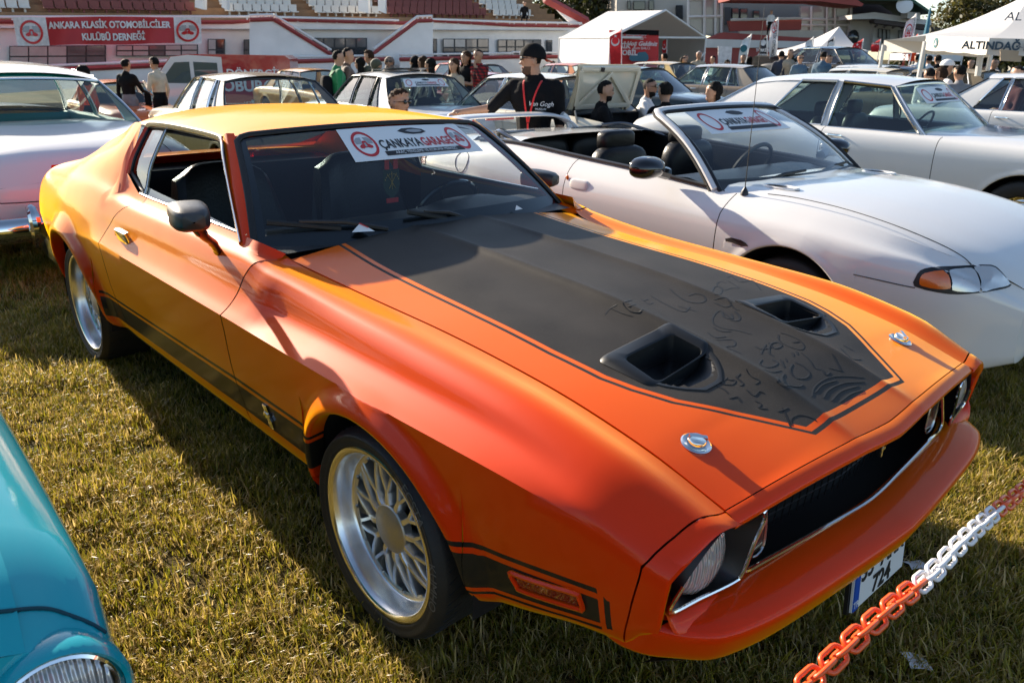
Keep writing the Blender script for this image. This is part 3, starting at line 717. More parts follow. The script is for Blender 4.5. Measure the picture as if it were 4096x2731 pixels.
    b = MB(); b.tube(crom([(mc_[0]+.01, mc_[1]-.01*sg, mc_[2]-.030), (mc_[0]-.03, mc_[1]-.05*sg, mc_[2]-.075), (mc_[0]-.09, mc_[1]-.095*sg, mc_[2]-.110), (mc_[0]-.12, sg*.822, .918), (mc_[0]-.135, sg*.812, .905)], 5), [.022]*4+[.018]*8+[.015]*5+[.018]*4, 10, flat=.75)
    b.build('mirror_stalk', BLACKG, car)
# cowl behind the hood, dash, wipers
MB().grid(np.array([[(-.74, y, .885), (-.84, y*1.03, .905), (-.93, y*1.05, .925)] for y in np.linspace(-.72, .72, 15)]), 0).build('cowl_panel', BLACKP, car)
fc = np.array([[(-.765-.17*t, -np.interp(s1, [0, 1], [.67, .772]), .905+.028*t-.004*s1) for s1 in np.linspace(0, 1, 6)] for t in np.linspace(0, 1, 6)])
both(MB().grid(fc, 0, flip=True), 'cowl_corner', PAINT, car)
for k, (y0, y1) in enumerate(((-.42, -.66), (.12, -.10))):
    b = MB(); A_ = np.array([-.80, y0, .945]); B_ = ws(.16, y1/.72)+np.array([.012, 0, .012])
    if k == 0:
        A_, B_ = np.array([-.80, -.27, .957]), ws(.17, -.80)+np.array([.016, 0, .016])
    b.tube([A_, A_*.5+B_*.5+np.array([.005, 0, .012]), B_], [.009, .008, .006], 6); o = b.build('wiper_arm', BLACKP, car)
    C_ = B_*.62+A_*.38; D_ = B_+(B_-A_)*.35
    MB().tube([A_*.45+B_*.55+np.array([.004, 0, -.012]), D_+np.array([.004, 0, -.012])], .008, 6, flat=1.3).build('wiper_blade', RUBBER, o)
dash = []
for y in np.linspace(-.70, .70, 29):
    hump = .028*math.exp(-((y-.36)/.19)**4)
    dash.append([(-.80, y, .925), (-.92, y, .935+hump*.3), (-1.06, y, .945+hump), (-1.13, y, .942+hump), (-1.16, y, .915+hump), (-1.14, y, .78), (-1.10, y, .62)])
MB().grid(np.array(dash), 0).build('dashboard', mat('dash_black', (.02, .021, .022), .5, bump=.2, bscale=150), car)
# seats
def seat_shell(w_, d0, h0, tilt, z0):
    """upholstered high-back bucket, front of seat at +x"""
    b = MB(); G = []
    prof = [(.26, .02), (.27, .08), (.20, .125), (.0, .11), (-.20, .09), (-.26, .12), (-.30, .30), (-.355, .52), (-.40, .70), (-.425, .76), (-.46, .775), (-.49, .75), (-.46, .5), (-.40, .2), (-.35, .0)]
    for k in np.linspace(-1, 1, 15):
        e_ = abs(k)**3; row = []
        for i, (px, pz) in enumerate(crom(prof, 3)):
            bol = .035*math.exp(-((abs(k)-.85)/.2)**2)
            ww = w_*(1-.20*np.clip((pz-.45)/.33, 0, 1))
            top = .05*e_*np.clip((pz-.5)/.25, 0, 1)
            row.append((px+(bol if pz > .12 else 0)-.02*e_, k*ww, z0+pz+(bol if pz <= .13 else 0)-top-.02*e_))
        G.append(row)
    b.grid(np.array(G), 0)
    for e in (0, -1): b.add(G[e], [tuple(range(len(G[e])))])
    return b
for y in (-.36, .36):
    seat_shell(.27, 0, 0, 0, .30).build('front_seat', LEATHER, car, M=T(-1.60, y, 0))
b = MB(); b.grid(np.array([[(-2.25, y, .48), (-2.28, y, .55), (-2.55, y, .52), (-2.62, y, .60), (-2.72, y, .90), (-2.76, y, .96), (-2.95, y, .97)] for y in np.linspace(-.66, .66, 13)]), 0, flip=True); b.build('rear_seat', LEATHER, car)
b = MB(); cw = np.array([-1.27, .36, .865]); Rw = RY(-62)
ringp = [tuple(np.array(Rw.to_3x3()) @ np.array((.18*math.cos(a), .18*math.sin(a), 0))+cw) for a in np.linspace(0, 2*math.pi, 36, endpoint=False)]
b.tube(ringp, .0125, 8, closed=True); sw = b.build('steering_wheel', BLACKG, car)
b = MB()
for a in (90, 210, 330): b.tube([cw, tuple(np.array(Rw.to_3x3()) @ np.array((.17*math.cos(R_(a)), .17*math.sin(R_(a)), 0))+cw)], .011, 6, flat=.4)
b.tube([cw, cw+np.array([.25, 0, -.10])], .025, 8); b.ball(cw, (.04, .04, .03)); b.build('steering_spokes', BLACKP, sw)
b = MB(); b.box((-1.55, 0, .26), (2.5, 1.56, .02)); b.box((0, 0, .32), (1.2, 1.2, .05)); b.box((-3.0, 0, .36), (1.3, 1.3, .04)); b.build('floor_pan', DARK, car)
both(MB().grid(np.array([[(x, -.735, .30), (x, -.725, .60), (x, -.735, .945)] for x in (-.9, -1.4, -1.98)]), 0), 'door_trim', mat('door_card', (.016, .016, .017), .6), car)
for x, zt in ((-.72, .92),): MB().box((x-.02, 0, .6), (.02, 1.36, .56)).build('firewall', DARK, car)
# backlight, deck, tail
bk = np.array([[(-2.50-.42*t, e*(.57+.03*t), 1.288-.062*e*e*(1-t)-.27*t-.0*t) for e in np.linspace(-1, 1, 13)] for t in np.linspace(0, 1, 6)])
MB().grid(bk, 0, flip=True).build('rear_window', GLASSD, car)
dk = np.array([[(x, e*np.interp(x, [-3.74, -2.9], [.585, .64]), z-.012*e*e) for e in np.linspace(-1, 1, 13)] for x, z in ((-2.90, 1.02), (-3.1, 1.0), (-3.4, .975), (-3.65, .945), (-3.74, .915), (-3.76, .86), (-3.75, .62), (-3.70, .45))])
MB().grid(dk, 0, flip=True).build('deck_lid', PAINT, car)
both(MB().grid(np.array([[(-3.74, -.575, z), (-3.735, -np.interp(z, [.44, .66, .9], [.70, .768, .69]), z)] for z in np.linspace(.45, .905, 8)]), 0), 'tail_panel', PAINT, car)
b = MB(); rb = crom([(-3.10, .88), (-3.35, .872), (-3.62, .82), (-3.76, .72), (-3.80, .5), (-3.82, 0)], 5); rb = np.concatenate([rb*np.array([1, -1]), rb[::-1][1:]])
b.grid(np.array([[(x, y, z) for z in (.46, .47, .56, .575)] for x, y in rb*np.array([1.004, 1.01])]), 0); b.build('rear_bumper', BLACKG, car)
# wheel wells
for xc, zc, R in ((.015, .31, .375), (-2.767, .32, .385)):
    for sg in (-1, 1):
        b = MB(); th = np.linspace(-.15, math.pi+.15, 25)
        b.grid(np.array([[(xc+(R+.012)*math.cos(a), y, zc+(R+.012)*math.sin(a)) for y in (sg*.855, sg*.55)] for a in th]), 0)
        b.add([(xc+(R+.012)*math.cos(a), sg*.55, zc+(R+.012)*math.sin(a)) for a in th], [tuple(range(25))]); b.build('wheel_well', DARK, car)
# ---- wheels
SILVER = mat('silver_wheel', (.78, .78, .77), .27, .9, noise=.06, nscale=30)
POLISH = mat('polished_lip', (.80, .78, .74), .2, 1.0, rvar=.08, nscale=18)
def wheel_mesh(R, r, w_):
    """axis +Z outward; outer lip plane at z=0"""
    t = MB()
    t.lathe(crom([(r-.004, -.012), (r+.006, .004), (r+.018, .006), ((R+r)/2+.006, .0115), (R-.014, .006), (R-.006, -.008), (R, -.028), (R+.001, -w_*.5), (R, -w_+.02), (R-.008, -w_), (R-.03, -w_-.01), (r, -w_)], 3), 64)
    tread = MB()
    for k in range(4):
        z = -.04-(w_-.06)*(k+.5)/4; tread.lathe([(R+.0006, z-.004), (R-.004, z-.003), (R-.004, z+.003), (R+.0006, z+.004)], 48)
    for a in np.linspace(0, 2*math.pi, 56, endpoint=False):
        Mx = Matrix.Rotation(a, 4, 'Z') @ T(R-.002, 0, -.045); tread.box((0, 0, 0), (.008, .006, .05), 0, None)
        for i in range(-8, 0): tread.v[i] = tuple(Mx @ (Matrix.Rotation(R_(25), 4, 'X') @ Vector(tread.v[i])))
    rim = MB(); rim.lathe([(r+.001, -.004), (r+.002, .002), (r-.004, .004), (r-.014, .001), (r-.018, -.004)], 64, 1)
    rim.lathe(crom([(r-.018, -.004), (r-.024, -.02), (r-.030, -.055), (r-.036, -.066), (r-.052, -.068)], 3), 64, 0)
    rim.lathe([(r-.040, -.067), (r-.045, -.12), (r-.04, -w_+.01)], 48, 0)
    return t, tread, rim
def spoke_mesh(r):
    b = MB(); ro, ri = r-.046, .066
    def bar(x0, y0, x1, y1, w0, w1, z0, z1, dp):
        dx, dy = x1-x0, y1-y0; l = math.hypot(dx, dy); nx_, ny_ = -dy/l, dx/l
        V = []
        for (x, y, w2, z) in ((x0, y0, w0, z0), ((x0+x1)/2, (y0+y1)/2, (w0+w1)/2, (z0+z1)/2+.004), (x1, y1, w1, z1)):
            V += [(x+nx_*w2, y+ny_*w2, z-.006), (x+nx_*w2*.7, y+ny_*w2*.7, z), (x-nx_*w2*.7, y-ny_*w2*.7, z), (x-nx_*w2, y-ny_*w2, z-.006), (x-nx_*w2*.9, y-ny_*w2*.9, z-dp), (x+nx_*w2*.9, y+ny_*w2*.9, z-dp)]
        F = []
        for k in range(2):
            for j in range(6): a, c = k*6+j, k*6+(j+1) % 6; F.append((a, a+6, c+6, c))
        b.add(V, F)
    jr = .118
    bar(ri-.01, 0, jr, 0, .012, .0085, -.050, -.052, .03)
    for sgn in (-1, 1):
        a = sgn*R_(13.0); bar(jr-.008, sgn*.003, ro*math.cos(a), ro*math.sin(a), .0062, .0072, -.052, -.066, .03)
    b.lathe([(.006, 0), (.006, .006), (.0005, .007)], 8, 0, T((ro-.003), 0, -.066))
    return b
def make_wheels(parent, spots, R, r, w_, nspoke=12, label=None):
    t, tread, rim = wheel_mesh(R, r, w_); tm, trm, rm_ = t.mesh('tyre', RUBBER, angle=50), tread.mesh('tread', RUBBER), rim.mesh('rim', [SILVER, POLISH], angle=40)
    sm = spoke_mesh(r).mesh('spoke', SILVER, angle=40)
    hub = MB(); hub.lathe([(.072, -.075), (.074, -.050), (.070, -.046), (.062, -.044), (.061, -.0445), (.058, -.0432), (.0005, -.0425)], 40)
    hubm = hub.mesh('hub_cap', mat('hub_brushed', (.50, .49, .47), .5, 1.0, rvar=.1, nscale=60), angle=30)
    disc = MB(); disc.lathe([(.15, -.10), (.15, -.09), (.05, -.09)], 40); dm_ = disc.mesh('brake_disc', mat('brake_disc', (.12, .11, .10), .5, 1))
    for (x, sg, yl, zc, a0) in spots:
        Mw = T(x, sg*yl, zc) @ RX(-90*sg)
        if sg < 0: Mw = T(x, sg*yl, zc) @ RX(90)
        Mw = Mw @ RZ(a0)
        wo = inst('wheel', rm_, parent, Mw); inst('tyre', tm, wo); inst('tread', trm, wo); inst('hub_cap', hubm, wo); inst('brake_disc', dm_, wo)
        for k in range(nspoke): inst('spoke', sm, wo, RZ(360/nspoke*k))
        for wd, a1 in (label or ()):
            if sg < 0: text(wd, .040, None, mat('tyre_letter', (.11, .11, .105), .6), wo, warp=lambda x_, y_, z_: Vector(((r+.028+y_)*math.sin(x_/(r+.028)+a1), (r+.028+y_)*math.cos(x_/(r+.028)+a1), .0122)), ext=0)
make_wheels(car, [(0, -1, .875, .308, 8), (0, 1, .875, .308, 20), (-2.767, -1, .862, .310, 0), (-2.767, 1, .862, .310, 11)], .308, .2545, .235, label=(('ECSTA', .95), ('KUMHO', 1.75)))
# ------------------------------------------------------------------ ground and grass
def gz(x, y):
    return max(-.55, -.0045*max(0., y-5)*max(0., 1-x))
gm, nt, p, out = _newmat('ground_soil'); N, L = nt.nodes, nt.links
tc = N.new('ShaderNodeTexCoord'); n1 = N.new('ShaderNodeTexNoise'); n1.inputs['Scale'].default_value = .55; n1.inputs['Detail'].default_value = 8
n2 = N.new('ShaderNodeTexNoise'); n2.inputs['Scale'].default_value = 45; n2.inputs['Detail'].default_value = 6
L.new(tc.outputs['Object'], n1.inputs['Vector']); L.new(tc.outputs['Object'], n2.inputs['Vector'])
r1 = N.new('ShaderNodeValToRGB'); e = r1.color_ramp.elements; e[0].position = .35; e[0].color = (.055, .052, .014, 1); e[1].position = .7; e[1].color = (.17, .12, .05, 1)
r2 = N.new('ShaderNodeValToRGB'); e = r2.color_ramp.elements; e[0].position = .35; e[0].color = (.35, .35, .35, 1); e[1].position = .68; e[1].color = (1.15, 1.1, 1, 1)
L.new(n1.outputs['Fac'], r1.inputs[0]); L.new(n2.outputs['Fac'], r2.inputs[0])
mx = N.new('ShaderNodeMix'); mx.data_type = 'RGBA'; mx.blend_type = 'MULTIPLY'; mx.inputs[0].default_value = 1
L.new(r1.outputs[0], mx.inputs[6]); L.new(r2.outputs[0], mx.inputs[7]); L.new(mx.outputs[2], p.inputs['Base Color']); p.inputs['Roughness'].default_value = .95; p.inputs['Specular IOR Level'].default_value = .1
bm_ = N.new('ShaderNodeBump'); bm_.inputs['Strength'].default_value = .9; bm_.inputs['Distance'].default_value = .03; L.new(n2.outputs['Fac'], bm_.inputs['Height']); L.new(bm_.outputs[0], p.inputs['Normal'])
xs = np.concatenate([np.linspace(-400, -40, 7), np.linspace(-30, 30, 41), np.linspace(40, 400, 7)]); ys = np.concatenate([np.linspace(-60, -5, 4), np.linspace(0, 40, 41), np.linspace(50, 900, 9)])
g = MB().grid(np.array([[(x, y, gz(x, y)) for x in xs] for y in ys]), 0, flip=True).build('ground', gm, angle=180); tag(g, kind='structure')

gr, nt, p, out = _newmat('grass_blades'); N, L = nt.nodes, nt.links
at = N.new('ShaderNodeAttribute'); at.attribute_name = 'tone'
oi = N.new('ShaderNodeObjectInfo')
ad = N.new('ShaderNodeMath'); ad.operation = 'MULTIPLY_ADD'; ad.inputs[1].default_value = .30; L.new(oi.outputs['Random'], ad.inputs[0]); L.new(at.outputs['Fac'], ad.inputs[2])
rp_ = N.new('ShaderNodeValToRGB'); e = rp_.color_ramp.elements
e[0].position = .0; e[0].color = (.080, .115, .008, 1); e[1].position = 1; e[1].color = (.62, .46, .20, 1)
for ps, c in ((.35, (.22, .205, .014)), (.62, (.42, .33, .032)), (.80, (.56, .41, .11))): q = e.new(ps); q.color = _c4(c)
L.new(ad.outputs[0], rp_.inputs[0]); L.new(rp_.outputs[0], p.inputs['Base Color']); p.inputs['Roughness'].default_value = .38; p.inputs['Specular IOR Level'].default_value = .45
tl = N.new('ShaderNodeBsdfTranslucent'); L.new(rp_.outputs[0], tl.inputs[0]); ms = N.new('ShaderNodeMixShader'); ms.inputs[0].default_value = .52
L.new(p.outputs[0], ms.inputs[1]); L.new(tl.outputs[0], ms.inputs[2]); L.new(ms.outputs[0], out.inputs[0])
tuft_col = bpy.data.collections.new('grass_tufts')
def tuft(k, nb=46, rad=.055):
    rn = np.random.default_rng(100+k); V = []; F = []; tone = []
    for i in range(nb):
        a = rn.uniform(0, 2*math.pi); r0 = rad*math.sqrt(rn.uniform()); bx, by = r0*math.cos(a), r0*math.sin(a)
        d = rn.uniform(0, 2*math.pi); ln = rn.uniform(.022, .060)*(1.25 if rn.uniform() < .12 else 1); lean = rn.uniform(.4, 1.5); w0 = rn.uniform(.0014, .0027)
        tn = np.clip(rn.normal(.36, .24), 0, .95); dry = rn.uniform() < .24
        if dry: tn = rn.uniform(.72, .98); lean = rn.uniform(1.0, 1.5)
        side = np.array([-math.sin(d), math.cos(d), 0]); o = len(V); pth = np.array([bx, by, -.004]); ang = .15*lean
        for j in range(4):
            ww = w0*(1, .95, .65, .08)[j]; V += [tuple(pth-side*ww), tuple(pth+side*ww)]; tone += [tn, tn]
            pth = pth+ln/3*np.array([math.cos(d)*math.sin(ang), math.sin(d)*math.sin(ang), math.cos(ang)]); ang += lean*.42
        for j in range(3): F.append((o+2*j, o+2*j+1, o+2*j+3, o+2*j+2))
    me = bpy.data.meshes.new('tuft'); me.from_pydata(V, [], F); me.materials.append(gr)
    ca = me.attributes.new('tone', 'FLOAT', 'POINT'); ca.data.foreach_set('value', tone)
    me.polygons.foreach_set('use_smooth', [True]*len(F))
    o = bpy.data.objects.new('grass_tuft', me); tuft_col.objects.link(o)
for k in range(7): tuft(k, rad=.055 if k < 5 else .075)
LATE = []
def scatter(name, poly, dens, smin, smax, seed, label):
    sub = []; (x0, y0, x1, y1) = poly; n = max(2, int((x1-x0)/.8)); m = max(2, int((y1-y0)/.8))
    b = MB().grid(np.array([[(x, y, gz(x, y)+.0) for x in np.linspace(x0, x1, n)] for y in np.linspace(y0, y1, m)]), 0, flip=True)
    o = b.build(name, gr); tag(o, label, None, None, 'stuff')
    ng = bpy.data.node_groups.new(name+'_nodes', 'GeometryNodeTree'); ng.interface.new_socket('Geometry', in_out='INPUT', socket_type='NodeSocketGeometry'); ng.interface.new_socket('Geometry', in_out='OUTPUT', socket_type='NodeSocketGeometry')
    N, L = ng.nodes, ng.links; gi = N.new('NodeGroupInput'); go = N.new('NodeGroupOutput')
    dp = N.new('GeometryNodeDistributePointsOnFaces'); dp.inputs['Seed'].default_value = seed
    pos = N.new('GeometryNodeInputPosition'); nz = N.new('ShaderNodeTexNoise'); nz.inputs['Scale'].default_value = 1.7; nz.inputs['Detail'].default_value = 3; L.new(pos.outputs[0], nz.inputs['Vector'])
    mr = N.new('ShaderNodeMapRange'); mr.inputs[1].default_value = .3; mr.inputs[2].default_value = .6; mr.inputs[3].default_value = dens*.45; mr.inputs[4].default_value = dens; L.new(nz.outputs['Fac'], mr.inputs[0])
    L.new(mr.outputs[0], dp.inputs['Density']); L.new(gi.outputs[0], dp.inputs['Mesh'])
    ci = N.new('GeometryNodeCollectionInfo'); ci.inputs['Collection'].default_value = tuft_col; ci.inputs['Separate Children'].default_value = True; ci.inputs['Reset Children'].default_value = True
    ip = N.new('GeometryNodeInstanceOnPoints'); ip.inputs['Pick Instance'].default_value = True
    L.new(dp.outputs['Points'], ip.inputs['Points']); L.new(ci.outputs[0], ip.inputs['Instance'])
    rv = N.new('FunctionNodeRandomValue'); rv.data_type = 'FLOAT_VECTOR'; rv.inputs[0].default_value = (-.12, -.12, 0); rv.inputs[1].default_value = (.12, .12, 6.283); L.new(rv.outputs[0], ip.inputs['Rotation'])
    rs = N.new('FunctionNodeRandomValue'); rs.data_type = 'FLOAT'; rs.inputs[2].default_value = smin; rs.inputs[3].default_value = smax
    n3 = N.new('ShaderNodeTexNoise'); n3.inputs['Scale'].default_value = 2.6; L.new(pos.outputs[0], n3.inputs['Vector'])
    m3 = N.new('ShaderNodeMapRange'); m3.inputs[1].default_value = .3; m3.inputs[2].default_value = .7; m3.inputs[3].default_value = .65; m3.inputs[4].default_value = 1.35; L.new(n3.outputs['Fac'], m3.inputs[0])
    mm = N.new('ShaderNodeMath'); mm.operation = 'MULTIPLY'; L.new(rs.outputs[1], mm.inputs[0]); L.new(m3.outputs[0], mm.inputs[1]); L.new(mm.outputs[0], ip.inputs['Scale'])
    L.new(ip.outputs[0], go.inputs[0])
    LATE.append((o, ng)); return o
scatter('grass', (-3.4, .5, 3.8, 4.6), 620, .75, 1.25, 1, 'short sunlit grass between the parked cars')
scatter('grass', (-6.5, 4.6, 5.0, 8.0), 260, 1.0, 1.6, 2, 'grass further back round the parked cars')
scatter('grass', (-12, 8.0, 9, 20.0), 45, 1.5, 2.4, 3, 'grass far back under the rows of cars')

# ------------------------------------------------------------------ barrier chain across the lower right corner
def fwd(u, v, d):                       # point at distance d along the camera axis
    f = F35/36*4096; r = _fw+_r*((u-2048)/f)-_u*((v-1365.5)/f); return Vector((0, 0, CAMH))+r*d
CH_R = mat('orange_plastic', (.88, .11, .015), .35, coat=.3, noise=.12, nscale=40); CH_W = mat('white_plastic', (.82, .80, .80), .4, coat=.2, noise=.08, nscale=40)
cpts = crom([fwd(u, v, d*.8) for u, v, d in ((3010, 2900, 1.40), (3215, 2745, 1.48), (3430, 2545, 1.60), (3590, 2405, 1.72), (3720, 2300, 1.85), (3850, 2165, 2.02), (3960, 2065, 2.22), (4060, 1985, 2.42), (4180, 1890, 2.66))], 12)
seg = np.concatenate([[0], np.cumsum(np.linalg.norm(np.diff(cpts, axis=0), axis=1))])
root = fwd(3010, 2900, 1.12); chain = thing('barrier_chain', 'plastic barrier chain of orange and white links in the lower right corner', 'chain', root)
def link_mesh():
    a, bq = .0255, .0128; P = [(a*.62+bq*math.cos(t), bq*math.sin(t)*1.15, 0) for t in np.linspace(-math.pi/2, math.pi/2, 7)]+[(-a*.62-bq*math.cos(t), -bq*math.sin(t)*1.15, 0) for t in np.linspace(-math.pi/2, math.pi/2, 7)]
    return MB().tube(P, .0042, 8, closed=True)
lr, lw = link_mesh().mesh('link', CH_R, angle=180), link_mesh().mesh('link', CH_W, angle=180)
pitch = .034; sl = np.arange(0, seg[-1], pitch)
for i, s_ in enumerate(sl):
    c = np.array([np.interp(s_, seg, cpts[:, k]) for k in range(3)]); c2 = np.array([np.interp(s_+.01, seg, cpts[:, k]) for k in range(3)])
    d = Vector(c2-c).normalized(); zq = (Vector((0, 0, CAMH))-Vector(c)); zq = (zq-d*zq.dot(d)).normalized(); yq = zq.cross(d); M = Matrix((d, yq, zq)).transposed().to_4x4() @ Matrix.Rotation(R_(12+(90 if i % 2 else 0)+random.uniform(-8, 8)), 4, 'X')
    uu = np.interp(np.interp(s_, seg, np.linspace(0, 8, len(seg))), range(9), [3010, 3215, 3430, 3590, 3720, 3850, 3960, 4060, 4180])
    inst('link', lw if 3690 < uu < 3995 else lr, chain, Matrix.Translation(Vector(c)-Vector(root)) @ M)
# ------------------------------------------------------------------ other cars
from mathutils.bvhtree import BVHTree
def car_wheel_meshes():
    d = {}
    for key, R, r, w_ in (('old', .325, .195, .17), ('mod', .315, .215, .21)):
        t = MB(); t.lathe(crom([(r-.01, -.02), (r+.01, .0), ((R+r)/2, .010), (R-.02, .002), (R, -.03), (R, -w_+.03), (R-.02, -w_), (r, -w_)], 3), 40)
        rim = MB(); rim.lathe(crom([(r-.008, -.006), (r-.002, .002), (r-.022, -.012), (r-.05, -.03), (.12, -.022), (.10, -.012)], 3), 40); rim.lathe(crom([(.10, -.014), (.09, .008), (.05, .026), (.001, .03)], 3), 28)
        d[key] = (t.mesh('tyre', RUBBER, angle=50), rim.mesh('rim', CHROME if key == 'old' else SILVER, angle=40))
    return d
WM = car_wheel_meshes()
def add_wheels(root, sp):
    tm, rm_ = WM[sp.get('wheel', 'old')]; R = .325 if sp.get('wheel', 'old') == 'old' else .315
    for x in (0, -sp['wb']):
        for sg in sp.get('wheel_sides', (-1, 1)):
            Mw = T(x, sg*(sp['w']-.055), R) @ RX(-90*sg)
            wo = inst('wheel', rm_, root, Mw); inst('tyre', tm, wo)
def rounded_box(c, sx, sy, sz, r=.04, n=3):
    G = []; sg_ = lambda v, e: np.sign(v)*abs(v)**e
    for ph in np.linspace(-math.pi/2+.02, math.pi/2-.02, 13):
        G.append([(c[0]+sx*sg_(math.cos(ph), .45)*sg_(math.cos(a), .5), c[1]+sy*sg_(math.cos(ph), .45)*sg_(math.sin(a), .5), c[2]+sz*sg_(math.sin(ph), .55)) for a in np.linspace(0, 2*math.pi, 28, endpoint=False)])
    return MB().grid(np.array(G), 0, cv=True)
class CarB: pass
def make_car(sp):
    C = CarB(); root = thing(sp['name'], sp['label'], sp.get('cat', 'car'), (sp['pos'][0], sp['pos'][1], sp.get('z', 0)), R_(sp['yaw']), sp.get('group')); C.root = root; C.sp = sp
    paint, roofp = sp['paint'], sp.get('roofp', sp['paint']); wb, fo, ro, w = sp['wb'], sp['fo'], sp['ro'], sp['w']; xf, xr = fo, -(wb+ro)
    topz = pchip(*zip(*sp['top'])); wid = pchip(*zip(*sp.get('width', [(xr, w*.86), (xr+.12, w*.93), (xr+.6, w), (-.6*wb, w), (.0, w*.985), (xf-.35, w*.95), (xf-.10, w*.88), (xf, w*.80)])))
    zs, zc, crown = sp.get('sill', .26), sp.get('crease', .70), sp.get('crown', .03); soft = sp.get('soft', .0)
    stn = sorted(set([round(x, 3) for x in np.concatenate([np.linspace(xr, xf, 26), [xr+.03, xr+.08, xf-.03, xf-.08]])])); rows = {}
    for x in stn:
        zt = float(topz(x)); ww = float(wid(x)); e = max(0, 1-min(xf-x, x-xr)/.35); z0 = zs+.10*e*e+sp.get('tuck', 0)*e; zcc = min(zc, zt-.12)
        rows[x] = [(ww*.82, z0-.005), (ww*.93, z0), (ww*.985, z0+.5*(zcc-z0)), (ww, zcc), (ww*(.985-soft*.3), zcc+.55*(zt-zcc)), (ww*(.945-soft), zt-.035-soft*.25), (ww*(.87-soft), zt-.008), (ww*.48, zt+crown*.8), (0.0, zt+crown)]
    ar = sp.get('arch', .36); arz = sp.get('archz', .32)
    C.body = B = Body(rows, sp.get('sharp', (3,)), ((0, arz, ar, .006, .05), (-wb, arz, sp.get('arch_r', ar), .006, .05)))
    A0, A1 = sp['ws']; K1, K0 = sp['bl']            # windscreen base,top ; backlight top,base
    C.side = MB()
    for nm, xa, xb in sp['segs']:
        mb = B.panel(xa+(.003 if xa > xr+.01 else 0), xb-(.003 if xb < xf-.01 else 0), 6.0, n_rows=(8, 10), step=.12)
        C.side.join(mb); a_, b_ = both(mb, nm, paint, root, angle=40)
        if nm == 'door' and sp.get('handles', True):
            x = xa+.12; y_, z_ = B.sec(x, 4.35)[0]
            for sg, par in ((-1, a_), (1, b_)): MB().tube(crom([(x-.05, sg*(y_+.002), z_), (x-.045, sg*(y_+.03), z_+.004), (x+.06, sg*(y_+.032), z_+.002), (x+.085, sg*(y_+.004), z_)], 3), .014, 6, flat=.7).build('door_handle', sp.get('handle_mat', CHROME), par)
        if sp.get('trimz') is not None:
            for sg, par in ((-1, a_), (1, b_)):
                xx = np.linspace(xa+.01, xb-.01, 8); MB().tube([(x, sg*(B.sec(x, sp['trimz'])[0, 0]+.004), B.sec(x, sp['trimz'])[0, 1]) for x in xx], .009, 6, flat=.6).build('side_trim', CHROME, par)
    def deck(x0, x1, nm, pm):
        G = []
        for x in np.linspace(x0, x1, 22):
            r = B.sec(x, np.linspace(6, 8, 9)); G.append([(x, -q[0], q[1]) for q in r]+[(x, q[0], q[1]) for q in r[::-1][1:]])
        C.side.grid(np.array(G), 0, flip=True)
        return MB().grid(np.array(G), 0, flip=True).build(nm, pm, root, angle=50)
    C.hood = deck(A0-.05, xf, 'hood', sp.get('hoodp', paint))
    if sp.get('boot', True): C.boot = deck(xr, K0+.06, 'boot_lid', paint)
    for x, nm, fl in ((xf, 'front_panel', False), (xr, 'tail_panel', True)):
        r = B.sec(x, np.linspace(0, 8, 25)); ring = [(x, -q[0], q[1]) for q in r]+[(x, q[0], q[1]) for q in r[::-1][1:]]
        c_ = np.mean(ring, axis=0); c_[0] += (.03 if x > 0 else -.03)
        G = np.array([[np.array(p_)*(1-k)+c_*k+np.array([(.03 if x > 0 else -.03)*math.sin(k*math.pi/2)*.6*(1-k), 0, 0]) for p_ in ring] for k in (0, .1, .3, .999)])
        C.side.grid(G, 0, flip=fl); MB().grid(G, 0, flip=fl).build(nm, paint, root, angle=60)
    # greenhouse
    yr, rz = sp['roofw'], pchip(*zip(*sp['roof'])); GL = sp.get('glass', GLASSC)
    beltz = lambda x: float(topz(x))-.012
    beltw = lambda x: float(wid(x))*(.87-soft)
    def sd(x0, x1, t, sg, off_=0.0):
        x = x0+(x1-x0)*t; zb = beltz(x0); zr = float(rz(x1))-sp.get('rail', .045); yb = beltw(x0); bow = .018*math.sin(math.pi*t)
        return (x, sg*(yb+(yr-yb)*t+bow+off_), zb+(zr-zb)*t)
    C.sd = sd
    lines = sp['lines']                              # (belt x, roof x) front to rear, first = windscreen edge, last = backlight edge
    TT = np.linspace(0, 1, 7)
    if not sp.get('open'):
        for i in range(len(lines)-1):
            (a0, a1), (b0, b1) = lines[i], lines[i+1]
            for sg in (-1, 1):
                G = np.array([[sd(a0, a1, t, sg, 0 if i % 2 == 0 else -.014), sd((a0+b0)/2, (a1+b1)/2, t, sg, .004 if i % 2 == 0 else -.014), sd(b0, b1, t, sg, 0 if i % 2 == 0 else -.014)] for t in TT])
                if i % 2 == 0: MB().grid(G, 0, flip=sg < 0).build('roof_pillar', roofp if (i == len(lines)-2 or sp.get('pillar_paint', True)) else sp.get('pillarm', CHROME), root, angle=60)
                else:
                    wo = MB().grid(G, 0, flip=sg < 0).build('side_window', GL, root)
                    lp = [sd(a0, a1, t, sg, .004) for t in TT]+[sd(b0, b1, t, sg, .004) for t in TT[::-1]]
                    MB().tube(np.array(lp), sp.get('framer', .010), 6, closed=True).build('window_frame', sp.get('framem', CHROME), wo)
        (a0, a1), (k0, k1) = lines[0], lines[-1]
        G = []
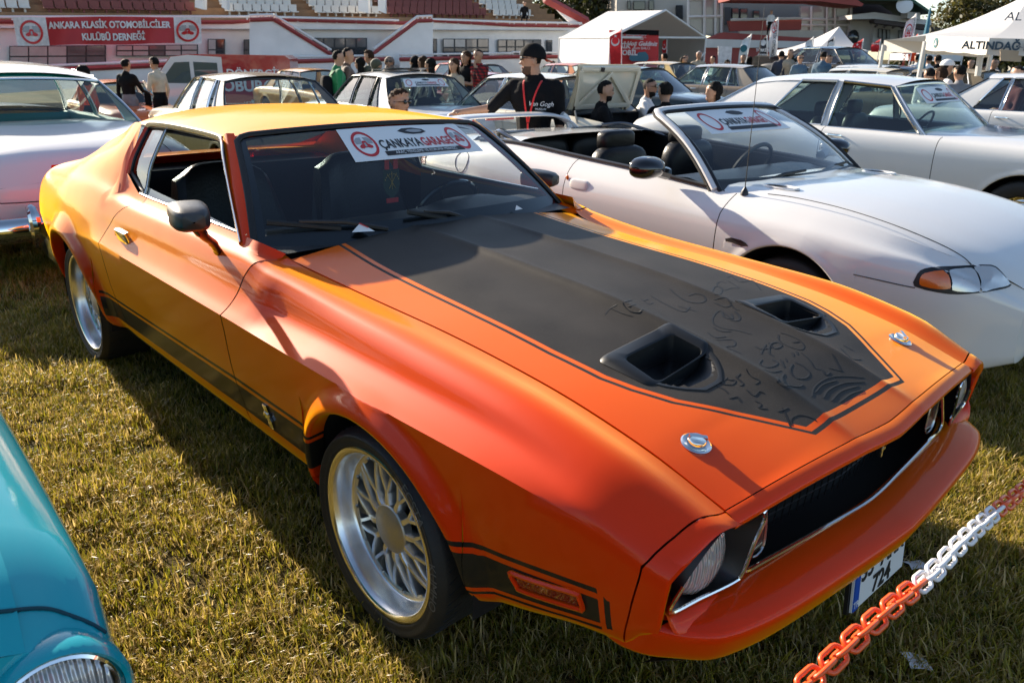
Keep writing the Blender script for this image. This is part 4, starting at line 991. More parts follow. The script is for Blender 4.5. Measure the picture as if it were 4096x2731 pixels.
        for x in np.linspace(a1, k1, 18):
            ed = min(1, (a1-x)/.18, (x-k1)/.25); row = []
            for e in np.sin(np.linspace(-1, 1, 21)*math.pi/2):
                ze = float(rz(x))-sp.get('rail', .045); bulge = (1-abs(e)**2.4)**.9
                xx = x+(.06*(1-e*e) if x > (a1+k1)/2 else -.05*(1-e*e))*max(0, 1-abs(x-(a1 if x > (a1+k1)/2 else k1))/.5)
                row.append((xx, e*(yr+.012), ze+.045*bulge+sp.get('roofcrown', .02)*bulge))
            G.append(row)
        C.roofG = np.array(G); C.roof = MB().grid(np.array(G), 0, flip=True).build('roof', roofp, root, angle=60)
        rl = np.array(G); rl[:, :, 2] -= .03; MB().grid(rl, 0).build('headliner', sp.get('lining', mat('grey_lining', (.10, .095, .09), .9)), root)
        def screen(l, bul, nm, z_top_add=.03):
            G = []
            for t in np.linspace(0, 1, 8):
                p_ = np.array(sd(l[0], l[1], t, 1)); row = []
                for e in np.linspace(-1, 1, 17):
                    q_ = p_.copy(); q_[1] *= e; q_[0] += bul*(1-e*e)*(1-.45*t); q_[2] += (z_top_add*t+.01*(1-t))*(1-e*e); row.append(q_)
                G.append(row)
            o = MB().grid(np.array(G), 0, flip=bul < 0).build(nm, GL, root)
            lp = [G[i][0] for i in range(8)]+[G[7][j] for j in range(1, 17)]+[G[i][16] for i in range(6, -1, -1)]+[G[0][j] for j in range(15, 0, -1)]
            MB().tube(np.array(lp), .012, 6, closed=True).build('screen_seal', sp.get('sealm', BLACKP), o); return o, np.array(G)
        C.ws, C.wsG = screen(lines[0], sp.get('wsbul', .12), 'windscreen'); C.bl, C.blG = screen(lines[-1], -sp.get('blbul', .08), 'rear_window')
    # cabin
    inm = sp.get('interior', LEATHER)
    if sp.get('cabin', True):
        MB().box((-wb*.5, 0, .30), (wb*.85, 2*w*.86, .03)).build('floor_pan', DARK, root)
        for y in (-.36, .36):
            b = rounded_box((A0-.95, y, .42), .25, .24, .10); b.join(rounded_box((A0-1.20, y, .74), .07, .235, .28)); b.build('front_seat', inm, root)
            if sp.get('headrest'): rounded_box((A0-1.23, y, 1.08), .045, .13, .075).build('headrest', inm, root)
        b = rounded_box((K0+.42, 0, .42), .25, w*.78, .10); b.join(rounded_box((K0+.15, 0, .70), .09, w*.78, .26)); b.build('rear_seat', inm, root)
        MB().grid(np.array([[(A0+.05, y, beltz(A0)-.02), (A0-.30, y, beltz(A0)+.005), (A0-.34, y, beltz(A0)-.04), (A0-.30, y, .6)] for y in np.linspace(-w*.80, w*.80, 7)]), 0).build('dashboard', inm, root)
        MB().grid(np.array([[(K0+.10, y, beltz(K0)-.01), (K0-.10, y, beltz(K0)+.0)] for y in np.linspace(-w*.78, w*.78, 5)]), 0).build('parcel_shelf', inm, root)
        cw = np.array([A0-.52, .36, beltz(A0)-.03]); Rw = RY(-62); Rn = np.array(Rw.to_3x3())
        b = MB(); b.tube([tuple(Rn @ np.array((.19*math.cos(a), .19*math.sin(a), 0))+cw) for a in np.linspace(0, 2*math.pi, 30, endpoint=False)], .012, 6, closed=True)
        b.tube([cw+Rn @ np.array((0, .18, 0)), cw, cw+Rn @ np.array((0, -.18, 0))], .014, 6, flat=.5); b.tube([cw, cw+np.array([.22, 0, -.1])], .02, 6); b.build('steering_wheel', sp.get('wheelm', BLACKP), root)
        for sg in (-1, 1): MB().grid(np.array([[(x, sg*(beltw(x)-.05), z) for z in (.3, beltz(x)-.005)]+[(x, sg*(beltw(x)+.0), beltz(x)+.002)] for x in np.linspace(A0+.03, K0-.05, 9)]), 0).build('door_trim', inm, root)
    add_wheels(root, sp)
    for x in (0, -wb):
        for sg in (-1, 1):
            th = np.linspace(-.2, math.pi+.2, 15); b = MB(); b.grid(np.array([[(x+(ar+.01)*math.cos(a), sg*(w-.02), arz+(ar+.01)*math.sin(a)), (x+(ar+.01)*math.cos(a), sg*.45, arz+(ar+.01)*math.sin(a))] for a in th]), 0)
            b.add([(x+(ar+.01)*math.cos(a), sg*.45, arz+(ar+.01)*math.sin(a)) for a in th], [tuple(range(15))]); b.build('wheel_well', DARK, root)
    for nm, x, zb, hh, wd in sp.get('bumpers', ()):
        sg = 1 if x > 0 else -1; P = crom([(x-sg*.35, -w*.99, zb), (x-sg*.10, -w*.95, zb), (x+sg*.02, -w*.72, zb), (x+sg*.06, 0, zb), (x+sg*.02, w*.72, zb), (x-sg*.10, w*.95, zb), (x-sg*.35, w*.99, zb)], 6)
        G = [[(p_[0]+sg*dx, p_[1]*(1+dx*.3), p_[2]+dz*hh) for dx, dz in ((-.03, -1), (.012, -.85), (.03, -.3), (.03, .3), (.012, .85), (-.03, 1))] for p_ in P]
        MB().grid(np.array(G), 0, flip=sg < 0).build(nm, sp.get('bumperm', CHROME), root, angle=60)
    for nm, x, y, z, rx, rz_, m_ in sp.get('lamps', ()):
        for sg in (-1, 1):
            b = MB(); th = np.linspace(0, 2*math.pi, 20, endpoint=False); pw_ = sp.get('lamp_pow', 1.0); dirx = 1 if x > 0 else -1
            b.grid(np.array([[(x+dirx*dx, sg*y+rx*k*np.sign(math.cos(a))*abs(math.cos(a))**pw_, z+rz_*k*np.sign(math.sin(a))*abs(math.sin(a))**pw_) for a in th] for k, dx in ((1.08, -.03), (1.08, .008), (1.0, .012), (.9, .02), (.5, .032), (.01, .035))]), 0, cv=True, flip=x < 0); b.build(nm, m_, root)
    return C

# windscreen strip sticker of the event, as a strip that follows the glass
ST_RED = mat('sticker_red', (.55, .02, .025), .45); STW = mat('sticker_white', (.82, .82, .80), .45)
def emblem(parent, M, r, warp, small=False):
    """round club badge: white disc, red ring, small red old-timer with grey wings"""
    def place(mb, nm, m_): mb.v = [tuple(warp(M[0]+x*r, M[1]+y*r, z)) for x, y, z in mb.v]; return mb.build(nm, m_, parent)
    b = MB(); th = np.linspace(0, 2*math.pi, 33); b.grid(np.array([[(k*math.cos(a), k*math.sin(a), .0012) for a in th] for k in (.80, 1.0)]), 0); o = place(b, 'badge_ring', ST_RED)
    if not small:
        b = MB(); car_ = [(-.55, -.18), (-.5, -.32), (-.3, -.36), (-.12, -.28), (.12, -.28), (.3, -.36), (.5, -.32), (.55, -.18), (.36, -.05), (.22, -.02), (.18, .16), (.1, .24), (-.1, .24), (-.18, .16), (-.22, -.02), (-.36, -.05)]
        b.add([(x, y, .0014) for x, y in car_], [tuple(range(16))]); place(b, 'badge_car', ST_RED)
        b = MB()
        for sg in (-1, 1): b.add([(sg*.2, .02, .0013), (sg*.7, .0, .0013), (sg*.72, .3, .0013), (sg*.45, .5, .0013), (sg*.1, .52, .0013)], [tuple(range(5))])
        b.box((0, -.08, .0016), (.16, .3, .0004)); place(b, 'badge_wings', mat('badge_grey', (.35, .36, .37), .5))
    return o
def strip_sticker(parent, warp, w_, h_, sm=False, curve=None):
    """white banner w_ by h_ centred on (0,0) of warp(x,y,lift)"""
    b = MB().grid(np.array([[warp(x, y*(1 if abs(x) < w_*.42 else 1), 0) for y in np.linspace(-h_/2, h_/2, 5)] for x in np.linspace(-w_/2, w_/2, 17)]), 0)
    o = b.build('banner_sticker', STW, parent, angle=180)
    k = h_/.17; wf = lambda x, y, z: warp(x, y, z)
    lw = lambda dx, dy: (lambda x, y, z: Vector(warp(x+dx, y+dy, .0016)))
    text('ÇANKAYA', .062*k, None, INK, o, align='RIGHT', warp=lw(.022*k, -.012*k), bold=.0016*k, ext=0, xs=.88)
    text('GARAGE', .062*k, None, ST_RED, o, align='LEFT', warp=lw(.028*k, -.012*k), bold=.0016*k, ext=0, xs=.88)
    bb = MB().grid(np.array([[warp(x, y, .0012) for y in (-.068*k, -.045*k)] for x in np.linspace(-.235*k, .285*k, 9)]), 0); bb.build('text_bar', INK, o)
    if not sm: text('ARAÇ YENİLEME VE KORUMA MERKEZİ', .020*k, None, STW, o, warp=lambda x, y, z: Vector(warp(x+.025*k, y-.0565*k, .0022)), ext=0, xs=1.15)
    sh = [(-.09, .055), (-.05, .068), (.02, .070), (.085, .060), (.10, .045), (.06, .036), (.0, .034), (-.05, .040)]
    MB().add([warp(x*k+.02*k, y*k, .0012) for x, y in sh], [tuple(range(8))]).build('garage_logo', INK, o)
    if not sm: MB().add([warp(x*k*.6+.035*k, (y-.052)*k*.5+.052*k, .0018) for x, y in sh], [tuple(range(8))]).build('logo_inset', mat('badge_grey', (.35, .36, .37), .5), o)
    for sg in (-1, 1): emblem(o, (sg*(w_/2-.105*k), 0), .066*k, wf, sm)
    return o
# on the orange coupe's windscreen
def ws_warp(x, y, z, t0=.80, e0=.16):
    e = e0+x/.66; t = t0+y/.44; p0 = ws(t, e); p1 = ws(t, e+.01); p2 = ws(t+.01, e); n_ = np.cross(p1-p0, p2-p0); n_ /= np.linalg.norm(n_)
    if n_[0] < 0: n_ = -n_
    return p0+n_*(.003+z)
strip_sticker(wind, ws_warp, .70, .142)

def pale(name, c, d=.2): return carpaint(name, c, .45, d)
WHITE1 = pale('white_paint', (.73, .72, .70), .1); WHITE2 = pale('cool_white_paint', (.70, .695, .68), .1); CREAM = pale('cream_paint', (.70, .64, .50)); BEIGE = pale('beige_paint', (.36, .29, .20)); IVORY = pale('ivory_paint', (.74, .70, .62))
TURQ = carpaint('turquoise_paint', (.0, .36, .43), .4, .3); DKGREEN = pale('dark_green_paint', (.018, .03, .032)); BROWNP = pale('brown_beige_paint', (.22, .17, .12)); ORANGE2 = pale('bright_orange_paint', (.75, .14, .01)); YELLOWP = pale('amber_paint', (.75, .33, .03)); REDP = pale('deep_red_paint', (.42, .02, .012)); BLUEP = pale('light_blue_paint', (.16, .30, .38)); BLACKPT = pale('black_paint', (.012, .014, .016)); GREYP = pale('grey_paint', (.30, .30, .29))
RED_L = mat('red_lens', (.25, .008, .004), .25, coat=1); AMB_L = mat('amber_lens', (.70, .14, .01), .2, coat=1); CLR_L = mat('clear_lens', (.62, .62, .60), .12, metal=.5, coat=1)

# ---- white convertible beside the coupe
sp = dict(name='white_convertible', label='white convertible with its top down and black seats, next to the orange coupe', pos=(2.031, 4.389), yaw=-50.94, paint=WHITE1, wb=2.573, fo=.96, ro=1.0, w=.895,
  top=[(-3.573, .80), (-3.50, .885), (-3.3, .925), (-2.9, .955), (-2.3, .985), (-1.67, .955), (-1.0, .925), (-.5, .892), (-.2, .885), (.2, .855), (.5, .805), (.75, .735), (.88, .675), (.96, .60)],
  width=[(-3.573, .70), (-3.45, .80), (-3.0, .875), (-2.5, .90), (-1.5, .885), (-.5, .885), (0, .89), (.4, .865), (.65, .80), (.8, .715), (.9, .60), (.96, .48)],
  sill=.24, crease=.66, crown=.035, soft=.045, sharp=(), tuck=-.06, arch=.365, archz=.335, ws=(-.50, -1.12), bl=(-2.0, -2.35), segs=[('rear_quarter', -3.573, -1.645), ('door', -1.645, -.43), ('front_fender', -.43, .96)],
  roof=[(-3, 1.3), (0, 1.3)], roofw=.56, lines=[], open=True, wheel='mod', handles=False, headrest=False, cabin=False, boot=True, wheel_sides=(-1, 1))
cv = make_car(sp); cr_ = cv.root
def bvh_of(mb): return BVHTree.FromPolygons([Vector(v) for v in mb.v], [tuple(f) for f in mb.f])
def hitter(root, mb, default=(0, 0, 0)):
    t = bvh_of(mb); bpy.context.view_layer.update(); Mi = root.matrix_world.inverted()
    def h(u, v, off_=.003):
        o = Mi @ Vector((0, 0, CAMH)); d = (Mi.to_3x3() @ ray(u, v)).normalized(); loc, n_, i, ds = t.ray_cast(o, d)
        if loc is None: return None
        if n_.dot(d) > 0: n_ = -n_
        return np.array(loc+n_*off_)
    return h
def patch(h, pxs, off_=.004, rings=(1, .75, .5, .25, .01), edge=None):
    P = np.array(pxs, float); c = P.mean(0); G = []
    for k in rings:
        row = []
        for q_ in P:
            t = h(*(c+(q_-c)*k), off_); row.append(t)
        G.append(row)
    last = None
    for row in G:
        good = [r for r in row if r is not None]; m_ = np.mean(good, axis=0) if good else (last if last is not None else np.zeros(3)); last = m_
        for i, r in enumerate(row):
            if r is None: row[i] = m_
    return MB().grid(np.array(G), 0, cv=True), np.array(G[0])
hv = hitter(cr_, cv.side)
kk = lambda l, ox=3072, oy=683, s_=.4355: [(ox+a*s_, oy+b*s_) for a, b in l]
out_ = crom(kk([(1345, 1062), (1352, 985), (1400, 915), (1500, 888), (1680, 878), (1868, 868), (2050, 866), (2120, 905), (2190, 985), (2235, 1045), (2180, 1080), (2060, 1105), (1940, 1122), (1740, 1136), (1560, 1118)]), 2, True)
m_, e_ = patch(hv, out_, .002); hl = m_.build('headlight', BLACKP, cr_)
for nm, l, mt in (('turn_signal', [(1392, 1040), (1400, 975), (1440, 940), (1530, 925), (1600, 925), (1650, 960), (1672, 1030), (1668, 1080), (1560, 1085), (1450, 1065)], AMB_L), ('corner_lens', [(1660, 925), (1760, 905), (1860, 898), (1905, 940), (1935, 1030), (1938, 1105), (1800, 1110), (1690, 1095), (1690, 1030), (1668, 960)], CLR_L), ('main_lens', [(1885, 890), (2040, 885), (2100, 915), (2160, 975), (2212, 1038), (2150, 1068), (2050, 1092), (1955, 1104), (1950, 1030), (1925, 950)], CLR_L)):
    m_, e_ = patch(hv, crom(kk(l), 2, True), .008); m_.build(nm, mt, hl)
SEAMG = mat('seam_grey', (.05, .05, .05), .7)
for nm, l in (('hood_seam', [(0, 215), (200, 240), (450, 290), (700, 352), (1000, 445), (1300, 555), (1600, 685), (1780, 785), (1868, 862)]), ('bumper_seam', [(785, 952), (1000, 1000), (1200, 1045), (1350, 1075)])):
    pp = [hv(u_, v_, .0006) for u_, v_ in crom(kk(l), 5)]; pp = [p_ for p_ in pp if p_ is not None]; MB().tube(pp, .0026, 5).build(nm, SEAMG, cr_)
for sg in (-1, 1):           # hood vents, mirrored on the hood
    vc = np.array([-.30, sg*.52]); zz = lambda x, y: float(cv.body.sec(x, 6+2*(1-min(1, abs(y)/(float(cv.body.sec(x, 6)[0, 0])))))[0, 1])
    b = MB(); th = np.linspace(0, 2*math.pi, 24, endpoint=False)
    b.grid(np.array([[(vc[0]+.11*k*math.cos(a), vc[1]+.055*k*math.sin(a), zz(vc[0], vc[1])+.002+dz-.02*0) for a in th] for k, dz in ((1, .000), (.93, .008), (.82, .006), (.75, -.002))]), 0, cv=True); vo = b.build('hood_vent', WHITE1, cr_)
    MB().add([(vc[0]-.03+.06*math.cos(a), vc[1]+.035*math.sin(a), zz(vc[0], vc[1])+.006) for a in th], [tuple(range(24))]).build('vent_hole', DARK, vo)
# windscreen frame
def cvs(t, e): b_ = np.array([-.555+.15*(1-e*e), .735*e, .888]); tp = np.array([-1.155+.07*(1-e*e), .585*e, 1.250+.022*(1-e*e)]); q_ = b_*(1-t)+tp*t; q_[2] += .03*math.sin(math.pi*t); q_[0] += .03*math.sin(math.pi*t); return q_
G = np.array([[cvs(t, e) for e in np.linspace(-1, 1, 21)] for t in np.linspace(0, 1, 10)])
cws = MB().grid(G, 0).build('windscreen', GLASSC, cr_)
fr = [cvs(t, -1) for t in np.linspace(-.02, .93, 10)]+[cvs(.99, -.97)]+[cvs(1.0, e) for e in np.linspace(-.9, .9, 15)]+[cvs(.99, .97)]+[cvs(t, 1) for t in np.linspace(.93, -.02, 10)]
MB().tube(np.array(fr)+np.array([-.018, 0, .006]), .030, 10, flat=.62, up=(.5, 0, .8)).build('windscreen_frame', WHITE1, cr_)
MB().tube(np.array(fr)+np.array([.016, 0, .0]), .013, 6).build('screen_seal', BLACKP, cws)
MB().tube(np.array(fr[:11])+np.array([-.040, -.012, -.002]), .014, 6).build('pillar_rubber', BLACKP, cws); MB().tube(np.array(fr[-11:])+np.array([-.040, .012, -.002]), .014, 6).build('pillar_rubber', BLACKP, cws)
def cv_warp(x, y, z):
    e = -.12+x/.66; t = .78+y/.44; p0 = cvs(t, e); n_ = np.cross(cvs(t, e+.01)-p0, cvs(t+.01, e)-p0); n_ /= np.linalg.norm(n_)
    if n_[0] < 0: n_ = -n_
    return p0+n_*(.003+z)
strip_sticker(cws, cv_warp, .78, .155, True)
hw = MB(); G = [[(x, sg*.0+y, z) for y in np.linspace(-.62, .62, 9)] for sg in (1,) for x, z in ((-.60, .86), (-.85, .905), (-.98, .90), (-1.02, .86), (-.98, .6))]
hw.grid(np.array(G), 0); hw.build('dashboard', LEATHER, cr_)
MB().box((-1.4, 0, .30), (2.0, 1.5, .03)).build('floor_pan', DARK, cr_)
for y in (-.36, .36):
    b = rounded_box((-1.35, y, .46), .26, .25, .10); b.join(rounded_box((-1.66, y, .74), .085, .245, .26)); b.build('front_seat', LEATHER, cr_)
    rounded_box((-1.70, y, 1.03), .06, .15, .068).build('headrest', LEATHER, cr_)
b = rounded_box((-2.35, 0, .50), .22, .60, .10); 
for y in (-.31, .31): b.join(rounded_box((-2.58, y, .78), .09, .30, .21))
b.build('rear_seat', LEATHER, cr_)
MB().grid(np.array([[(-2.62, y, .93), (-2.75, y, .985), (-2.85, y, .93), (-2.70, y, .7)] for y in np.linspace(-.74, .74, 9)]), 0).build('top_well', BLACKP, cr_)
for sg in (-1, 1):
    b = MB(); b.tube(crom([(-2.2, sg*.73, .96), (-2.42, sg*.70, 1.0), (-2.6, sg*.66, 1.03), (-2.72, sg*.52, 1.015)], 4), .026, 6, flat=.6); b.tube([(-2.55, sg*.70, 1.01), (-2.72, sg*.62, 1.0), (-2.74, sg*.2, .995)], .016, 6); b.build('folded_roof_arm', BLACKG, cr_)
    P = [(x, sg*(cv.body.sec(x, 5.9)[0, 0]), cv.body.sec(x, 5.9)[0, 1]+.010) for x in np.linspace(-.60, -2.72, 16)]
    MB().tube(P, .020, 6, flat=.6).build('belt_rubber', BLACKP, cr_)
    MB().grid(np.array([[(x, sg*(cv.body.sec(x, 6)[0, 0]+.01), cv.body.sec(x, 6)[0, 1]+.004), (x, sg*(cv.body.sec(x, 6)[0, 0]-.03), cv.body.sec(x, 6)[0, 1]-.01), (x, sg*.70, .35)] for x in np.linspace(-.55, -2.75, 12)]), 0).build('door_trim', LEATHER, cr_)
    # mirror
    b = MB(); G = [[(xx, .115*rr*np.sign(math.cos(a))*abs(math.cos(a))**.8, .062*rr*np.sign(math.sin(a))*abs(math.sin(a))**.8) for a in np.linspace(0, 2*math.pi, 24, endpoint=False)] for xx, rr in ((-.06, .6), (-.055, .9), (-.03, 1), (.02, .95), (.06, .7), (.085, .3), (.09, .03))]
    b.grid(np.array(G), 0, cv=True); b.tube([(0, -sg*.08, -.02), (.02, -sg*.17, -.045)], .035, 8); mo = b.build('door_mirror', BLACKG, cr_, M=T(-.86, sg*.965, .985) @ RZ(sg*-8))
    # handle in its recess, side lamp, tail lamp
    y_, z_ = cv.body.sec(-1.50, 4.0)[0]
    b = rounded_box((0, 0, 0), .085, .012, .034); b.build('door_handle', WHITE1, cr_, M=T(-1.51, sg*(y_+.004), z_-.02) @ RX(sg*8))
    MB().ball((-1.625, sg*(cv.body.sec(-1.62, 4)[0, 0]+.002), cv.body.sec(-1.62, 4)[0, 1]+.01), (.014, .006, .016)).build('side_lamp', AMB_L, cr_)
    b = MB(); G = []
    for x in np.linspace(-3.36, -3.53, 5):
        G.append([(x, sg*(cv.body.sec(x, s_)[0, 0]+.004), cv.body.sec(x, s_)[0, 1]) for s_ in np.linspace(3.4, 5.2, 6)])
    b.grid(np.array(G), 0, flip=sg > 0); b.build('tail_lamp', RED_L, cr_)
    th = np.linspace(0, 2*math.pi, 25); P = []
    for a in th:
        x = -2.78+.085*math.cos(a); s_ = 3.95+.55*math.sin(a); q_ = cv.body.sec(x, s_)[0]; P.append((x, sg*(q_[0]+.001), q_[1]))
    if sg < 0: MB().tube(np.array(P[:-1]), .0028, 4, closed=True).build('fuel_flap', mat('seam_grey', (.10, .10, .10), .7), cr_)
b = MB(); G = []
for e in np.linspace(-1, 1, 29):
    a = abs(e); z = .985+.085*(1-a**6)-.03*a**8; y = .74*e; xx = -3.36-.03*(1-e*e)+.05*a**4
    ch = .085
    G.append([(xx+ch*math.cos(t)*1.0, y, z+.017*math.sin(t)+.012*math.cos(t)*-.5) for t in np.linspace(0, 2*math.pi, 12, endpoint=False)])
b.grid(np.array(G), 0, cv=True)
for sg in (-1, 1): b.tube(crom([(-3.37, sg*.66, 1.055), (-3.35, sg*.70, 1.02), (-3.32, sg*.715, .955), (-3.28, sg*.71, .90)], 3), .05, 8, flat=.6)
b.build('rear_spoiler', WHITE1, cr_)
MB().box((-3.44, 0, 1.035), (.02, .30, .016)).build('brake_lamp', RED_L, cr_)
an = MB(); an.tube([(-.385, -.725, .895), (-.39, -.722, 1.30), (-.40, -.715, 1.80)], [.003, .0022, .0012], 5); an.lathe([(.022, -.012), (.018, .008), (.009, .022), (.004, .03)], 14, 0, T(-.385, -.725, .893)); an.build('antenna', BLACKP, cr_)
for y0, y1 in ((-.40, -.05), (.15, .55)):
    A_, B_ = np.array([-.50, y0, .905]), cvs(.10, y1/.70)+np.array([.012, 0, .015]); MB().tube([A_, (A_+B_)/2+np.array([0, 0, .012]), B_], [.012, .010, .008], 6).build('wiper_arm', BLACKP, cr_)
MB().grid(np.array([[cvs(0, e)+np.array([.10-.02*abs(e), 0, -.012]), cvs(0, e)+np.array([.03, 0, .0]), cvs(.10, e)+np.array([-.004, 0, -.002])] for e in np.linspace(-1, 1, 15)]), 0).build('cowl_panel', BLACKP, cr_)
b = MB(); cw = np.array([-1.12, .36, .86]); Rn = np.array(RY(-62).to_3x3()); b.tube([tuple(Rn @ np.array((.185*math.cos(a), .185*math.sin(a), 0))+cw) for a in np.linspace(0, 2*math.pi, 30, endpoint=False)], .014, 6, closed=True)
b.tube([cw+Rn @ np.array((0, .18, 0)), cw, cw+Rn @ np.array((0, -.18, 0))], .022, 6, flat=.5); b.build('steering_wheel', BLACKP, cr_)
m_, e_ = patch(hv, [(2902, 955), (2925, 950), (2965, 960), (2985, 972), (2995, 985), (2965, 985), (2935, 972), (2905, 965)], .004); m_.build('fender_badge', BLACKP, cr_)

# ---- white two-door hardtop behind the convertible
sp = dict(name='white_hardtop', label='long white two-door hardtop with bright door handle, behind the convertible', pos=(4.842, 7.153), yaw=-46.98, paint=WHITE2, wb=2.90, fo=.95, ro=1.35, w=.955,
  top=[(-4.25, .80), (-4.1, .90), (-3.5, .96), (-2.6, .985), (-1.85, .965), (-1.0, .955), (-.75, .945), (0, .925), (.6, .90), (.9, .86), (.95, .80)], sill=.27, crease=.735, crown=.03, arch=.375, archz=.33,
  ws=(-.87, -1.30), bl=(-2.75, -3.35), segs=[('rear_quarter', -4.25, -1.80), ('door', -1.80, -.735), ('front_fender', -.735, .95)], roof=[(-2.9, 1.345), (-2.3, 1.405), (-1.8, 1.41), (-1.28, 1.375)], roofw=.62, rail=.05,
  lines=[(-.885, -1.30), (-.93, -1.335), (-1.79, -1.79), (-1.86, -1.85), (-2.50, -2.22), (-3.35, -2.75)], wsbul=.16, framem=CHROMED, framer=.014, sealm=CHROMED, pillar_paint=True, interior=LEATHER, headrest=True, bumpers=[('front_bumper', .97, .45, .08, 1)], glass=glass('coupe_glass', (.60, .72, .70)))
wc = make_car(sp)
def sheet_warp(G, e0, t0, we, ht):
    """map (x right, y up) on to a screen grid G[t][e]; seen from the front the car's left is to the right"""
    n, m = G.shape[:2]
    def at(t, e):
        t = np.clip(t, 0, 1)*(n-1); e = (np.clip(e, -1, 1)+1)/2*(m-1); i, j = int(min(t, n-2)), int(min(e, m-2)); a, b_ = t-i, e-j
        return G[i, j]*(1-a)*(1-b_)+G[i+1, j]*a*(1-b_)+G[i, j+1]*(1-a)*b_+G[i+1, j+1]*a*b_
    def f(x, y, z):
        e, t = e0+x/we, t0+y/ht; p0 = at(t, e); n_ = np.cross(at(t, min(e+.05, 1))-at(t, max(-1, e-.05)), at(min(1, t+.05), e)-at(max(0, t-.05), e)); n_ /= np.linalg.norm(n_)+1e-9
        if n_[2] < 0: n_ = -n_
        return p0+n_*(.004+z)
    return f
strip_sticker(wc.ws, sheet_warp(wc.wsG, -.05, .76, .70, .50), .80, .16, True)

# ---- two-tone 1950s sedan at the left, seen from behind
TEAL = mat('teal_upholstery', (.0, .36, .26), .4); TEALD = mat('teal_cloth', (.0, .15, .15), .6)
sp = dict(name='fifties_sedan', label='white 1950s sedan with teal interior and chrome bumper, seen from behind at the left edge', pos=(-5.765, 8.55), yaw=133.3, z=-.09, paint=WHITE2, roofp=WHITE1, wb=2.92, fo=.90, ro=1.12, w=.93,
  top=[(-4.04, .74), (-3.98, .88), (-3.8, .955), (-3.4, 1.02), (-2.95, 1.06), (-2.0, 1.06), (-.9, 1.05), (0, 1.03), (.7, 1.0), (.9, .92)], width=[(-4.04, .84), (-3.9, .90), (-3.4, .93), (-1.5, .93), (0, .92), (.7, .90), (.9, .84)], sill=.30, crease=.72, crown=.05, soft=.05, arch=.37, archz=.34,
  ws=(-.80, -1.15), bl=(-2.55, -3.0), segs=[('rear_quarter', -4.04, -1.95), ('door', -1.95, -.85), ('front_fender', -.85, .90)], roof=[(-2.75, 1.40), (-2.3, 1.50), (-1.7, 1.525), (-1.1, 1.47)], roofw=.60, rail=.07, roofcrown=.03,
  lines=[(-.80, -1.15), (-.87, -1.20), (-1.75, -1.75), (-1.83, -1.83), (-2.60, -2.42), (-3.0, -2.55)], wsbul=.22, blbul=.26, interior=TEALD, wheelm=TEAL, lining=TEAL, framem=CHROMED, sealm=CHROMED, bumpers=[('rear_bumper', -4.12, .50, .085, 1)], trimz=3.4, glass=glass('fifties_glass', (.84, .92, .90), refl=.5), lamps=[('tail_lamp', -4.03, .80, .80, .05, .09, RED_L)])
bs = make_car(sp); br = bs.root
for y in (-.42, .42):
    b = MB(); b.tube(crom([(-4.15, y, .40), (-4.215, y, .50), (-4.20, y, .60), (-4.14, y, .655)], 4), [.035]*3+[.042]*6+[.036]*3+[.022], 10); b.build('bumper_guard', CHROME, br)
hb_ = hitter(br, bs.side)
xs = [(-.62, .95), (-.65, .78), (-.58, .70), (0, .685), (.58, .70), (.65, .78), (.62, .95)]
P = []
for y, z in crom([(-.60, .985), (-.645, .84), (-.64, .73), (-.56, .675), (0, .665), (.56, .675), (.64, .73), (.645, .84), (.60, .985)], 5):
    P.append((y, z))
tr_ = bvh_of(bs.side); PP = []
for y, z in P:
    loc, n_, i, d_ = tr_.ray_cast(Vector((-6, -abs(y), z)), Vector((1, 0, 0)))
    if loc is not None: PP.append((loc.x-.001, y, z))
if len(PP) > 4: MB().tube(PP, .004, 5).build('boot_seam', mat('seam_dark', (.02, .02, .02), .8), br)
def tail_pt(y, z, o_=.006):
    loc, n_, i, d_ = tr_.ray_cast(Vector((-6, -abs(y) if y else -1e-4, z)), Vector((1, 0, 0))); return (loc.x-o_ if loc else -4.0, y, z)
vb = [(-.20, .885), (-.17, .862), (-.16, .845), (.16, .845), (.17, .862), (.20, .885), (.10, .880), (.06, .892), (-.06, .892), (-.10, .880)]
b = MB(); b.add([tail_pt(y, z, .012) for y, z in vb]+[tail_pt(y, z, -.01) for y, z in vb], [tuple(reversed(range(10)))]+[(i, (i+1) % 10, 10+(i+1) % 10, 10+i) for i in range(10)]); bad = b.build('boot_badge', CHROME, br, angle=20)
b = MB(); b.add([tail_pt(y*.86, (z-.868)*.62+.866, .016) for y, z in vb], [tuple(reversed(range(10)))]); b.build('badge_red_field', ST_RED, bad)
b = MB(); b.add([tail_pt(y*.22, (z-.868)*.55+.866, .019) for y, z in vb], [tuple(reversed(range(10)))]); b.build('badge_cross', mat('badge_blue', (.02, .10, .22), .4), bad)

# ---- turquoise car cut by the lower left corner
sp = dict(name='turquoise_car', label='turquoise car with a round headlight, cut off by the lower left corner', pos=(-1.662, 1.030), yaw=-49.0, paint=TURQ, wb=2.4, fo=.64, ro=.8, w=.80,
  top=[(-3.2, .70), (-2.6, .86), (-1.6, .90), (-.6, .87), (0, .835), (.35, .80), (.54, .765), (.64, .70)], width=[(-3.2, .72), (-2.5, .80), (0, .80), (.5, .798), (.58, .792), (.64, .785)], sill=.25, crease=.62, crown=.025, soft=.03, arch=.33, archz=.31, ws=(-.65, -1.1), bl=(-2.1, -2.6),
  segs=[('rear_quarter', -3.2, -1.7), ('door', -1.7, -.6), ('front_fender', -.6, .64)], roof=[(-2.2, 1.30), (-1.6, 1.36), (-1.1, 1.33)], roofw=.55, lines=[(-.65, -1.1), (-.7, -1.14), (-1.6, -1.62), (-1.68, -1.68), (-2.1, -2.0), (-2.6, -2.1)], bumpers=[('front_bumper', .74, .40, .05, 1)])
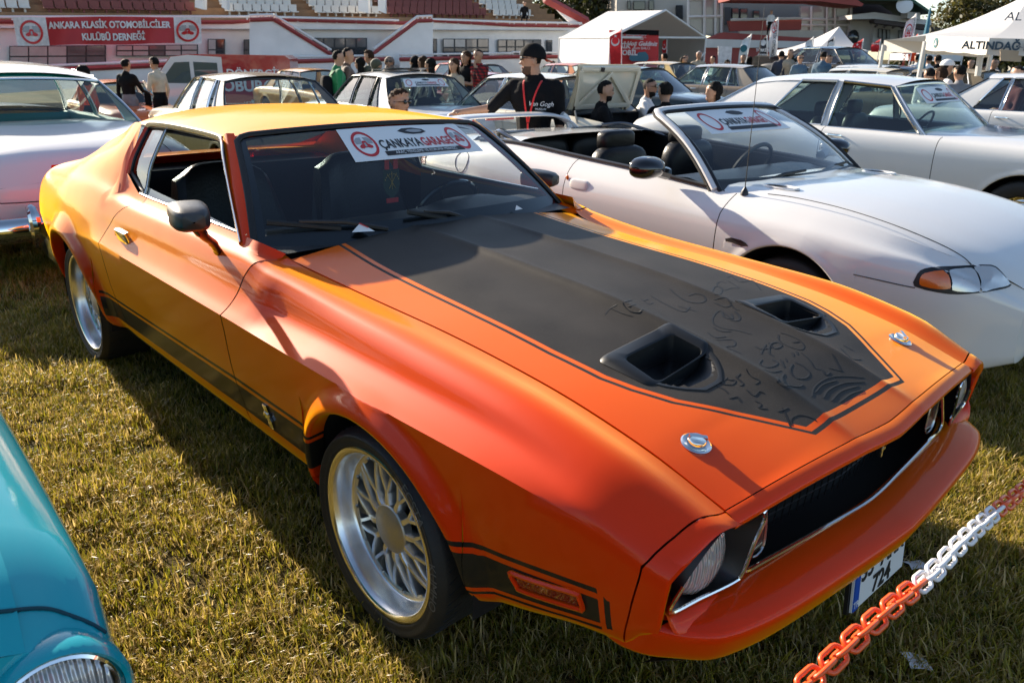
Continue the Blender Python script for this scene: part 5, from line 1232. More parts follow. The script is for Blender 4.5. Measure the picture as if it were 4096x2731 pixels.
tq = make_car(sp); tr0 = tq.root
for sg in (-1, 1):
    lc = np.array([.63, sg*.685, .580]); b = MB(); Mh = T(*lc) @ RY(90)
    b.lathe([(.100, -.10), (.100, .01), (.097, .030), (.090, .034), (.084, .024)], 40); o = b.build('headlight_ring', CHROME, tr0, M=Mh)
    MB().lathe([(.086, .020), (.078, .032), (.055, .044), (.03, .050), (.001, .052)], 36).build('headlight_lens', LENS, o)
    # hooded brow over the lamp
    th = np.linspace(-.25, math.pi+.25, 25); b = MB(); b.grid(np.array([[(lc[0]+dx, lc[1]+(.106+dr)*math.cos(a), lc[2]+(.106+dr)*math.sin(a)) for a in th] for dx, dr in ((-.07, -.004), (-.01, .004), (.03, .006), (.042, -.001), (.036, -.008), (-.02, -.012))]), 0, flip=True); b.build('headlight_brow', TURQ, tr0)
    P = [(x, sg*tq.body.sec(x, 5.2)[0, 0], tq.body.sec(x, 5.2)[0, 1]+.002) for x in np.linspace(.45, -.6, 10)]
mq_ = MB(); mq_.join(tq.side); mq_.join(tq.side.mirror()); ht = hitter(tr0, mq_)
pp = [ht(u_, v_, .0005) for u_, v_ in crom([(-40, 2452), (0, 2446), (174, 2433), (296, 2467), (374, 2500), (420, 2530)], 6)]; pp = [p_ for p_ in pp if p_ is not None]
if len(pp) > 3: MB().tube(pp, .004, 5).build('panel_seam', mat('turquoise_seam', (.0, .05, .07), .8), tr0)
# ------------------------------------------------------------------ rows of cars behind
def sedan(name, label, pos, yaw, paint, z=0, L_=1.0, wdt=.84, h=1.40, roofp=None, doors=2, glassm=None, group=None, **kw):
    wb, fo, ro = 2.62*L_, .80*L_, .98*L_; xr = -(wb+ro); hb = h-.44
    A0, A1, K1, K0 = -.62*L_, -1.08*L_, -2.28*L_, -2.78*L_
    top = [(xr, hb-.20), (xr+.06, hb-.10), (xr+.25, hb-.05), (K0, hb-.005), (-1.6, hb), (A0, hb-.015), (.1, hb-.05), (fo-.15, hb-.11), (fo, hb-.20)]
    if doors == 2: lines = [(A0, A1), (A0-.06, A1-.04), (-1.42*L_, -1.48*L_), (-1.50*L_, -1.54*L_), (-2.30*L_, -2.10*L_), (K0, K1)]; segs = [('rear_quarter', xr, -1.75*L_), ('door', -1.75*L_, -.60*L_), ('front_fender', -.60*L_, fo)]
    else: lines = [(A0, A1), (A0-.06, A1-.04), (-1.38*L_, -1.42*L_), (-1.44*L_, -1.48*L_), (-2.02*L_, -2.0*L_), (-2.05*L_, -2.03*L_), (-2.34*L_, -2.12*L_), (K0, K1)]; segs = [('rear_quarter', xr, -2.1*L_), ('door', -2.1*L_, -1.38*L_), ('door', -1.38*L_, -.58*L_), ('front_fender', -.58*L_, fo)]
    sp = dict(name=name, label=label, pos=pos, yaw=yaw, z=z, paint=paint, wb=wb, fo=fo, ro=ro, w=wdt, top=top, ws=(A0, A1), bl=(K1, K0), segs=segs, roof=[(K1-.1, h-.03), (-1.7, h), (A1+.05, h-.03)], roofw=wdt*.655, lines=lines, glass=glassm or GLASSC, group=group,
              bumpers=[('front_bumper', fo+.04, .46, .06, 1), ('rear_bumper', xr-.04, .48, .06, 1)], lamps=[('tail_lamp', xr, wdt*.70, hb-.30, .12, .06, RED_L), ('headlight', fo-.0, wdt*.66, hb-.34, .085, .085, CLR_L)], interior=kw.pop('interior', mat('dark_cloth', (.03, .03, .032), .8)))
    if roofp: sp['roofp'] = roofp
    sp.update(kw); return make_car(sp)
G2 = 'cars parked in the rows behind'
mb_ = sedan('white_sedan', 'white modern sedan with open sunroof and black rubber window seals, rear towards the camera', (-2.667, 13.866), 124.7, WHITE2, -.10, 1.0, .84, 1.375, doors=4, group=G2, framem=BLACKP, sealm=BLACKP, wheel='mod', handles=False, bumperm=mat('grey_bumper', (.30, .30, .30), .5), glass=glass('sedan_glass', (.55, .66, .66)))
b = MB(); cs_ = np.array([-(2.62+.98)-.034, 0, .80])
b.tube([(cs_[0], .055*math.cos(a), cs_[2]+.055*math.sin(a)) for a in np.linspace(0, 2*math.pi, 28, endpoint=False)], .0045, 6, closed=True)
for a in (90, 210, 330): b.tube([(cs_[0]-.004, 0, cs_[2]), (cs_[0], .053*math.cos(R_(a)), cs_[2]+.053*math.sin(R_(a)))], [.009, .002], 5)
b.build('star_badge', CHROME, mb_.root); 
b = MB(); b.grid(np.array([[(x, y, 1.405+(.035 if x < -1.75 else 0)*(-(x+1.2)/.8)) for y in np.linspace(-.36, .36, 5)] for x in np.linspace(-1.25, -2.0, 6)]), 0, flip=True); b.build('sunroof_panel', WHITE2, mb_.root)
strip_sticker(mb_.bl, sheet_warp(mb_.blG[:, ::-1], -.02, .80, .64, .50), .72, .13, True)
sedan('beige_sedan', 'beige four-door sedan with a front vent window swung out, behind the orange roof', (-4.311, 11.762), 126.8, BEIGE, -.12, 1.02, .84, 1.40, doors=4, group=G2, roofp=pale('pale_beige_paint', (.40, .31, .21)), glassm=GLASSC)
sedan('dark_green_sedan', 'very dark green sedan with bright window frames, beyond the open cream boot', (.70, 16.9), 140, DKGREEN, -.06, 1.02, .87, 1.42, doors=2, group=G2, glassm=glass('green_glass', (.50, .64, .62)))
sedan('brown_sedan', 'brown and beige four-door sedan with bright window frames, left of the white hardtop roof', (3.84, 21.1), 136, BROWNP, -.05, 1.04, .88, 1.43, doors=4, group=G2, roofp=pale('pale_brown_paint', (.40, .33, .25)), glassm=glass('green_glass', (.50, .64, .62)))
# cream car with its boot open
cr2 = sedan('cream_car', 'cream car with its boot lid standing open, behind the seated group', (-.75, 12.9), 132, CREAM, -.06, 1.02, .83, 1.36, doors=2, group=G2, boot=False, trimz=3.5)
b = MB(); W_, H_ = .60, .56
G = np.array([[(-.03*math.sin(math.pi*t), y*W_*(1-.06*t), H_*t) for y in np.linspace(-1, 1, 9)] for t in np.linspace(0, 1, 7)])
b.grid(G, 0); b.grid(G+np.array([.03, 0, 0]), 0, flip=True)
bl_ = b.build('boot_lid', CREAM, cr2.root, M=T(-2.78, 0, .96) @ RY(-14))
for P in ([(-.05, -.5, .06), (-.06, 0, .46), (-.05, .5, .06)], [(-.05, -.52, .06), (-.05, -.55, .50)], [(-.05, .52, .06), (-.05, .55, .50)], [(-.05, -.55, .52), (-.05, .55, .52)], [(-.05, -.52, .05), (-.05, .52, .05)]): MB().tube(P, .035, 6, flat=.45, up=(1, 0, 0)).build('lid_rib', CREAM, bl_)
MB().box((-3.2, 0, .62), (.9, 1.3, .02)).build('boot_floor', DARK, cr2.root)
for sg in (-1, 1): MB().tube([(-2.75, sg*.5, .86), (-2.80, sg*.5, 1.0)], .018, 6).build('boot_hinge', BLACKP, cr2.root)
MB().box((-.07, .20, .52), (.03, .05, .05)).build('lid_lock', BLACKP, bl_)
# far right rows
sedan('white_estate', 'white four-door car with bright window frames at the right edge, behind the white hardtop', (8.35, 9.45), -47, WHITE2, 0, 1.12, .92, 1.42, doors=4, group=G2, roofp=WHITE1, glassm=glass('estate_glass', (.55, .62, .62)))
sedan('cream_sedan', 'pale cream sedan roof just left of the grey pickup cab', (8.0, 23.0), 132, IVORY, 0, 1.0, .85, 1.40, doors=2, group=G2)
sedan('ivory_hardtop', 'ivory hardtop with black roof lining between brown sedan and pickup', (6.2, 18.6), 132, CREAM, 0, 1.0, .85, 1.38, doors=2, group=G2)
sedan('grey_brown_coupe', 'grey brown coupe with dark windows below the pickup cab', (7.3, 17.3), 132, pale('taupe_paint', (.20, .17, .13)), 0, 1.0, .86, 1.40, doors=2, group=G2, glassm=GLASSD)
sedan('blue_car', 'light blue car with white roof edge under the big tent at the right edge', (14.7, 20.3), -48, BLUEP, 0, 1.0, .84, 1.42, doors=4, group=G2, glassm=GLASSD)
sedan('orange_sports_coupe', 'orange sports coupe facing the camera behind the man in the beige jumper', (-7.9, 17.3), -50, ORANGE2, -.42, .98, .84, 1.28, doors=2, group=G2, glassm=GLASSC)
sedan('amber_coupe', 'amber yellow car roof behind the young man in green', (-4.2, 20.0), -48, YELLOWP, -.25, .96, .82, 1.36, doors=2, group=G2)
sedan('orange_hatch', 'orange small car behind the man in the checked shirt', (-.6, 24.5), -48, ORANGE2, -.12, .95, .80, 1.38, doors=2, group=G2)
sedan('orange_saloon', 'orange saloon partly hidden behind the man in the black cap', (.55, 26.0), 132, pale('soft_orange_paint', (.72, .22, .05)), -.1, .95, .80, 1.40, doors=2, group=G2)
sedan('red_roadster', 'red and orange car with its nose showing behind the man in black cap', (.3, 19.5), -48, REDP, -.1, .95, .80, 1.20, doors=2, group=G2)
sedan('yellow_sedan', 'yellow sedan roof right of the open cream boot lid', (2.8, 23.5), 132, pale('straw_yellow_paint', (.65, .45, .16)), 0, 1.0, .84, 1.40, doors=2, group=G2)
sedan('grey_hatch', 'grey car roof beyond the women with headscarves', (-2.3, 27.5), 132, GREYP, -.15, .95, .80, 1.38, doors=2, group=G2)
# dark pickup
pk = sedan('black_pickup', 'black pickup truck with a closed cab and long bed, below the orange flags', (10.3, 23.6), 132+180-12, BLACKPT, .25, 1.12, .92, 1.62, doors=2, group=G2, glassm=GLASSD)
b = MB(); b.box((-3.3, 0, 1.12), (1.6, 1.74, .40)); b.build('cargo_bed', BLACKPT, pk.root); b = MB(); b.box((-3.3, 0, 1.335), (1.5, 1.6, .03)); b.build('bed_cover', BLACKP, pk.root)
# red and white van by the stand
vn = thing('delivery_van', 'red and white delivery van with white lettering, in front of the grandstand', 'van', (-9.1, 24.2, -.62), R_(-172))
prof = [(-2.6, .35), (-2.6, 1.92), (-2.45, 2.02), (.15, 2.02), (.62, 1.95), (1.25, 1.18), (1.95, .98), (2.05, .80), (2.05, .35)]
def van_side(y): return [(x, y, z) for x, z in prof]
b = MB(); b.grid(np.array([van_side(-.95), van_side(.95)]), 0, flip=True)
for y, fl in ((-.95, False), (.95, True)): b.add(van_side(y), [tuple(range(9)) if fl else tuple(reversed(range(9)))])
b.build('van_body', pale('van_red_paint', (.40, .025, .03)), vn, angle=30)
for y, sg in ((-.952, -1), (.952, 1)):
    wp = [(-.75, .38), (-.75, 1.95), (.15, 2.0), (.60, 1.94), (1.24, 1.17), (1.95, .97), (2.03, .80), (2.03, .38)]
    b = MB(); b.add([(x, y, z) for x, z in wp], [tuple(range(8)) if sg > 0 else tuple(reversed(range(8)))]); b.build('white_front', WHITE2, vn)
    for q in ([(-.62, 1.25), (-.62, 1.80), (.02, 1.82), (.02, 1.25)], [(.12, 1.25), (.12, 1.82), (.52, 1.80), (.98, 1.25)]):
        b = MB(); b.add([(x, y*1.003, z) for x, z in q], [tuple(range(4)) if sg > 0 else tuple(reversed(range(4)))]); b.build('side_window', GLASSD, vn)
for x in (-1.7, 1.25):
    for sg in (-1, 1): wo = inst('wheel', WM['old'][1], vn, T(x, sg*.86, .33) @ RX(-90*sg)); inst('tyre', WM['old'][0], wo)
Mv = T(-1.65, .965, 1.52) @ RZ(180) @ RX(90)
text('DÖNERCİM', .30, Mv, STW, vn, bold=.006, ext=.002); text('OBURGER', .42, Mv @ T(0, -.34, 0), STW, vn, bold=.012, ext=.002)
text('LEZZETİN ADRESİ', .12, Mv @ T(.1, -.80, 0), STW, vn, ext=.002)
b = MB(); b.grid(np.array([[(.66+.58*t, y, 1.90-.69*t+.012) for y in np.linspace(-.82, .82, 5)] for t in np.linspace(0.02, .96, 4)]), 0); b.build('windscreen', GLASSD, vn)
# ------------------------------------------------------------------ people
SKIN = mat('skin', (.42, .235, .15), .5, noise=.08, nscale=12); SKIN2 = mat('skin_tan', (.33, .17, .105), .5, noise=.08, nscale=12)
def cloth(n, c, r=.85): return mat('cloth_'+n, c, r, noise=.18, nscale=9, bump=.5, bscale=26, sheen=.2)
HAIRD = mat('hair_dark', (.009, .007, .006), .75, spec=.15, bump=.8, bscale=60, noise=.4, nscale=30); HAIRB = mat('hair_brown', (.04, .02, .010), .75, spec=.15, bump=.8, bscale=60, noise=.4, nscale=30); HAIRG = mat('hair_grey', (.32, .31, .30), .6, bump=.8, bscale=60)
BK = mat('cloth_black', (.008, .008, .009), .9, noise=.2, nscale=9, bump=.5, bscale=26, spec=.15); NAVY = cloth('navy', (.02, .028, .05)); CREAMC = cloth('cream', (.62, .50, .36)); GREYC = cloth('grey', (.20, .20, .21)); GREENC = cloth('green', (.01, .20, .06)); WHITEC = cloth('white', (.70, .69, .68)); BLUEC = cloth('denim', (.06, .12, .18)); ORANGEC = cloth('orange', (.75, .10, .01)); BEIGEC = cloth('beige', (.42, .34, .24)); OLIVE = cloth('olive', (.06, .065, .04)); BROWNC = cloth('brown', (.10, .06, .04)); MAROON = cloth('maroon', (.14, .02, .025)); JEANG = cloth('grey_jeans', (.17, .18, .20))
PLAID, nt, p, out = _newmat('cloth_plaid'); N, L = nt.nodes, nt.links
tc = N.new('ShaderNodeTexCoord'); fx = []
for d_ in ('X', 'Z'):
    wv = N.new('ShaderNodeTexWave'); wv.bands_direction = d_; wv.inputs['Scale'].default_value = 5.5; L.new(tc.outputs['Object'], wv.inputs[0]); g_ = N.new('ShaderNodeMath'); g_.operation = 'GREATER_THAN'; g_.inputs[1].default_value = .55; L.new(wv.outputs['Fac'], g_.inputs[0]); fx.append(g_)
ad = N.new('ShaderNodeMath'); ad.operation = 'ADD'; L.new(fx[0].outputs[0], ad.inputs[0]); L.new(fx[1].outputs[0], ad.inputs[1]); dv = N.new('ShaderNodeMath'); dv.operation = 'MULTIPLY'; dv.inputs[1].default_value = .5; L.new(ad.outputs[0], dv.inputs[0])
rr = N.new('ShaderNodeValToRGB'); e = rr.color_ramp.elements; e[0].color = (.33, .012, .015, 1); e[1].color = (.012, .01, .01, 1); q = e.new(.5); q.color = (.10, .008, .01, 1); rr.color_ramp.interpolation = 'CONSTANT'; e[1].position = .5; e[2].position = .9
L.new(dv.outputs[0], rr.inputs[0]); L.new(rr.outputs[0], p.inputs['Base Color']); p.inputs['Roughness'].default_value = .9
def limb(mb, a, b, ra, rb, n=10):
    a, b = np.array(a, float), np.array(b, float); d = b-a; l = np.linalg.norm(d)+1e-9; d = d/l; P = []; R = []
    for t in (-.98, -.7, -.35): P.append(a+d*ra*t); R.append(ra*math.sqrt(1-t*t))
    for t in (0, .5, 1): P.append(a+(b-a)*t); R.append(ra+(rb-ra)*t)
    for t in (.35, .7, .98): P.append(b+d*rb*t); R.append(rb*math.sqrt(1-t*t))
    mb.tube(P, R, n, cap=True)
GP = 'people at the car show'
def person(label, u, v, Y, h=1.74, face=-90, top=BK, bot=BK, skin=SKIN, hair=HAIRD, style='short', arms=('hang', 'hang'), sleeve='long', sit=False, vox=.022, female=False, name='person', fine=False, lookx=0, shoe=BK, turn=0, beardm=None, bulk=1.0):
    k = h/1.75; pt = atY(u, v, Y); z0 = pt.z-h+(0.50*k if sit else 0)
    root = thing(name, label, 'person', (pt.x, pt.y, z0), R_(face), GP)
    segs = []                                             # a, b, ra, rb, material slot (0 skin,1 top,2 bottom,3 shoe)
    sw = (.168 if female else .19)*(.5+.5*bulk); dz = -.50 if sit else 0
    S_ = lambda *a: segs.append(a)
    hipz, ch, nk = .93+dz, 1.30+dz, 1.47+dz
    S_((0, 0, hipz+.02), (0, 0, hipz+.12), .135, .13, 2); S_((0, 0, hipz+.14), (0, 0, ch), .128 if not female else .112, .145, 1); S_((0, -.06, ch+.02), (0, .06, ch+.02), .135, .135, 1); S_((.0, 0, ch), (-.01, 0, nk-.03), .13, .085, 1)
    S_((0, -sw+.03, nk-.07), (0, sw-.03, nk-.07), .068, .068, 1)
    hx = .02+.02*lookx; S_((-.005, 0, nk-.03), (hx, 0, nk+.08), .055, .052, 0)
    hc = np.array((hx+.012, 0, nk+.165)); S_(hc+np.array((.0, 0, .02)), hc+np.array((.004, 0, -.055)), .098, .074, 0); S_(hc+np.array((.085, 0, -.01)), hc+np.array((.100, 0, -.030)), .012, .016, 0); S_(hc+np.array((.045, 0, -.085)), hc+np.array((.055, 0, -.09)), .042, .036, 0)
    for sg in (-1, 1): S_(hc+np.array((-.005, sg*.092, -.005)), hc+np.array((-.005, sg*.094, -.03)), .018, .014, 0)
    if turn:
        ct, sn = math.cos(R_(turn)), math.sin(R_(turn)); rot = lambda q_: np.array((q_[0]*ct-q_[1]*sn, q_[0]*sn+q_[1]*ct, q_[2]))
        segs[-5:] = [(rot(np.array(s_[0])), rot(np.array(s_[1])))+s_[2:] for s_ in segs[-5:]]
    for sg, ps in zip((1, -1), arms):                     # left, right
        sh = np.array((0, sg*sw, nk-.075)); E_, W_ = {'hang': ((-.03, sg*.235, nk-.36), (.05, sg*.245, nk-.61)), 'phone': ((.05, sg*.23, nk-.33), (.25, sg*.08, nk-.22)), 'chin': ((.13, sg*.16, nk-.31), (.13, sg*.03, nk-.06)), 'reach': ((.20, sg*.30, nk-.20), (.47, sg*.34, nk-.24)), 'side': ((.10, sg*.37, nk-.25), (.20, sg*.61, nk-.285)), 'fold': ((.06, sg*.24, nk-.34), (.19, -sg*.04, nk-.32)), 'brow': ((.16, sg*.22, nk-.10), (.13, sg*.10, nk+.16)), 'rest': ((.12, sg*.24, nk-.34), (.36, sg*.20, nk-.40)), 'out': ((.10, sg*.40, nk-.20), (.30, sg*.52, nk-.26))}[ps]
        S_(sh, E_, .056, .043, 1); S_(np.array(sh)*.55+np.array(E_)*.45, E_, .052, .043, 1 if sleeve == 'long' else 1) if sleeve != 'none' else None
        S_(E_, W_, .042, .030, 1 if sleeve == 'long' else 0)
        if sleeve == 'none': segs[-2] = segs[-2][:4]+(0,)
        d = np.array(W_)-np.array(E_); d /= np.linalg.norm(d); pm = np.array(W_)+d*.06; S_(W_, pm, .030, .034, 0)
        if fine:
            sd_ = np.cross(d, np.array((0, 0, 1.))); sd_ /= np.linalg.norm(sd_)+1e-9; dn = np.array((0, 0, -1.))
            for q_, ln in ((-.030, .055), (-.010, .068), (.010, .066), (.028, .052)): a_ = pm+sd_*q_+d*.02; b_ = a_+d*ln*.55; S_(a_, b_, .0095, .009, 0); S_(b_, b_+d*ln*.32+dn*.022, .009, .008, 0)
            a_ = np.array(W_)+d*.025+sd_*.03*sg; S_(a_, a_+sd_*.03*sg+d*.035, .012, .010, 0)
        else: S_(pm, pm+d*.07+np.array((.01, 0, -.015)), .026, .014, 0)
    for sg in (-1, 1):
        if sit: kn = (.44, sg*.14, hipz-.02); an = (.42, sg*.14, .08)
        else: kn = (.02, sg*.105, .50); an = (-.02, sg*.11, .09)
        if sit: an = (.44, sg*.14, hipz-.42)
        S_((0, sg*.088, hipz), kn, .098, .064, 2); S_(kn, an, .062, .043, 2); S_((an[0]-.03, an[1], an[2]-.04), (an[0]+.15, an[1]*1.1, an[2]-.055), .042, .036, 3)
    if bulk != 1: segs = [(s_[0], s_[1], s_[2]*(bulk if s_[4] == 1 else 1), s_[3]*(bulk if s_[4] == 1 else 1), s_[4]) for s_ in segs]
    mb = MB()
    for s_ in segs: limb(mb, np.array(s_[0])*k, np.array(s_[1])*k, s_[2]*k, s_[3]*k)
    tmp = bpy.data.objects.new('person_src', mb.mesh('person_src', SKIN, False)); md = tmp.modifiers.new('r', 'REMESH'); md.mode = 'VOXEL'; md.voxel_size = vox
    sm = tmp.modifiers.new('s', 'SMOOTH'); sm.iterations = 4 if vox > .015 else 5; sm.factor = .5
    me = tmp_mesh(tmp); me.name = 'body'
    n = len(me.polygons); cen = np.zeros(n*3); me.polygons.foreach_get('center', cen); cen = cen.reshape(-1, 3); best = np.full(n, 1e9); idx = np.zeros(n, int)
    for a, b, ra, rb, m_ in segs:
        a, b = np.array(a)*k, np.array(b)*k; d = b-a; t = np.clip(((cen-a) @ d)/(d @ d+1e-9), 0, 1); ds = np.linalg.norm(cen-(a+t[:, None]*d), axis=1)-(ra+(rb-ra)*t)*k
        sel = ds < best; best[sel] = ds[sel]; idx[sel] = m_
    me.materials.clear()
    for m_ in (skin, top, bot, shoe, hair, beardm or hair): me.materials.append(m_)
    HC = hc*k; ct, sn = math.cos(R_(-turn)), math.sin(R_(-turn)); lx = cen[:, 0]*ct-cen[:, 1]*sn-HC[0]; ly = cen[:, 0]*sn+cen[:, 1]*ct; lz = cen[:, 2]-HC[2]
    hd_ = (idx == 0)&(np.abs(ly) < .125*k)&(np.abs(lx) < .15*k)&(lz > -.17*k)&(lz < .2*k)
    if style in ('short', 'buzz', 'curly', 'none'): idx[hd_&((lz > (.060+.034*np.clip(lx/.1, -1, 1))*k)|((lx < -.035*k)&(lz > -.03*k)))&(lz > -.05*k)] = 4
    if beardm: idx[hd_&(lx > .012*k)&(lz < -.058*k)&(lz > -.145*k)&~((np.abs(ly) < .022*k)&(lz > -.068*k))] = 5
    if style in ('short', 'curly'):
        vi = set(i for p_, m_ in zip(me.polygons, idx) if m_ == 4 for i in p_.vertices); nr_ = [(i, me.vertices[i].normal.copy()) for i in vi]
        for i, n_ in nr_: me.vertices[i].co += n_*(.010 if style == 'short' else .026)*k*random.uniform(.5, 1.5)
    me.polygons.foreach_set('material_index', idx.tolist()); me.polygons.foreach_set('use_smooth', [True]*n)
    body = inst('body', me, root)
    H = hc*k; r = .104*k
    def shell(sx, sy, sz, c, cut, nu=20, nv=12, jit=.006):
        b = MB(); G = []; rn = np.random.default_rng(int(u*7+v))
        for a in np.linspace(0.02, cut, nv): G.append([(c[0]+sx*math.sin(a)*math.cos(t)+rn.normal(0, jit), c[1]+sy*math.sin(a)*math.sin(t)+rn.normal(0, jit), c[2]+sz*math.cos(a)+rn.normal(0, jit)) for t in np.linspace(0, 2*math.pi, nu, endpoint=False)])
        return b.grid(np.array(G), 0, cv=True)
    if Y < 32:                        # eyes, brows and mouth
        b = MB()
        for sg in (-1, 1): b.ball(H+np.array((.088, sg*.034, .010))*k, np.array((.010, .015, .007))*k, nu=8, nv=5); b.ball(H+np.array((.091, sg*.034, .033))*k, np.array((.009, .021, .005))*k, nu=8, nv=5)
        b.ball(H+np.array((.082, 0, -.066))*k, np.array((.012, .024, .006))*k, nu=8, nv=5, mat=1)
        b.build('facial_features', [HAIRD, mat('lips', (.22, .07, .06), .5)], root, M=RZ(turn))
    if style in ('long', 'longc'):
        b = shell(r*1.12, r*1.10, r*1.15, H+np.array((-.016, 0, .030))*k, 1.75); b.xf(T(*H) @ RY(-28) @ T(*(-H)))
        G = [[(H[0]+(-.02-.085*math.cos(a))*k*kx, H[1]+.115*math.sin(a)*k*ky, H[2]+dz_*k) for a in np.linspace(-1.75, 1.75, 13)] for dz_, kx, ky in ((.07, .95, .9), (.0, 1.05, 1.0), (-.10, 1.1, 1.05), (-.22, 1.15, 1.15), (-.32, 1.1, 1.05), (-.36, .9, .8))]
        b.grid(np.array(G), 0); b.build('hair', hair, root, angle=180, M=RZ(turn))
    elif style == 'scarf':
        b = shell(r*1.2, r*1.17, r*1.22, H+np.array((-.022, 0, .02))*k, 2.0, jit=.002); b.xf(T(*H) @ RY(-32) @ T(*(-H)))
        b.join(MB().lathe([(.085*k, -.05*k), (.115*k, -.13*k), (.17*k, -.20*k), (.21*k, -.26*k)], 20, 0, T(H[0]-.02*k, H[1], H[2])))
        b.build('headscarf', hair, root, angle=180, M=RZ(turn))
    return root, H, k, body
def glasses(root, H, k, turn=0):
    b = MB()
    for sg in (-1, 1): b.ball((H[0]+.092*k, sg*.036*k, H[2]+.012*k), (.010*k, .030*k, .020*k), nu=10, nv=6)
    b.tube([(H[0]-.01*k, -.097*k, H[2]+.014*k), (H[0]+.085*k, -.07*k, H[2]+.016*k), (H[0]+.098*k, 0, H[2]+.018*k), (H[0]+.085*k, .07*k, H[2]+.016*k), (H[0]-.01*k, .097*k, H[2]+.014*k)], .004, 5); b.build('sunglasses', BLACKG, root, M=RZ(turn))
q0 = lambda x, y: (x*.4355, y*.4355); q1 = lambda x, y: (1024+x*.4355, y*.4355); q2 = lambda x, y: (2048+x*.4355, y*.4355); q3 = lambda x, y: (3072+x*.4355, y*.4355)
# the man in the black cap
r_, H, k, bd = person('man in black cap and black T-shirt with red lanyard, reaching out to the left', *q2(215, 425), 7.6, 1.80, -105, BK, BK, SKIN, HAIRD, 'none', ('hang', 'side'), 'short', vox=.012, fine=True, turn=-68, beardm=mat('beard_brown', (.09, .05, .03), .8), bulk=1.22)
b = MB(); G = []
for a in np.linspace(.02, 1.65, 10): G.append([(H[0]-.010+.122*math.sin(a)*math.cos(t), .112*math.sin(a)*math.sin(t), H[2]+.030+.118*math.cos(a)) for t in np.linspace(0, 2*math.pi, 24, endpoint=False)])
b.grid(np.array(G), 0, cv=True); b.build('cap', BK, r_, M=RZ(-68) @ T(*H) @ RY(-8) @ T(*(-H)))
b = MB(); b.grid(np.array([[(H[0]-.115-.075*t*math.cos(a)*1.1, .085*math.sin(a), H[2]+.020-.030*t) for a in np.linspace(-1.1, 1.1, 9)] for t in (0, .5, 1)]), 0); b.grid(np.array([[(H[0]-.115-.075*t*math.cos(a)*1.1, .085*math.sin(a), H[2]+.014-.030*t) for a in np.linspace(-1.1, 1.1, 9)] for t in (0, .5, 1)]), 0, flip=True); b.build('cap_peak', ORANGEC, r_, M=RZ(-68))
glasses(r_, H, k, -68)
LAN = cloth('lanyard_red', (.62, .02, .02)); b = MB()
nk_ = 1.47*k; b.tube(crom([(-.02, .085, nk_+.0), (.095, .080, nk_-.02), (.195, .045, nk_-.15), (.222, .004, nk_-.36)], 4), .009, 6, flat=.35, up=(1, 0, 0)); b.tube(crom([(-.02, -.085, nk_), (.095, -.080, nk_-.02), (.195, -.045, nk_-.15), (.222, -.004, nk_-.36)], 4), .009, 6, flat=.35, up=(1, 0, 0)); b.box((.224, 0, nk_-.41), (.006, .014, .09)); b.build('lanyard', LAN, r_)
b = MB(); b.box((.226, .0, nk_-.53), (.004, .095, .135)); bg_ = b.build('badge_card', mat('badge_card', (.70, .10, .06), .4), r_); MB().box((.229, 0, nk_-.50), (.002, .06, .03)).build('badge_print', STW, bg_)
text('Van Gogh', .058, T(.200, .11, nk_-.20) @ RY(84) @ RZ(90), WHITEC, r_, shear=.3, ext=.001); text('MUSEUM', .026, T(.200, .11, nk_-.245) @ RY(84) @ RZ(90), WHITEC, r_, ext=.001)
def P_(*a, **kw): return person(*a, **kw)
r_, H, k, bd = P_('woman in an orange vest with long dark hair, left of the two men', *q0(755, 612), 13.5, 1.62, 175, ORANGEC, BK, hair=HAIRD, style='long', female=True)
r_, H, k, bd = P_('man in black jacket and grey jeans seen from behind, by the orange sports coupe', *q0(1140, 545), 17.3, 1.76, 75, BK, JEANG, arms=('hang', 'rest'))
b = MB(); b.grid(np.array([[(.18+.05*math.sin(t*3), -.22-.16*t, 1.08-.0*t-z) for z in (0, .15, .32, .52-.1*t)] for t in np.linspace(0, 1, 6)]), 0); b.build('carried_coat', BK, r_)
P_('man in cream jumper and black trousers turned left, by the orange sports coupe', *q0(1420, 525), 17.3, 1.80, 165, CREAMC, BK, arms=('phone', 'hang')); 
r_, H, k, bd = P_('person in blue and white jacket right of the red van', *q0(1812, 500), 27, 1.75, 100, cloth('paleblue', (.35, .45, .55)), BK)
P_('man in grey shirt looking down, right of the red van', *q0(1862, 540), 26.5, 1.70, -100, GREYC, BK)
r_, H, k, bd = P_('man in open dark jacket and white T-shirt facing the camera, right of the van', *q0(1985, 530), 25, 1.75, -90, NAVY, BK); MB().box((.14, 0, 1.22), (.02, .10, .34)).build('shirt_front', WHITEC, r_)
r_, H, k, bd = P_('young man in green shirt with a black backpack, left of the white sedan', *q1(735, 465), 14.2, 1.76, 25, GREENC, BK, sleeve='short', style='short')
b = rounded_box((-.20, 0, 1.12), .09, .15, .24); b.build('backpack', BK, r_)
for sg in (-1, 1): MB().tube(crom([(-.14, sg*.10, 1.36), (-.02, sg*.11, 1.455), (.12, sg*.11, 1.36), (.06, sg*.15, 1.05)], 4), .02, 6, flat=.3).build('backpack_strap', BK, r_)
P_('young man in dark shirt right behind the one in green', *q1(825, 442), 14.6, 1.80, 10, BROWNC, BK, sleeve='short')
P_('woman with dark tied hair in profile, beyond the white sedan roof', *q1(955, 538), 18, 1.64, 170, BK, BK, style='long', female=True)
P_('curly haired man leaning over, beyond the white sedan roof', *q1(1045, 470), 18.3, 1.80, 160, OLIVE, BK, style='curly', hair=HAIRB)
P_('woman in dark green headscarf looking right, beyond the white sedan', *q1(1100, 545), 16.5, 1.62, 10, OLIVE, BK, style='scarf', hair=OLIVE, female=True)
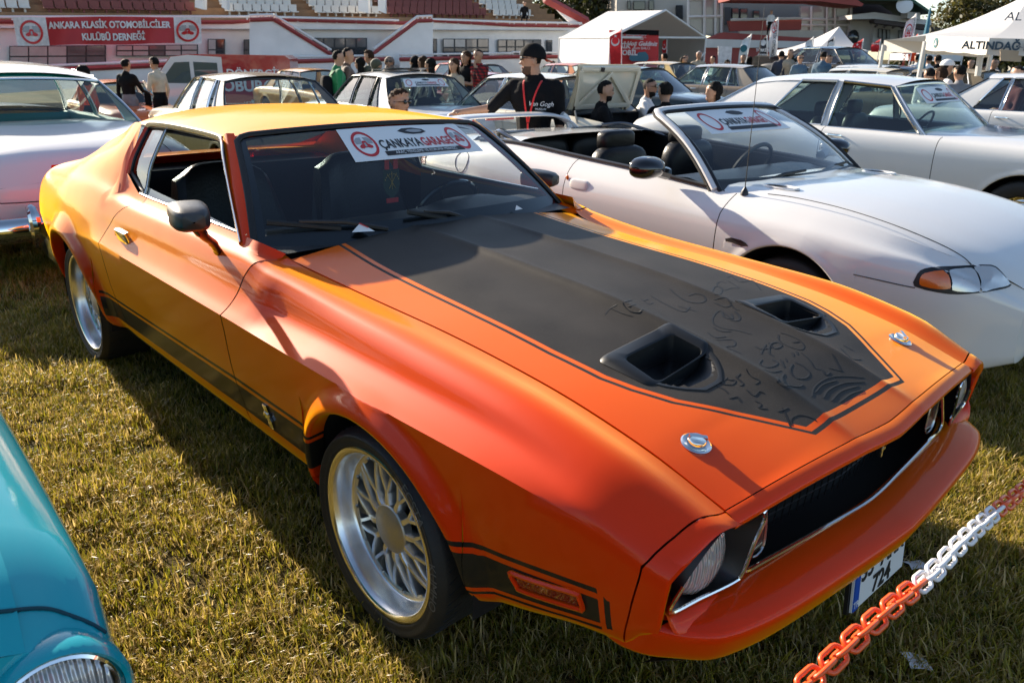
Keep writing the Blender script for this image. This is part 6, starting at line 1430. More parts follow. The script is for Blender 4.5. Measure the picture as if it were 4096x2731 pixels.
r_, H, k, bd = P_('woman in brown headscarf and sunglasses facing the camera', *q1(1225, 525), 18.4, 1.66, -90, BROWNC, BK, style='scarf', hair=cloth('scarf_brown', (.16, .11, .08)), female=True); glasses(r_, H, k)
P_('woman in black headscarf with white band, looking left', *q1(1462, 520), 18.4, 1.66, 170, BK, BK, style='scarf', hair=BK, female=True)
P_('woman with brown hair holding a hand to her brow', *q1(1535, 525), 18.2, 1.66, 170, BEIGEC, BK, style='long', hair=HAIRB, female=True, arms=('hang', 'brow'))
P_('woman with straight black hair in profile at the white sedan roof edge', *q1(1605, 545), 16.6, 1.64, 172, GREYC, BK, style='long', female=True)
P_('woman with long brown hair in a beige cardigan looking down', *q1(1820, 545), 15.2, 1.64, -120, BEIGEC, NAVY, style='long', hair=HAIRB, female=True, arms=('fold', 'phone'))
P_('woman in black sleeveless top and dark jeans, left of the checked shirt', *q1(1932, 478), 16.6, 1.70, -125, BK, NAVY, style='long', hair=HAIRB, female=True, sleeve='none', arms=('fold', 'hang'))
r_, H, k, bd = P_('man in red and black checked shirt holding his chin', *q1(2050, 457), 16.4, 1.76, -130, PLAID, BK, arms=('chin', 'hang'))
rounded_box((-.05, .26, .98), .06, .11, .14).build('shoulder_bag', BROWNC, r_)
r_, H, k, bd = P_('man with sunglasses whose head shows just above the orange roof', *q1(1300, 838), 8.3, 1.72, -30, GREYC, BK, hair=HAIRB, sit=True, style='curly', vox=.016); glasses(r_, H, k)
def chair(label, x, y, z, rz):
    o = thing('folding_chair', label, 'chair', (x, y, z), R_(rz), 'folding chairs of the seated group'); m_ = mat('chair_frame', (.45, .43, .40), .4, metal=.6)
    b = MB(); b.grid(np.array([[(x_, y_, .45-.015*math.sin(math.pi*(y_+.25)/.5)) for y_ in np.linspace(-.25, .25, 5)] for x_ in np.linspace(-.22, .24, 4)]), 0); b.build('seat', BK, o)
    b = MB(); b.grid(np.array([[(-.24-.10*t, y_, .52+.40*t) for y_ in np.linspace(-.25, .25, 5)] for t in (0, .5, 1)]), 0); b.build('backrest', BK, o)
    for sg in (-1, 1):
        MB().tube([(.24, sg*.27, .45), (-.24, sg*.27, .02)], .012, 6).build('leg', m_, o); MB().tube([(-.22, sg*.27, .45), (.24, sg*.27, .02)], .012, 6).build('leg', m_, o); MB().tube([(-.22, sg*.27, .42), (-.36, sg*.27, .95)], .012, 6).build('back_post', m_, o); MB().tube([(-.26, sg*.27, .66), (.22, sg*.27, .66), (.24, sg*.27, .45)], .012, 6).build('armrest', m_, o)
    return o
for lab, px, Y, h, fc, tp, hr, st, sl, ar in (('bearded man in dark T-shirt on a folding chair, looking right', q2(840, 745), 10.3, 1.78, 0, BK, HAIRD, 'short', 'short', ('rest', 'rest')), ('man in white shirt and sunglasses with red lanyard, sitting with his arm out', q2(1250, 720), 11.4, 1.78, -20, WHITEC, HAIRD, 'buzz', 'short', ('hang', 'out')), ('man in black seen from behind, seated beside the white shirt', q2(1425, 760), 10.7, 1.76, 110, BK, HAIRD, 'short', 'long', ('rest', 'rest')), ('smiling woman with long dark hair, seated right of the group', q2(1870, 765), 11.0, 1.68, 190, BK, HAIRD, 'long', 'long', ('rest', 'rest'))):
    r_, H, k, bd = person(lab, *px, Y, h, fc, tp, BK, hair=hr, style=st, sleeve=sl, arms=ar, sit=True, vox=.016, beardm=HAIRD if ('beard' in lab or 'sunglasses' in lab) else None, skin=SKIN2 if 'white shirt' in lab and 'glasses' in lab else SKIN)
    if 'sunglasses' in lab: glasses(r_, H, k); MB().tube(crom([(.02, .085, .97*k), (.13, .05, .80*k), (.165, .0, .62*k)], 4), .010, 6, flat=.35).build('lanyard', LAN, r_)
    tl_ = lab.split(',')[0].split(' on ')[0].replace('man in ', '').replace('smiling ', '')
    chair({'b': 'folding chair under the bearded man', 'm': 'folding chair under the seated man in %s' % ('white shirt' if 'white shirt and' in lab else 'black'), 's': 'folding chair under the smiling woman'}[lab[0]], r_.location.x, r_.location.y, r_.location.z-.02, fc)
far = [(q2(530, 490), 40, 1.78, -90, BK, 'short', 'man in dark clothes standing by the white marquee wall'), (q2(465, 530), 40, 1.70, 100, MAROON, 'scarf', 'person in dark red by the white marquee corner'), (q2(375, 565), 36, 1.62, -90, NAVY, 'long', 'woman in dark top left of the marquee corner'),
 (q2(1410, 488), 24, 1.78, 120, WHITEC, 'short', 'man in white shirt seen from behind, before the red backdrop'), (q2(1565, 522), 22.5, 1.74, 0, BK, 'short', 'man in black in profile right of the red backdrop'), (q2(1597, 508), 29, 1.72, -90, GREYC, 'short', 'man half hidden behind the one in profile'), (q2(1720, 473), 27, 1.82, -90, BEIGEC, 'short', 'tall grey-haired man in beige jacket before the marquee'), (q2(1858, 514), 28, 1.72, 180, WHITEC, 'short', 'man in white looking left of the roll-up banner'), (q2(1980, 555), 30, 1.60, -90, BROWNC, 'long', 'child-sized figure at the roll-up banner'), (q2(2127, 503), 28, 1.74, -90, BK, 'short', 'man in black below the first white flag'), (q2(2185, 525), 33, 1.70, 90, BROWNC, 'long', 'woman in brown between the two left flags'), (q2(2240, 527), 33, 1.70, -90, GREYC, 'buzz', 'bald man in grey by the black flag'), (q2(2340, 535), 31, 1.70, -90, BK, 'scarf', 'woman in black headscarf by the black flag'),
 (q3(22, 500), 27, 1.70, -80, BEIGEC, 'curly', 'woman with curly hair below the tall club flag'), (q3(130, 470), 25, 1.76, 80, NAVY, 'short', 'man in navy seen from behind beside the beige vest'), (q3(205, 455), 25, 1.80, -60, BEIGEC, 'short', 'man in beige vest facing half right'), (q3(302, 502), 24, 1.68, -90, BLUEC, 'short', 'man in sunglasses and blue jacket'), (q3(335, 480), 28, 1.74, 90, BK, 'short', 'man in dark coat behind the sunglasses'), (q3(478, 487), 29, 1.72, 90, GREYC, 'short', 'man in grey left of the denim jacket'), (q3(515, 473), 23, 1.78, 60, BLUEC, 'short', 'man in denim jacket turned away'), (q3(560, 515), 24, 1.66, -60, BROWNC, 'curly', 'woman right of the denim jacket'), (q3(615, 520), 26, 1.66, 100, MAROON, 'scarf', 'woman in dark red headscarf near the pickup'), (q3(655, 535), 28, 1.66, -90, BEIGEC, 'short', 'man in beige just left of the pickup roof'),
 (q3(805, 488), 30, 1.72, -90, OLIVE, 'short', 'man by the red flag above the pickup'), (q3(1388, 498), 24, 1.76, 90, WHITEC, 'short', 'man in white seen from behind left of the blue pole'), (q3(1490, 508), 23, 1.74, 90, WHITEC, 'short', 'man in white with dark straps right of the blue pole'), (q3(1572, 505), 23, 1.76, 80, BK, 'short', 'man in black seen from behind right of the pole'), (q3(1505, 622), 12.5, 1.50, 95, WHITEC, 'buzz', 'boy with cropped hair at the white roof edge'), (q3(1612, 632), 12.5, 1.48, 120, GREYC, 'curly', 'child with tousled hair beside the cropped boy'), (q3(1640, 552), 13.5, 1.76, 5, WHITEC, 'short', 'man in white cap and white shirt looking right'), (q3(1785, 602), 13.0, 1.66, 95, GREYC, 'short', 'man in grey hooded top seen from behind'), (q3(1870, 545), 24, 1.72, -90, BROWNC, 'short', 'man in brown by the big tent post'), (q3(1975, 590), 22, 1.60, -90, BEIGEC, 'long', 'woman right of the big tent post'), (q3(2080, 540), 21, 1.74, -80, BK, 'short', 'man in black under the big tent'), (q3(2110, 545), 23, 1.70, 180, GREYC, 'short', 'man in grey under the big tent'), (q3(2330, 610), 11.5, 1.70, 170, MAROON, 'short', 'person in dark red cut by the right edge')]
for px, Y, h, fc, tp, st, lab in far:
    r_, H, k, bd = person(lab, *px, Y, h, fc, tp, BK, style=st, hair=(tp if st == 'scarf' else (HAIRG if 'grey-haired' in lab else (SKIN if 'bald' in lab else (HAIRB if st in ('curly',) else HAIRD)))), vox=.035 if Y > 20 else .022, female='woman' in lab, sleeve='long', arms=('hang', 'hang') if hash(lab) % 2 else ('fold', 'hang'))
    if 'sunglasses' in lab: glasses(r_, H, k)
    if 'white cap' in lab:
        b = MB(); G = [[(H[0]-.005+.113*math.sin(a)*math.cos(t), .106*math.sin(a)*math.sin(t), H[2]+.035+.095*math.cos(a)) for t in np.linspace(0, 2*math.pi, 20, endpoint=False)] for a in np.linspace(.02, 1.6, 8)]; b.grid(np.array(G), 0, cv=True); b.ball((H[0]+.13, 0, H[2]+.035), (.075, .075, .008)); b.build('cap', WHITEC, r_)
# ------------------------------------------------------------------ grandstand, buildings, tents, flags, trees
PLASTER = mat('white_plaster', (.80, .79, .76), .85, noise=.10, nscale=1.2, bump=.2, bscale=8); REDC = mat('red_coping', (.33, .055, .05), .7, noise=.15, nscale=3); STEPM = mat('brown_step', (.30, .17, .09), .85, noise=.2, nscale=2); STEPG = mat('grey_step', (.34, .31, .28), .85, noise=.15, nscale=2)
SEATR = mat('red_seat', (.17, .030, .028), .5, noise=.2, nscale=3); SEATW = mat('white_seat', (.62, .60, .56), .5, noise=.12, nscale=3); RAILM = mat('white_rail', (.72, .71, .69), .45); FRAMEM = mat('dark_frame', (.035, .04, .045), .5)
WGL = mat('window_glass', (.16, .15, .14), .08, noise=.5, nscale=.9, coat=.5); WBLIND = mat('window_blind', (.42, .40, .37), .5, noise=.15, nscale=3, coat=.6); WDARK = mat('dark_window', (.03, .035, .04), .1, coat=.6)
def Yf(u): return 1/(.03333-(.01061/2240)*u)
def slab(pts, Y, th=.3, m_=None, name='wall', parent=None, mats=None):
    fY = Y if callable(Y) else (lambda u: Y); n = len(pts); o = np.array(parent.location if parent else (0, 0, 0))
    V = [np.array(atY(u, v, fY(u)))-o for u, v in pts]; V2 = [p_+np.array([0, th, 0]) for p_ in V]
    b = MB(); b.add(V+V2, [tuple(range(n)), tuple(reversed(range(n, 2*n)))]+[(i, n+i, n+(i+1) % n, (i+1) % n) for i in range(n)])
    return b.build(name, m_, parent, smooth=False)
def bar(u0, v0, u1, v1, Y, r, m_, name, parent, n=6):
    fY = Y if callable(Y) else (lambda u: Y); o = Vector(parent.location if parent else (0, 0, 0))
    return MB().tube([atY(u0, v0, fY(u0))-o, atY(u1, v1, fY(u1))-o], r, n).build(name, m_, parent)
def poly(pts): return pts
st = thing('grandstand', 'white grandstand with rows of red and white seats and red copings', 'grandstand', atY(1100, 300, Yf(1100)))
_l = lambda f, l: [f(*p_) for p_ in l]
# main facade, from the low terrace up to the coping under the seats
facade_top = [q0(-500, 200), q0(1000, 205), q0(2130, 205), q1(160, 180), q1(1345, 215), q1(1600, 190), q1(2351, 235), q2(680, 245)]
fb_ = [q2(680, 640), q0(-500, 760)]
slab(facade_top+fb_, Yf, 1.0, PLASTER, 'facade_wall', st)
for a, b_ in zip(facade_top[:-1], facade_top[1:]): bar(*a, *b_, lambda u: Yf(u)-.1, .075, REDC, 'coping', st, 4)
# low terrace wall in front with red coping and a pipe rail
Yt = lambda u: Yf(u)-2.2
for (a, b_) in ((q0(-500, 690), q0(2351, 560)), (q1(0, 575), q1(1200, 545)), (q1(1320, 548), q1(2351, 525)), (q2(0, 525), q2(440, 522))):
    slab([a, b_, (b_[0], b_[1]+60), (a[0], a[1]+90)], Yt, .3, PLASTER, 'terrace_wall', st); bar(*a, *b_, lambda u: Yt(u)-.05, .085, REDC, 'terrace_coping', st, 4)
    bar(a[0], a[1]-19, b_[0], b_[1]-15, Yt, .045, RAILM, 'pipe_rail', st)
    for t in np.linspace(.02, .98, 8): u = a[0]+(b_[0]-a[0])*t; v = a[1]+(b_[1]-a[1])*t; bar(u, v, u, v-17, Yt, .035, RAILM, 'rail_post', st, 5)
# stair wings
for P in ([q1(-60, 185), q1(160, 178), q1(690, 502), q1(690, 600), q1(-60, 600)], [q1(1080, 492), q1(1480, 195), q1(1620, 190), q1(1620, 600), q1(1080, 600)]):
    slab(P, lambda u: Yf(u)-1.4, .25, PLASTER, 'stair_wall', st)
for a, b_ in ((q1(160, 178), q1(690, 502)), (q1(1080, 492), q1(1480, 195)), (q1(1480, 195), q1(1620, 190)), (q1(-60, 185), q1(160, 178))):
    bar(*a, *b_, lambda u: Yf(u)-1.45, .08, REDC, 'stair_coping', st, 4); bar(a[0], a[1]-18, b_[0], b_[1]-18, lambda u: Yf(u)-1.4, .05, RAILM, 'stair_rail', st)
    for t in (.05, .35, .65, .95): u = a[0]+(b_[0]-a[0])*t; v = a[1]+(b_[1]-a[1])*t; bar(u, v, u, v-18, lambda u: Yf(u)-1.4, .04, RAILM, 'rail_post', st, 5)
for a, b_ in ((q0(-400, 160), q0(2351, 155)), (q1(0, 140), q1(150, 140)), (q1(170, 160), q1(1310, 190)), (q1(1600, 180), q1(2351, 205)), (q2(0, 205), q2(640, 215))):
    bar(*a, *b_, lambda u: Yf(u)-.1, .05, RAILM, 'upper_rail', st)
    for t in np.linspace(.03, .97, 7): u = a[0]+(b_[0]-a[0])*t; v = a[1]+(b_[1]-a[1])*t; bar(u, v, u, v+16, lambda u: Yf(u)-.1, .035, RAILM, 'rail_post', st, 5)
# windows with their panes
def window(f, x0, y0, x1, y1, nx, ny, kinds, slope=0.0):
    o = slab([f(x0, y0), f(x1, y0+slope), f(x1, y1+slope), f(x0, y1)], lambda u: Yf(u)-.12, .08, FRAMEM, 'window', st); o_loc = Vector(o.location)
    dx, dy = (x1-x0)/nx, (y1-y0)/ny; k = 0
    for j in range(ny):
        for i in range(nx):
            a0, a1 = x0+dx*i+8, x0+dx*(i+1)-6; b0, b1 = y0+dy*j+7, y0+dy*(j+1)-6; s_ = slope*(i+.5)/nx
            p_ = slab([f(a0, b0+s_), f(a1, b0+s_), f(a1, b1+s_), f(a0, b1+s_)], lambda u: Yf(u)-.16, .02, kinds[k % len(kinds)], 'pane', st); p_.parent = o; k += 1
window(q0, 85, 425, 965, 620, 5, 2, (WBLIND, WBLIND, WBLIND, WGL, WGL, WBLIND, WBLIND, WBLIND, WGL, WGL), -8); window(q0, 1068, 418, 1812, 520, 5, 2, (WBLIND, WBLIND, WGL, WBLIND, WBLIND), -6); window(q0, 1908, 360, 2062, 560, 2, 2, (WBLIND, WDARK)); window(q0, 2238, 365, 2342, 560, 2, 2, (WGL, WDARK))
window(q1, 520, 350, 1018, 530, 5, 2, (WGL, WGL, WGL, WGL, WGL, WDARK, WDARK, WDARK, WDARK, WDARK)); window(q1, 1622, 358, 1662, 520, 1, 1, (WDARK,)); window(q1, 1716, 358, 2138, 520, 4, 2, (WBLIND, WBLIND, WGL, WGL, WDARK, WDARK, WDARK, WDARK)); window(q1, 2220, 365, 2620, 500, 5, 2, (WGL,)); window(q2, 315, 370, 370, 510, 1, 1, (WDARK,))
# seating tiers above the coping
A = np.array(atY(*q0(-420, 205), Yf(-180))); B = np.array(atY(*q2(330, 245), Yf(2190))); along = B-A; Ltot = np.linalg.norm(along[:2]); ax = along/Ltot; nrm_ = np.array([-ax[1], ax[0], 0]); nrm_ /= np.linalg.norm(nrm_)
if nrm_[1] < 0: nrm_ = -nrm_
O = np.array(st.location); NR = 24; RISE, DEP = .33, .80; A = A+nrm_*7.0+np.array([0, 0, .55])
ang_ = math.atan2(ax[1], ax[0])
for k in range(NR):
    a0 = A+nrm_*(DEP*k+.15)+np.array([0, 0, RISE*k-.45]); a1 = a0+along*1.25; a0 = a0-along*.2; d_ = nrm_*DEP; h_ = np.array([0, 0, RISE+.12])
    V = [a0, a1, a1+h_, a0+h_, a0+d_, a1+d_, a1+d_+h_, a0+d_+h_]; MB().add([v-O for v in V], [(0, 1, 2, 3), (3, 2, 6, 7), (5, 4, 7, 6), (1, 5, 6, 2), (0, 3, 7, 4)]).build('tier', STEPM, st, smooth=False)
wk = [A-nrm_*7.3+np.array([0, 0, -.75])-along*.05, A-nrm_*7.3+np.array([0, 0, -.75])+along*1.05, A+along*1.05+np.array([0, 0, -.3]), A-along*.05+np.array([0, 0, -.3])]
MB().add([v-O for v in wk], [(0, 1, 2, 3)]).build('walkway', STEPG, st, smooth=False)
sb = MB(); sb.box((0, .18, .20), (.40, .34, .05)); sb.box((0, .35, .38), (.40, .05, .34)); sb.box((0, .28, .09), (.08, .10, .18))
smr, smw = sb.mesh('seat', SEATR), sb.mesh('seat', SEATW); cnt = 0; rest = {'r': MB(), 'w': MB()}
zones = [(-200, 113, 'w'), (180, 770, 'r'), (915, 1211, 'w'), (1262, 1516, 'w'), (1560, 1945, 'r'), (1970, 2140, 'w'), (2150, 2300, 'r')]      # by seat column, read at the lowest row
def proj_(p_): uvz = p_-np.array([0, 0, CAMH]); cz = uvz @ np.array(_fw); f = F35/36*4096; return 2048+f*(uvz @ np.array(_r))/cz, 1365.5-f*(uvz @ np.array(_u))/cz
Mseat = Matrix.Rotation(ang_, 4, 'Z')
for k in range(NR):
    for i in range(-20, int(Ltot*1.2/.46)):
        base = A+ax*(i*.46); u0 = proj_(base+nrm_*.4)[0]; c = [z_[2] for z_ in zones if z_[0] <= u0 < z_[1]]
        if not c: continue
        p_ = base+nrm_*(DEP*k+.25)+np.array([0, 0, RISE*(k+1)-.33]); uu, vv = proj_(p_)
        if vv < -12 or uu < -40 or uu > 2500: continue
        Ms = Matrix.Translation(Vector(p_-O)) @ Mseat
        if cnt < 300: inst('seat', smr if c[0] == 'r' else smw, st, Ms); cnt += 1
        else: t_ = MB(); t_.join(sb); t_.xf(Ms); rest[c[0]].join(t_)
for c, m_ in (('r', SEATR), ('w', SEATW)):
    if rest[c].v: tag(rest[c].build('seat_rows', m_, st), kind='stuff')
for x0, x1 in ((1790, 1865), (2035, 2080)): slab([q0(x0, -60), q0(x1, -60), q0(x1, 90), q0(x0, 70)], lambda u: Yf(u)+6.6, .5, PLASTER, 'tunnel_wall', st)
for x0, x1 in ((940, 1030), (1120, 1185)): slab([q1(x0, -60), q1(x1, -60), q1(x1, 125), q1(x0, 100)], lambda u: Yf(u)+6.6, .5, PLASTER, 'tunnel_wall', st)
slab([q2(300, -20), q2(330, -20), q2(690, 200), q2(690, 245), q2(560, 245)], lambda u: Yf(u)+.2, .4, PLASTER, 'end_wall', st); bar(*q2(300, -10), *q2(690, 200), lambda u: Yf(u)+.15, .22, REDC, 'end_coping', st, 4)
# person in the stand
person('small dark figure sitting high up in the grandstand', *q2(115, 15), 47, 1.7, -90, BK, BK, sit=True, vox=.04)
# club banner hung on the rail
bn = thing('club_banner', 'red banner with white lettering and two round badges, hung on the grandstand', 'banner', atY(*q0(980, 420), Yf(420)-2.6))
BR = mat('banner_red', (.46, .028, .035), .6, noise=.12, nscale=1.5, bump=.3, bscale=3); Ob = np.array(bn.location)
def bpt(s_, t, z=0.0):       # s 0..1 along, t 0..1 from top
    x = 115+(1845-115)*s_; yt = 158+4*math.sin(s_*9); yb = 422-24*s_+4*math.sin(s_*14); u, v = q0(x+46*t*(1-s_)+8*t*s_, yt+(yb-yt)*t); Y = Yf(u)-2.6+.10*math.sin(s_*26+t*2)-z; return Vector(np.array(atY(u, v, Y))-Ob)
def bsheet(s0, s1, nm, m_, z=0.0, par=bn): return MB().grid(np.array([[bpt(s_, t, z) for t in np.linspace(0, 1, 6)] for s_ in np.linspace(s0, s1, max(6, int(40*(s1-s0))))]), 0, flip=True).build(nm, m_, par, angle=180)
bsheet(0, 1, 'banner_cloth', BR); bsheet(0, .175, 'white_panel', WHITEC, .03); bsheet(.855, 1, 'white_panel', WHITEC, .03)
for body_, s_, t_, sz, xs_ in (('ANKARA KLASİK OTOMOBİLCİLER', .51, .30, .36, 1), ('KULÜBÜ DERNEĞİ', .525, .74, .36, 1)):
    text(body_, .30, None, WHITEC, bn, warp=lambda x, y, z, s_=s_, t_=t_: bpt(s_+x*.135, t_-y*1.12, .06), bold=.012, ext=0)
for s_ in (.088, .927): emblem(bn, (0, 0), 1.0, lambda x, y, z, s_=s_: np.array(bpt(s_+x*.062, .52-y*.42, .06+z)))
# ---------------- club building
bd_ = thing('club_building', 'cream club building with balconies, red parapets and a green eave', 'building', atY(3000, 330, 60))
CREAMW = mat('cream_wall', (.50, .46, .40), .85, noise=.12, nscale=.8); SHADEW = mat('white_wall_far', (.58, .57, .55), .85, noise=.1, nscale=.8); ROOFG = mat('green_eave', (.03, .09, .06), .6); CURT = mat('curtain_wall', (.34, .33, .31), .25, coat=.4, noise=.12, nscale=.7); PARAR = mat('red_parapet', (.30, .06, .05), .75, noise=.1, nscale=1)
slab([q2(960, -260), q2(1640, -260), q2(1640, 400), q2(960, 400)], 60, 6, CREAMW, 'wall', bd_)
for x0, x1, y0, y1 in ((1115, 1225, 10, 95), (1255, 1305, 5, 95), (1505, 1570, 50, 180), (1060, 1090, 10, 90)):
    o = slab([q2(x0, y0), q2(x1, y0), q2(x1, y1), q2(x0, y1)], 59.8, .1, FRAMEM, 'window', bd_); p_ = slab([q2(x0+6, y0+6), q2(x1-6, y0+6), q2(x1-6, y1-6), q2(x0+6, y1-6)], 59.7, .04, WDARK, 'pane', bd_); p_.parent = o
slab([q2(1615, -40), q2(1940, -40), q2(1920, 350), q2(1760, 320), q2(1615, 215)], 57, .4, CURT, 'curtain_wall', bd_)
for x in (1618, 1768, 1870, 1925): bar(*q2(x, -40), *q2(x, 340), 56.8, .09, RAILM, 'mullion', bd_, 4)
for y in (-5, 160): bar(*q2(1615, y), *q2(1935, y-8), 56.8, .09, RAILM, 'transom', bd_, 4)
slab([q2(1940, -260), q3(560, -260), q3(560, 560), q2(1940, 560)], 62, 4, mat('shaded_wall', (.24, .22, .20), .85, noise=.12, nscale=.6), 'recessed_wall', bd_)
for x0, x1, y0, y1 in ((1950, 2010, 70, 230), (2020, 2085, 75, 200), (2095, 2165, 80, 190), (2215, 2275, 100, 180)):
    o = slab([q2(x0, y0), q2(x1, y0), q2(x1, y1), q2(x0, y1)], 61.8, .1, FRAMEM, 'window', bd_)
    if x0 > 2000: p_ = slab([q2(x0+6, y0+6), q2(x1-6, y0+6), q2(x1-6, y1-6), q2(x0+6, y1-6)], 61.7, .04, WDARK, 'pane', bd_); p_.parent = o
slab([q2(1990, 195), q3(310, 180), q3(305, 275), q2(2010, 290)], 56, .5, PARAR, 'balcony_parapet', bd_); slab([q2(2090, 290), q3(500, 280), q3(520, 345), q2(2110, 350)], 55.5, .5, CREAMW, 'lower_slab', bd_)
slab([q2(1940, 300), q3(520, 360), q3(520, 395), q2(1760, 380)], 55, 1.2, PARAR, 'canopy_roof', bd_); slab([q2(1780, 360), q3(400, 385), q3(400, 440), q2(1780, 440)], 54, .6, SHADEW, 'terrace_band', bd_); slab([q2(1780, 440), q3(520, 450), q3(520, 600), q2(1780, 600)], 54.2, .6, PARAR, 'terrace_base', bd_)
bar(*q2(2010, 185), *q3(310, 170), 55.9, .08, RAILM, 'balcony_rail', bd_, 4)
slab([q2(2000, -60), q3(800, -10), q3(880, 40), q3(860, 62), q3(480, 15), q2(2000, 5)], 53, 3, PARAR, 'roof_overhang', bd_)
slab([q3(300, 60), q3(780, 62), q3(752, 470), q3(300, 470)], 58, .4, CURT, 'glazed_block', bd_)
for x in (400, 545, 620, 765): bar(*q3(x, 60), *q3(x-6, 380), 57.8, .08, RAILM, 'mullion', bd_, 4)
for y in (180, 235): bar(*q3(300, y), *q3(770, y), 57.8, .08, RAILM, 'transom', bd_, 4)
slab([q3(760, 180), q3(980, 180), q3(960, 470), q3(745, 470)], 57.5, 2, SHADEW, 'side_block', bd_); slab([q3(975, 185), q3(1470, 235), q3(1440, 470), q3(955, 470)], 57, 2, SHADEW, 'front_block', bd_)
for x0, x1, y0, y1 in ((1015, 1048, 265, 350), (1052, 1085, 270, 400), (1090, 1122, 275, 358), (1200, 1235, 280, 365)):
    o = slab([q3(x0, y0), q3(x1, y0), q3(x1, y1), q3(x0, y1)], 56.8, .1, FRAMEM, 'window', bd_); p_ = slab([q3(x0+4, y0+4), q3(x1-4, y0+4), q3(x1-4, y1-4), q3(x0+4, y1-4)], 56.7, .04, mat('shutter_grey', (.22, .23, .23), .6), 'pane', bd_); p_.parent = o
b = MB(); b.ball(Vector(atY(*q3(780, 348), 57.2))-Vector(bd_.location), (.42, .2, .5)); b.build('round_window', WDARK, bd_)
slab([q3(770, 140), q3(975, 115), q3(1500, 190), q3(1500, 235), q3(975, 175), q3(770, 180)], 55.5, 2.5, SHADEW, 'terrace_parapet', bd_)
slab([q3(975, 180), q3(1640, 265), q3(1620, 300), q3(980, 215)], 55, .8, mat('dark_beam', (.06, .045, .04), .8), 'pergola_beam', bd_)
for x in (980, 1060, 1140, 1220, 1300, 1380): bar(*q3(x+60, 200+(x-980)*.12), *q3(x, 252+(x-980)*.05), 55.2, .07, mat('dark_beam', (.06, .045, .04), .8), 'pergola_strut', bd_, 4)
slab([q3(780, 0), q3(1380, 40), q3(1400, 140), q3(1200, 150), q3(780, 120)], 59, 3, mat('loft_dark', (.045, .03, .027), .85), 'loft_wall', bd_)
slab([q3(700, -30), q3(1330, -10), q3(1522, 122), q3(1500, 132), q3(1310, 8), q3(700, 0)], 54, 4.5, ROOFG, 'green_eave', bd_)
slab([q3(1285, 110), q3(1400, 120), q3(1400, 185), q3(1280, 170)], 54.6, 1, SHADEW, 'parapet_box', bd_)
b = MB(); b.lathe([(.001, .12), (.25, .09), (.5, .0)], 24, 0, Matrix.Translation(Vector(atY(*q3(1255, 52), 54))-Vector(bd_.location)) @ RX(70) @ RY(-10)); b.build('satellite_dish', RAILM, bd_)
person('small figure in white standing on the club building balcony', *q3(35, 95), 54, 1.75, -90, WHITEC, BK, vox=.05)
# ---------------- marquee with backdrop
mq = thing('white_marquee', 'white gabled marquee tent with an open end', 'tent', atY(*q2(1100, 560), 34)); TENT = mat('tent_white', (.66, .68, .70), .6, noise=.05, nscale=1, bump=.15, bscale=2)
TL_, nt, p, out = _newmat('tent_sheet'); N, L = nt.nodes, nt.links; p.inputs['Base Color'].default_value = (.72, .72, .72, 1); p.inputs['Roughness'].default_value = .6; tlb = N.new('ShaderNodeBsdfTranslucent'); tlb.inputs[0].default_value = (.7, .68, .64, 1); mxs = N.new('ShaderNodeMixShader'); mxs.inputs[0].default_value = .3; L.new(p.outputs[0], mxs.inputs[1]); L.new(tlb.outputs[0], mxs.inputs[2]); L.new(mxs.outputs[0], out.inputs[0])
Om = np.array(mq.location); V3 = lambda f, x, y, Y: np.array(atY(*f(x, y), Y))-Om
F_, ER, EL, BA, BL = V3(q2, 1410, 97, 34), V3(q2, 1780, 350, 36.5), V3(q2, 905, 345, 32), V3(q2, 880, 107, 41), V3(q2, 437, 352, 39); BRr = ER+(BL-EL)
def sheet(pts, nm, m_=None, th=.02): b = MB(); n = len(pts); P0 = [np.array(p_) for p_ in pts]; b.add(P0+[p_+np.array([0, th, -.01]) for p_ in P0], [tuple(range(n)), tuple(reversed(range(n, 2*n)))]+[(i, n+i, n+(i+1) % n, (i+1) % n) for i in range(n)]); return b.build(nm, m_ or TL_, mq, smooth=False)
sheet([F_, EL, BL, BA], 'roof_slope'); sheet([F_, BA, BRr, ER], 'roof_slope'); gzd = np.array([0, 0, -2.4])
sheet([EL, EL+gzd, BL+gzd, BL], 'side_wall', TENT); sheet([ER, BRr, BRr+gzd, ER+gzd], 'side_wall', TENT); sheet([BL, BL+gzd, BRr+gzd, BRr, BA], 'end_wall', TENT)
for a, b_ in ((F_, EL), (F_, ER), (EL, EL+gzd), (ER, ER+gzd), (BL, BL+gzd), (EL, BL), (EL, ER)): MB().tube([a, b_], .045, 6).build('tent_pole', RAILM, mq)
MB().tube([ER+gzd*.25, ER+gzd*.9+(EL-ER)*.35], .04, 6).build('tent_brace', RAILM, mq)
def flatpx(nm, pts, Y, m_, par, th=.01): return slab(pts, Y, th, m_, nm, par)
bk_ = thing('welcome_backdrop', 'red welcome backdrop with white lettering and a blue vintage car picture, inside the marquee', 'backdrop', atY(*q2(1150, 565), 33.5)); RED1 = mat('print_red', (.58, .018, .022), .5)
flatpx('backdrop_sheet', [q2(893, 280), q2(1348, 280), q2(1345, 640), q2(893, 640)], 33.5, RED1, bk_, .06); flatpx('dark_header', [q2(1020, 272), q2(1350, 282), q2(1348, 328), q2(985, 316)], 33.4, BK, bk_); flatpx('white_title_bar', [q2(960, 318), q2(1236, 325), q2(1205, 368), q2(960, 356)], 33.35, WHITEC, bk_)
def textpx(body_, f, x, y, Y, hpx, m_, par, **kw):
    p_ = Vector(atY(*f(x, y), Y))-Vector(par.location); sz = hpx*.4355*Y/(F35/36*4096)*1.35; return text(body_, sz, Matrix.Translation(p_) @ RX(90), m_, par, ext=.002, **kw)
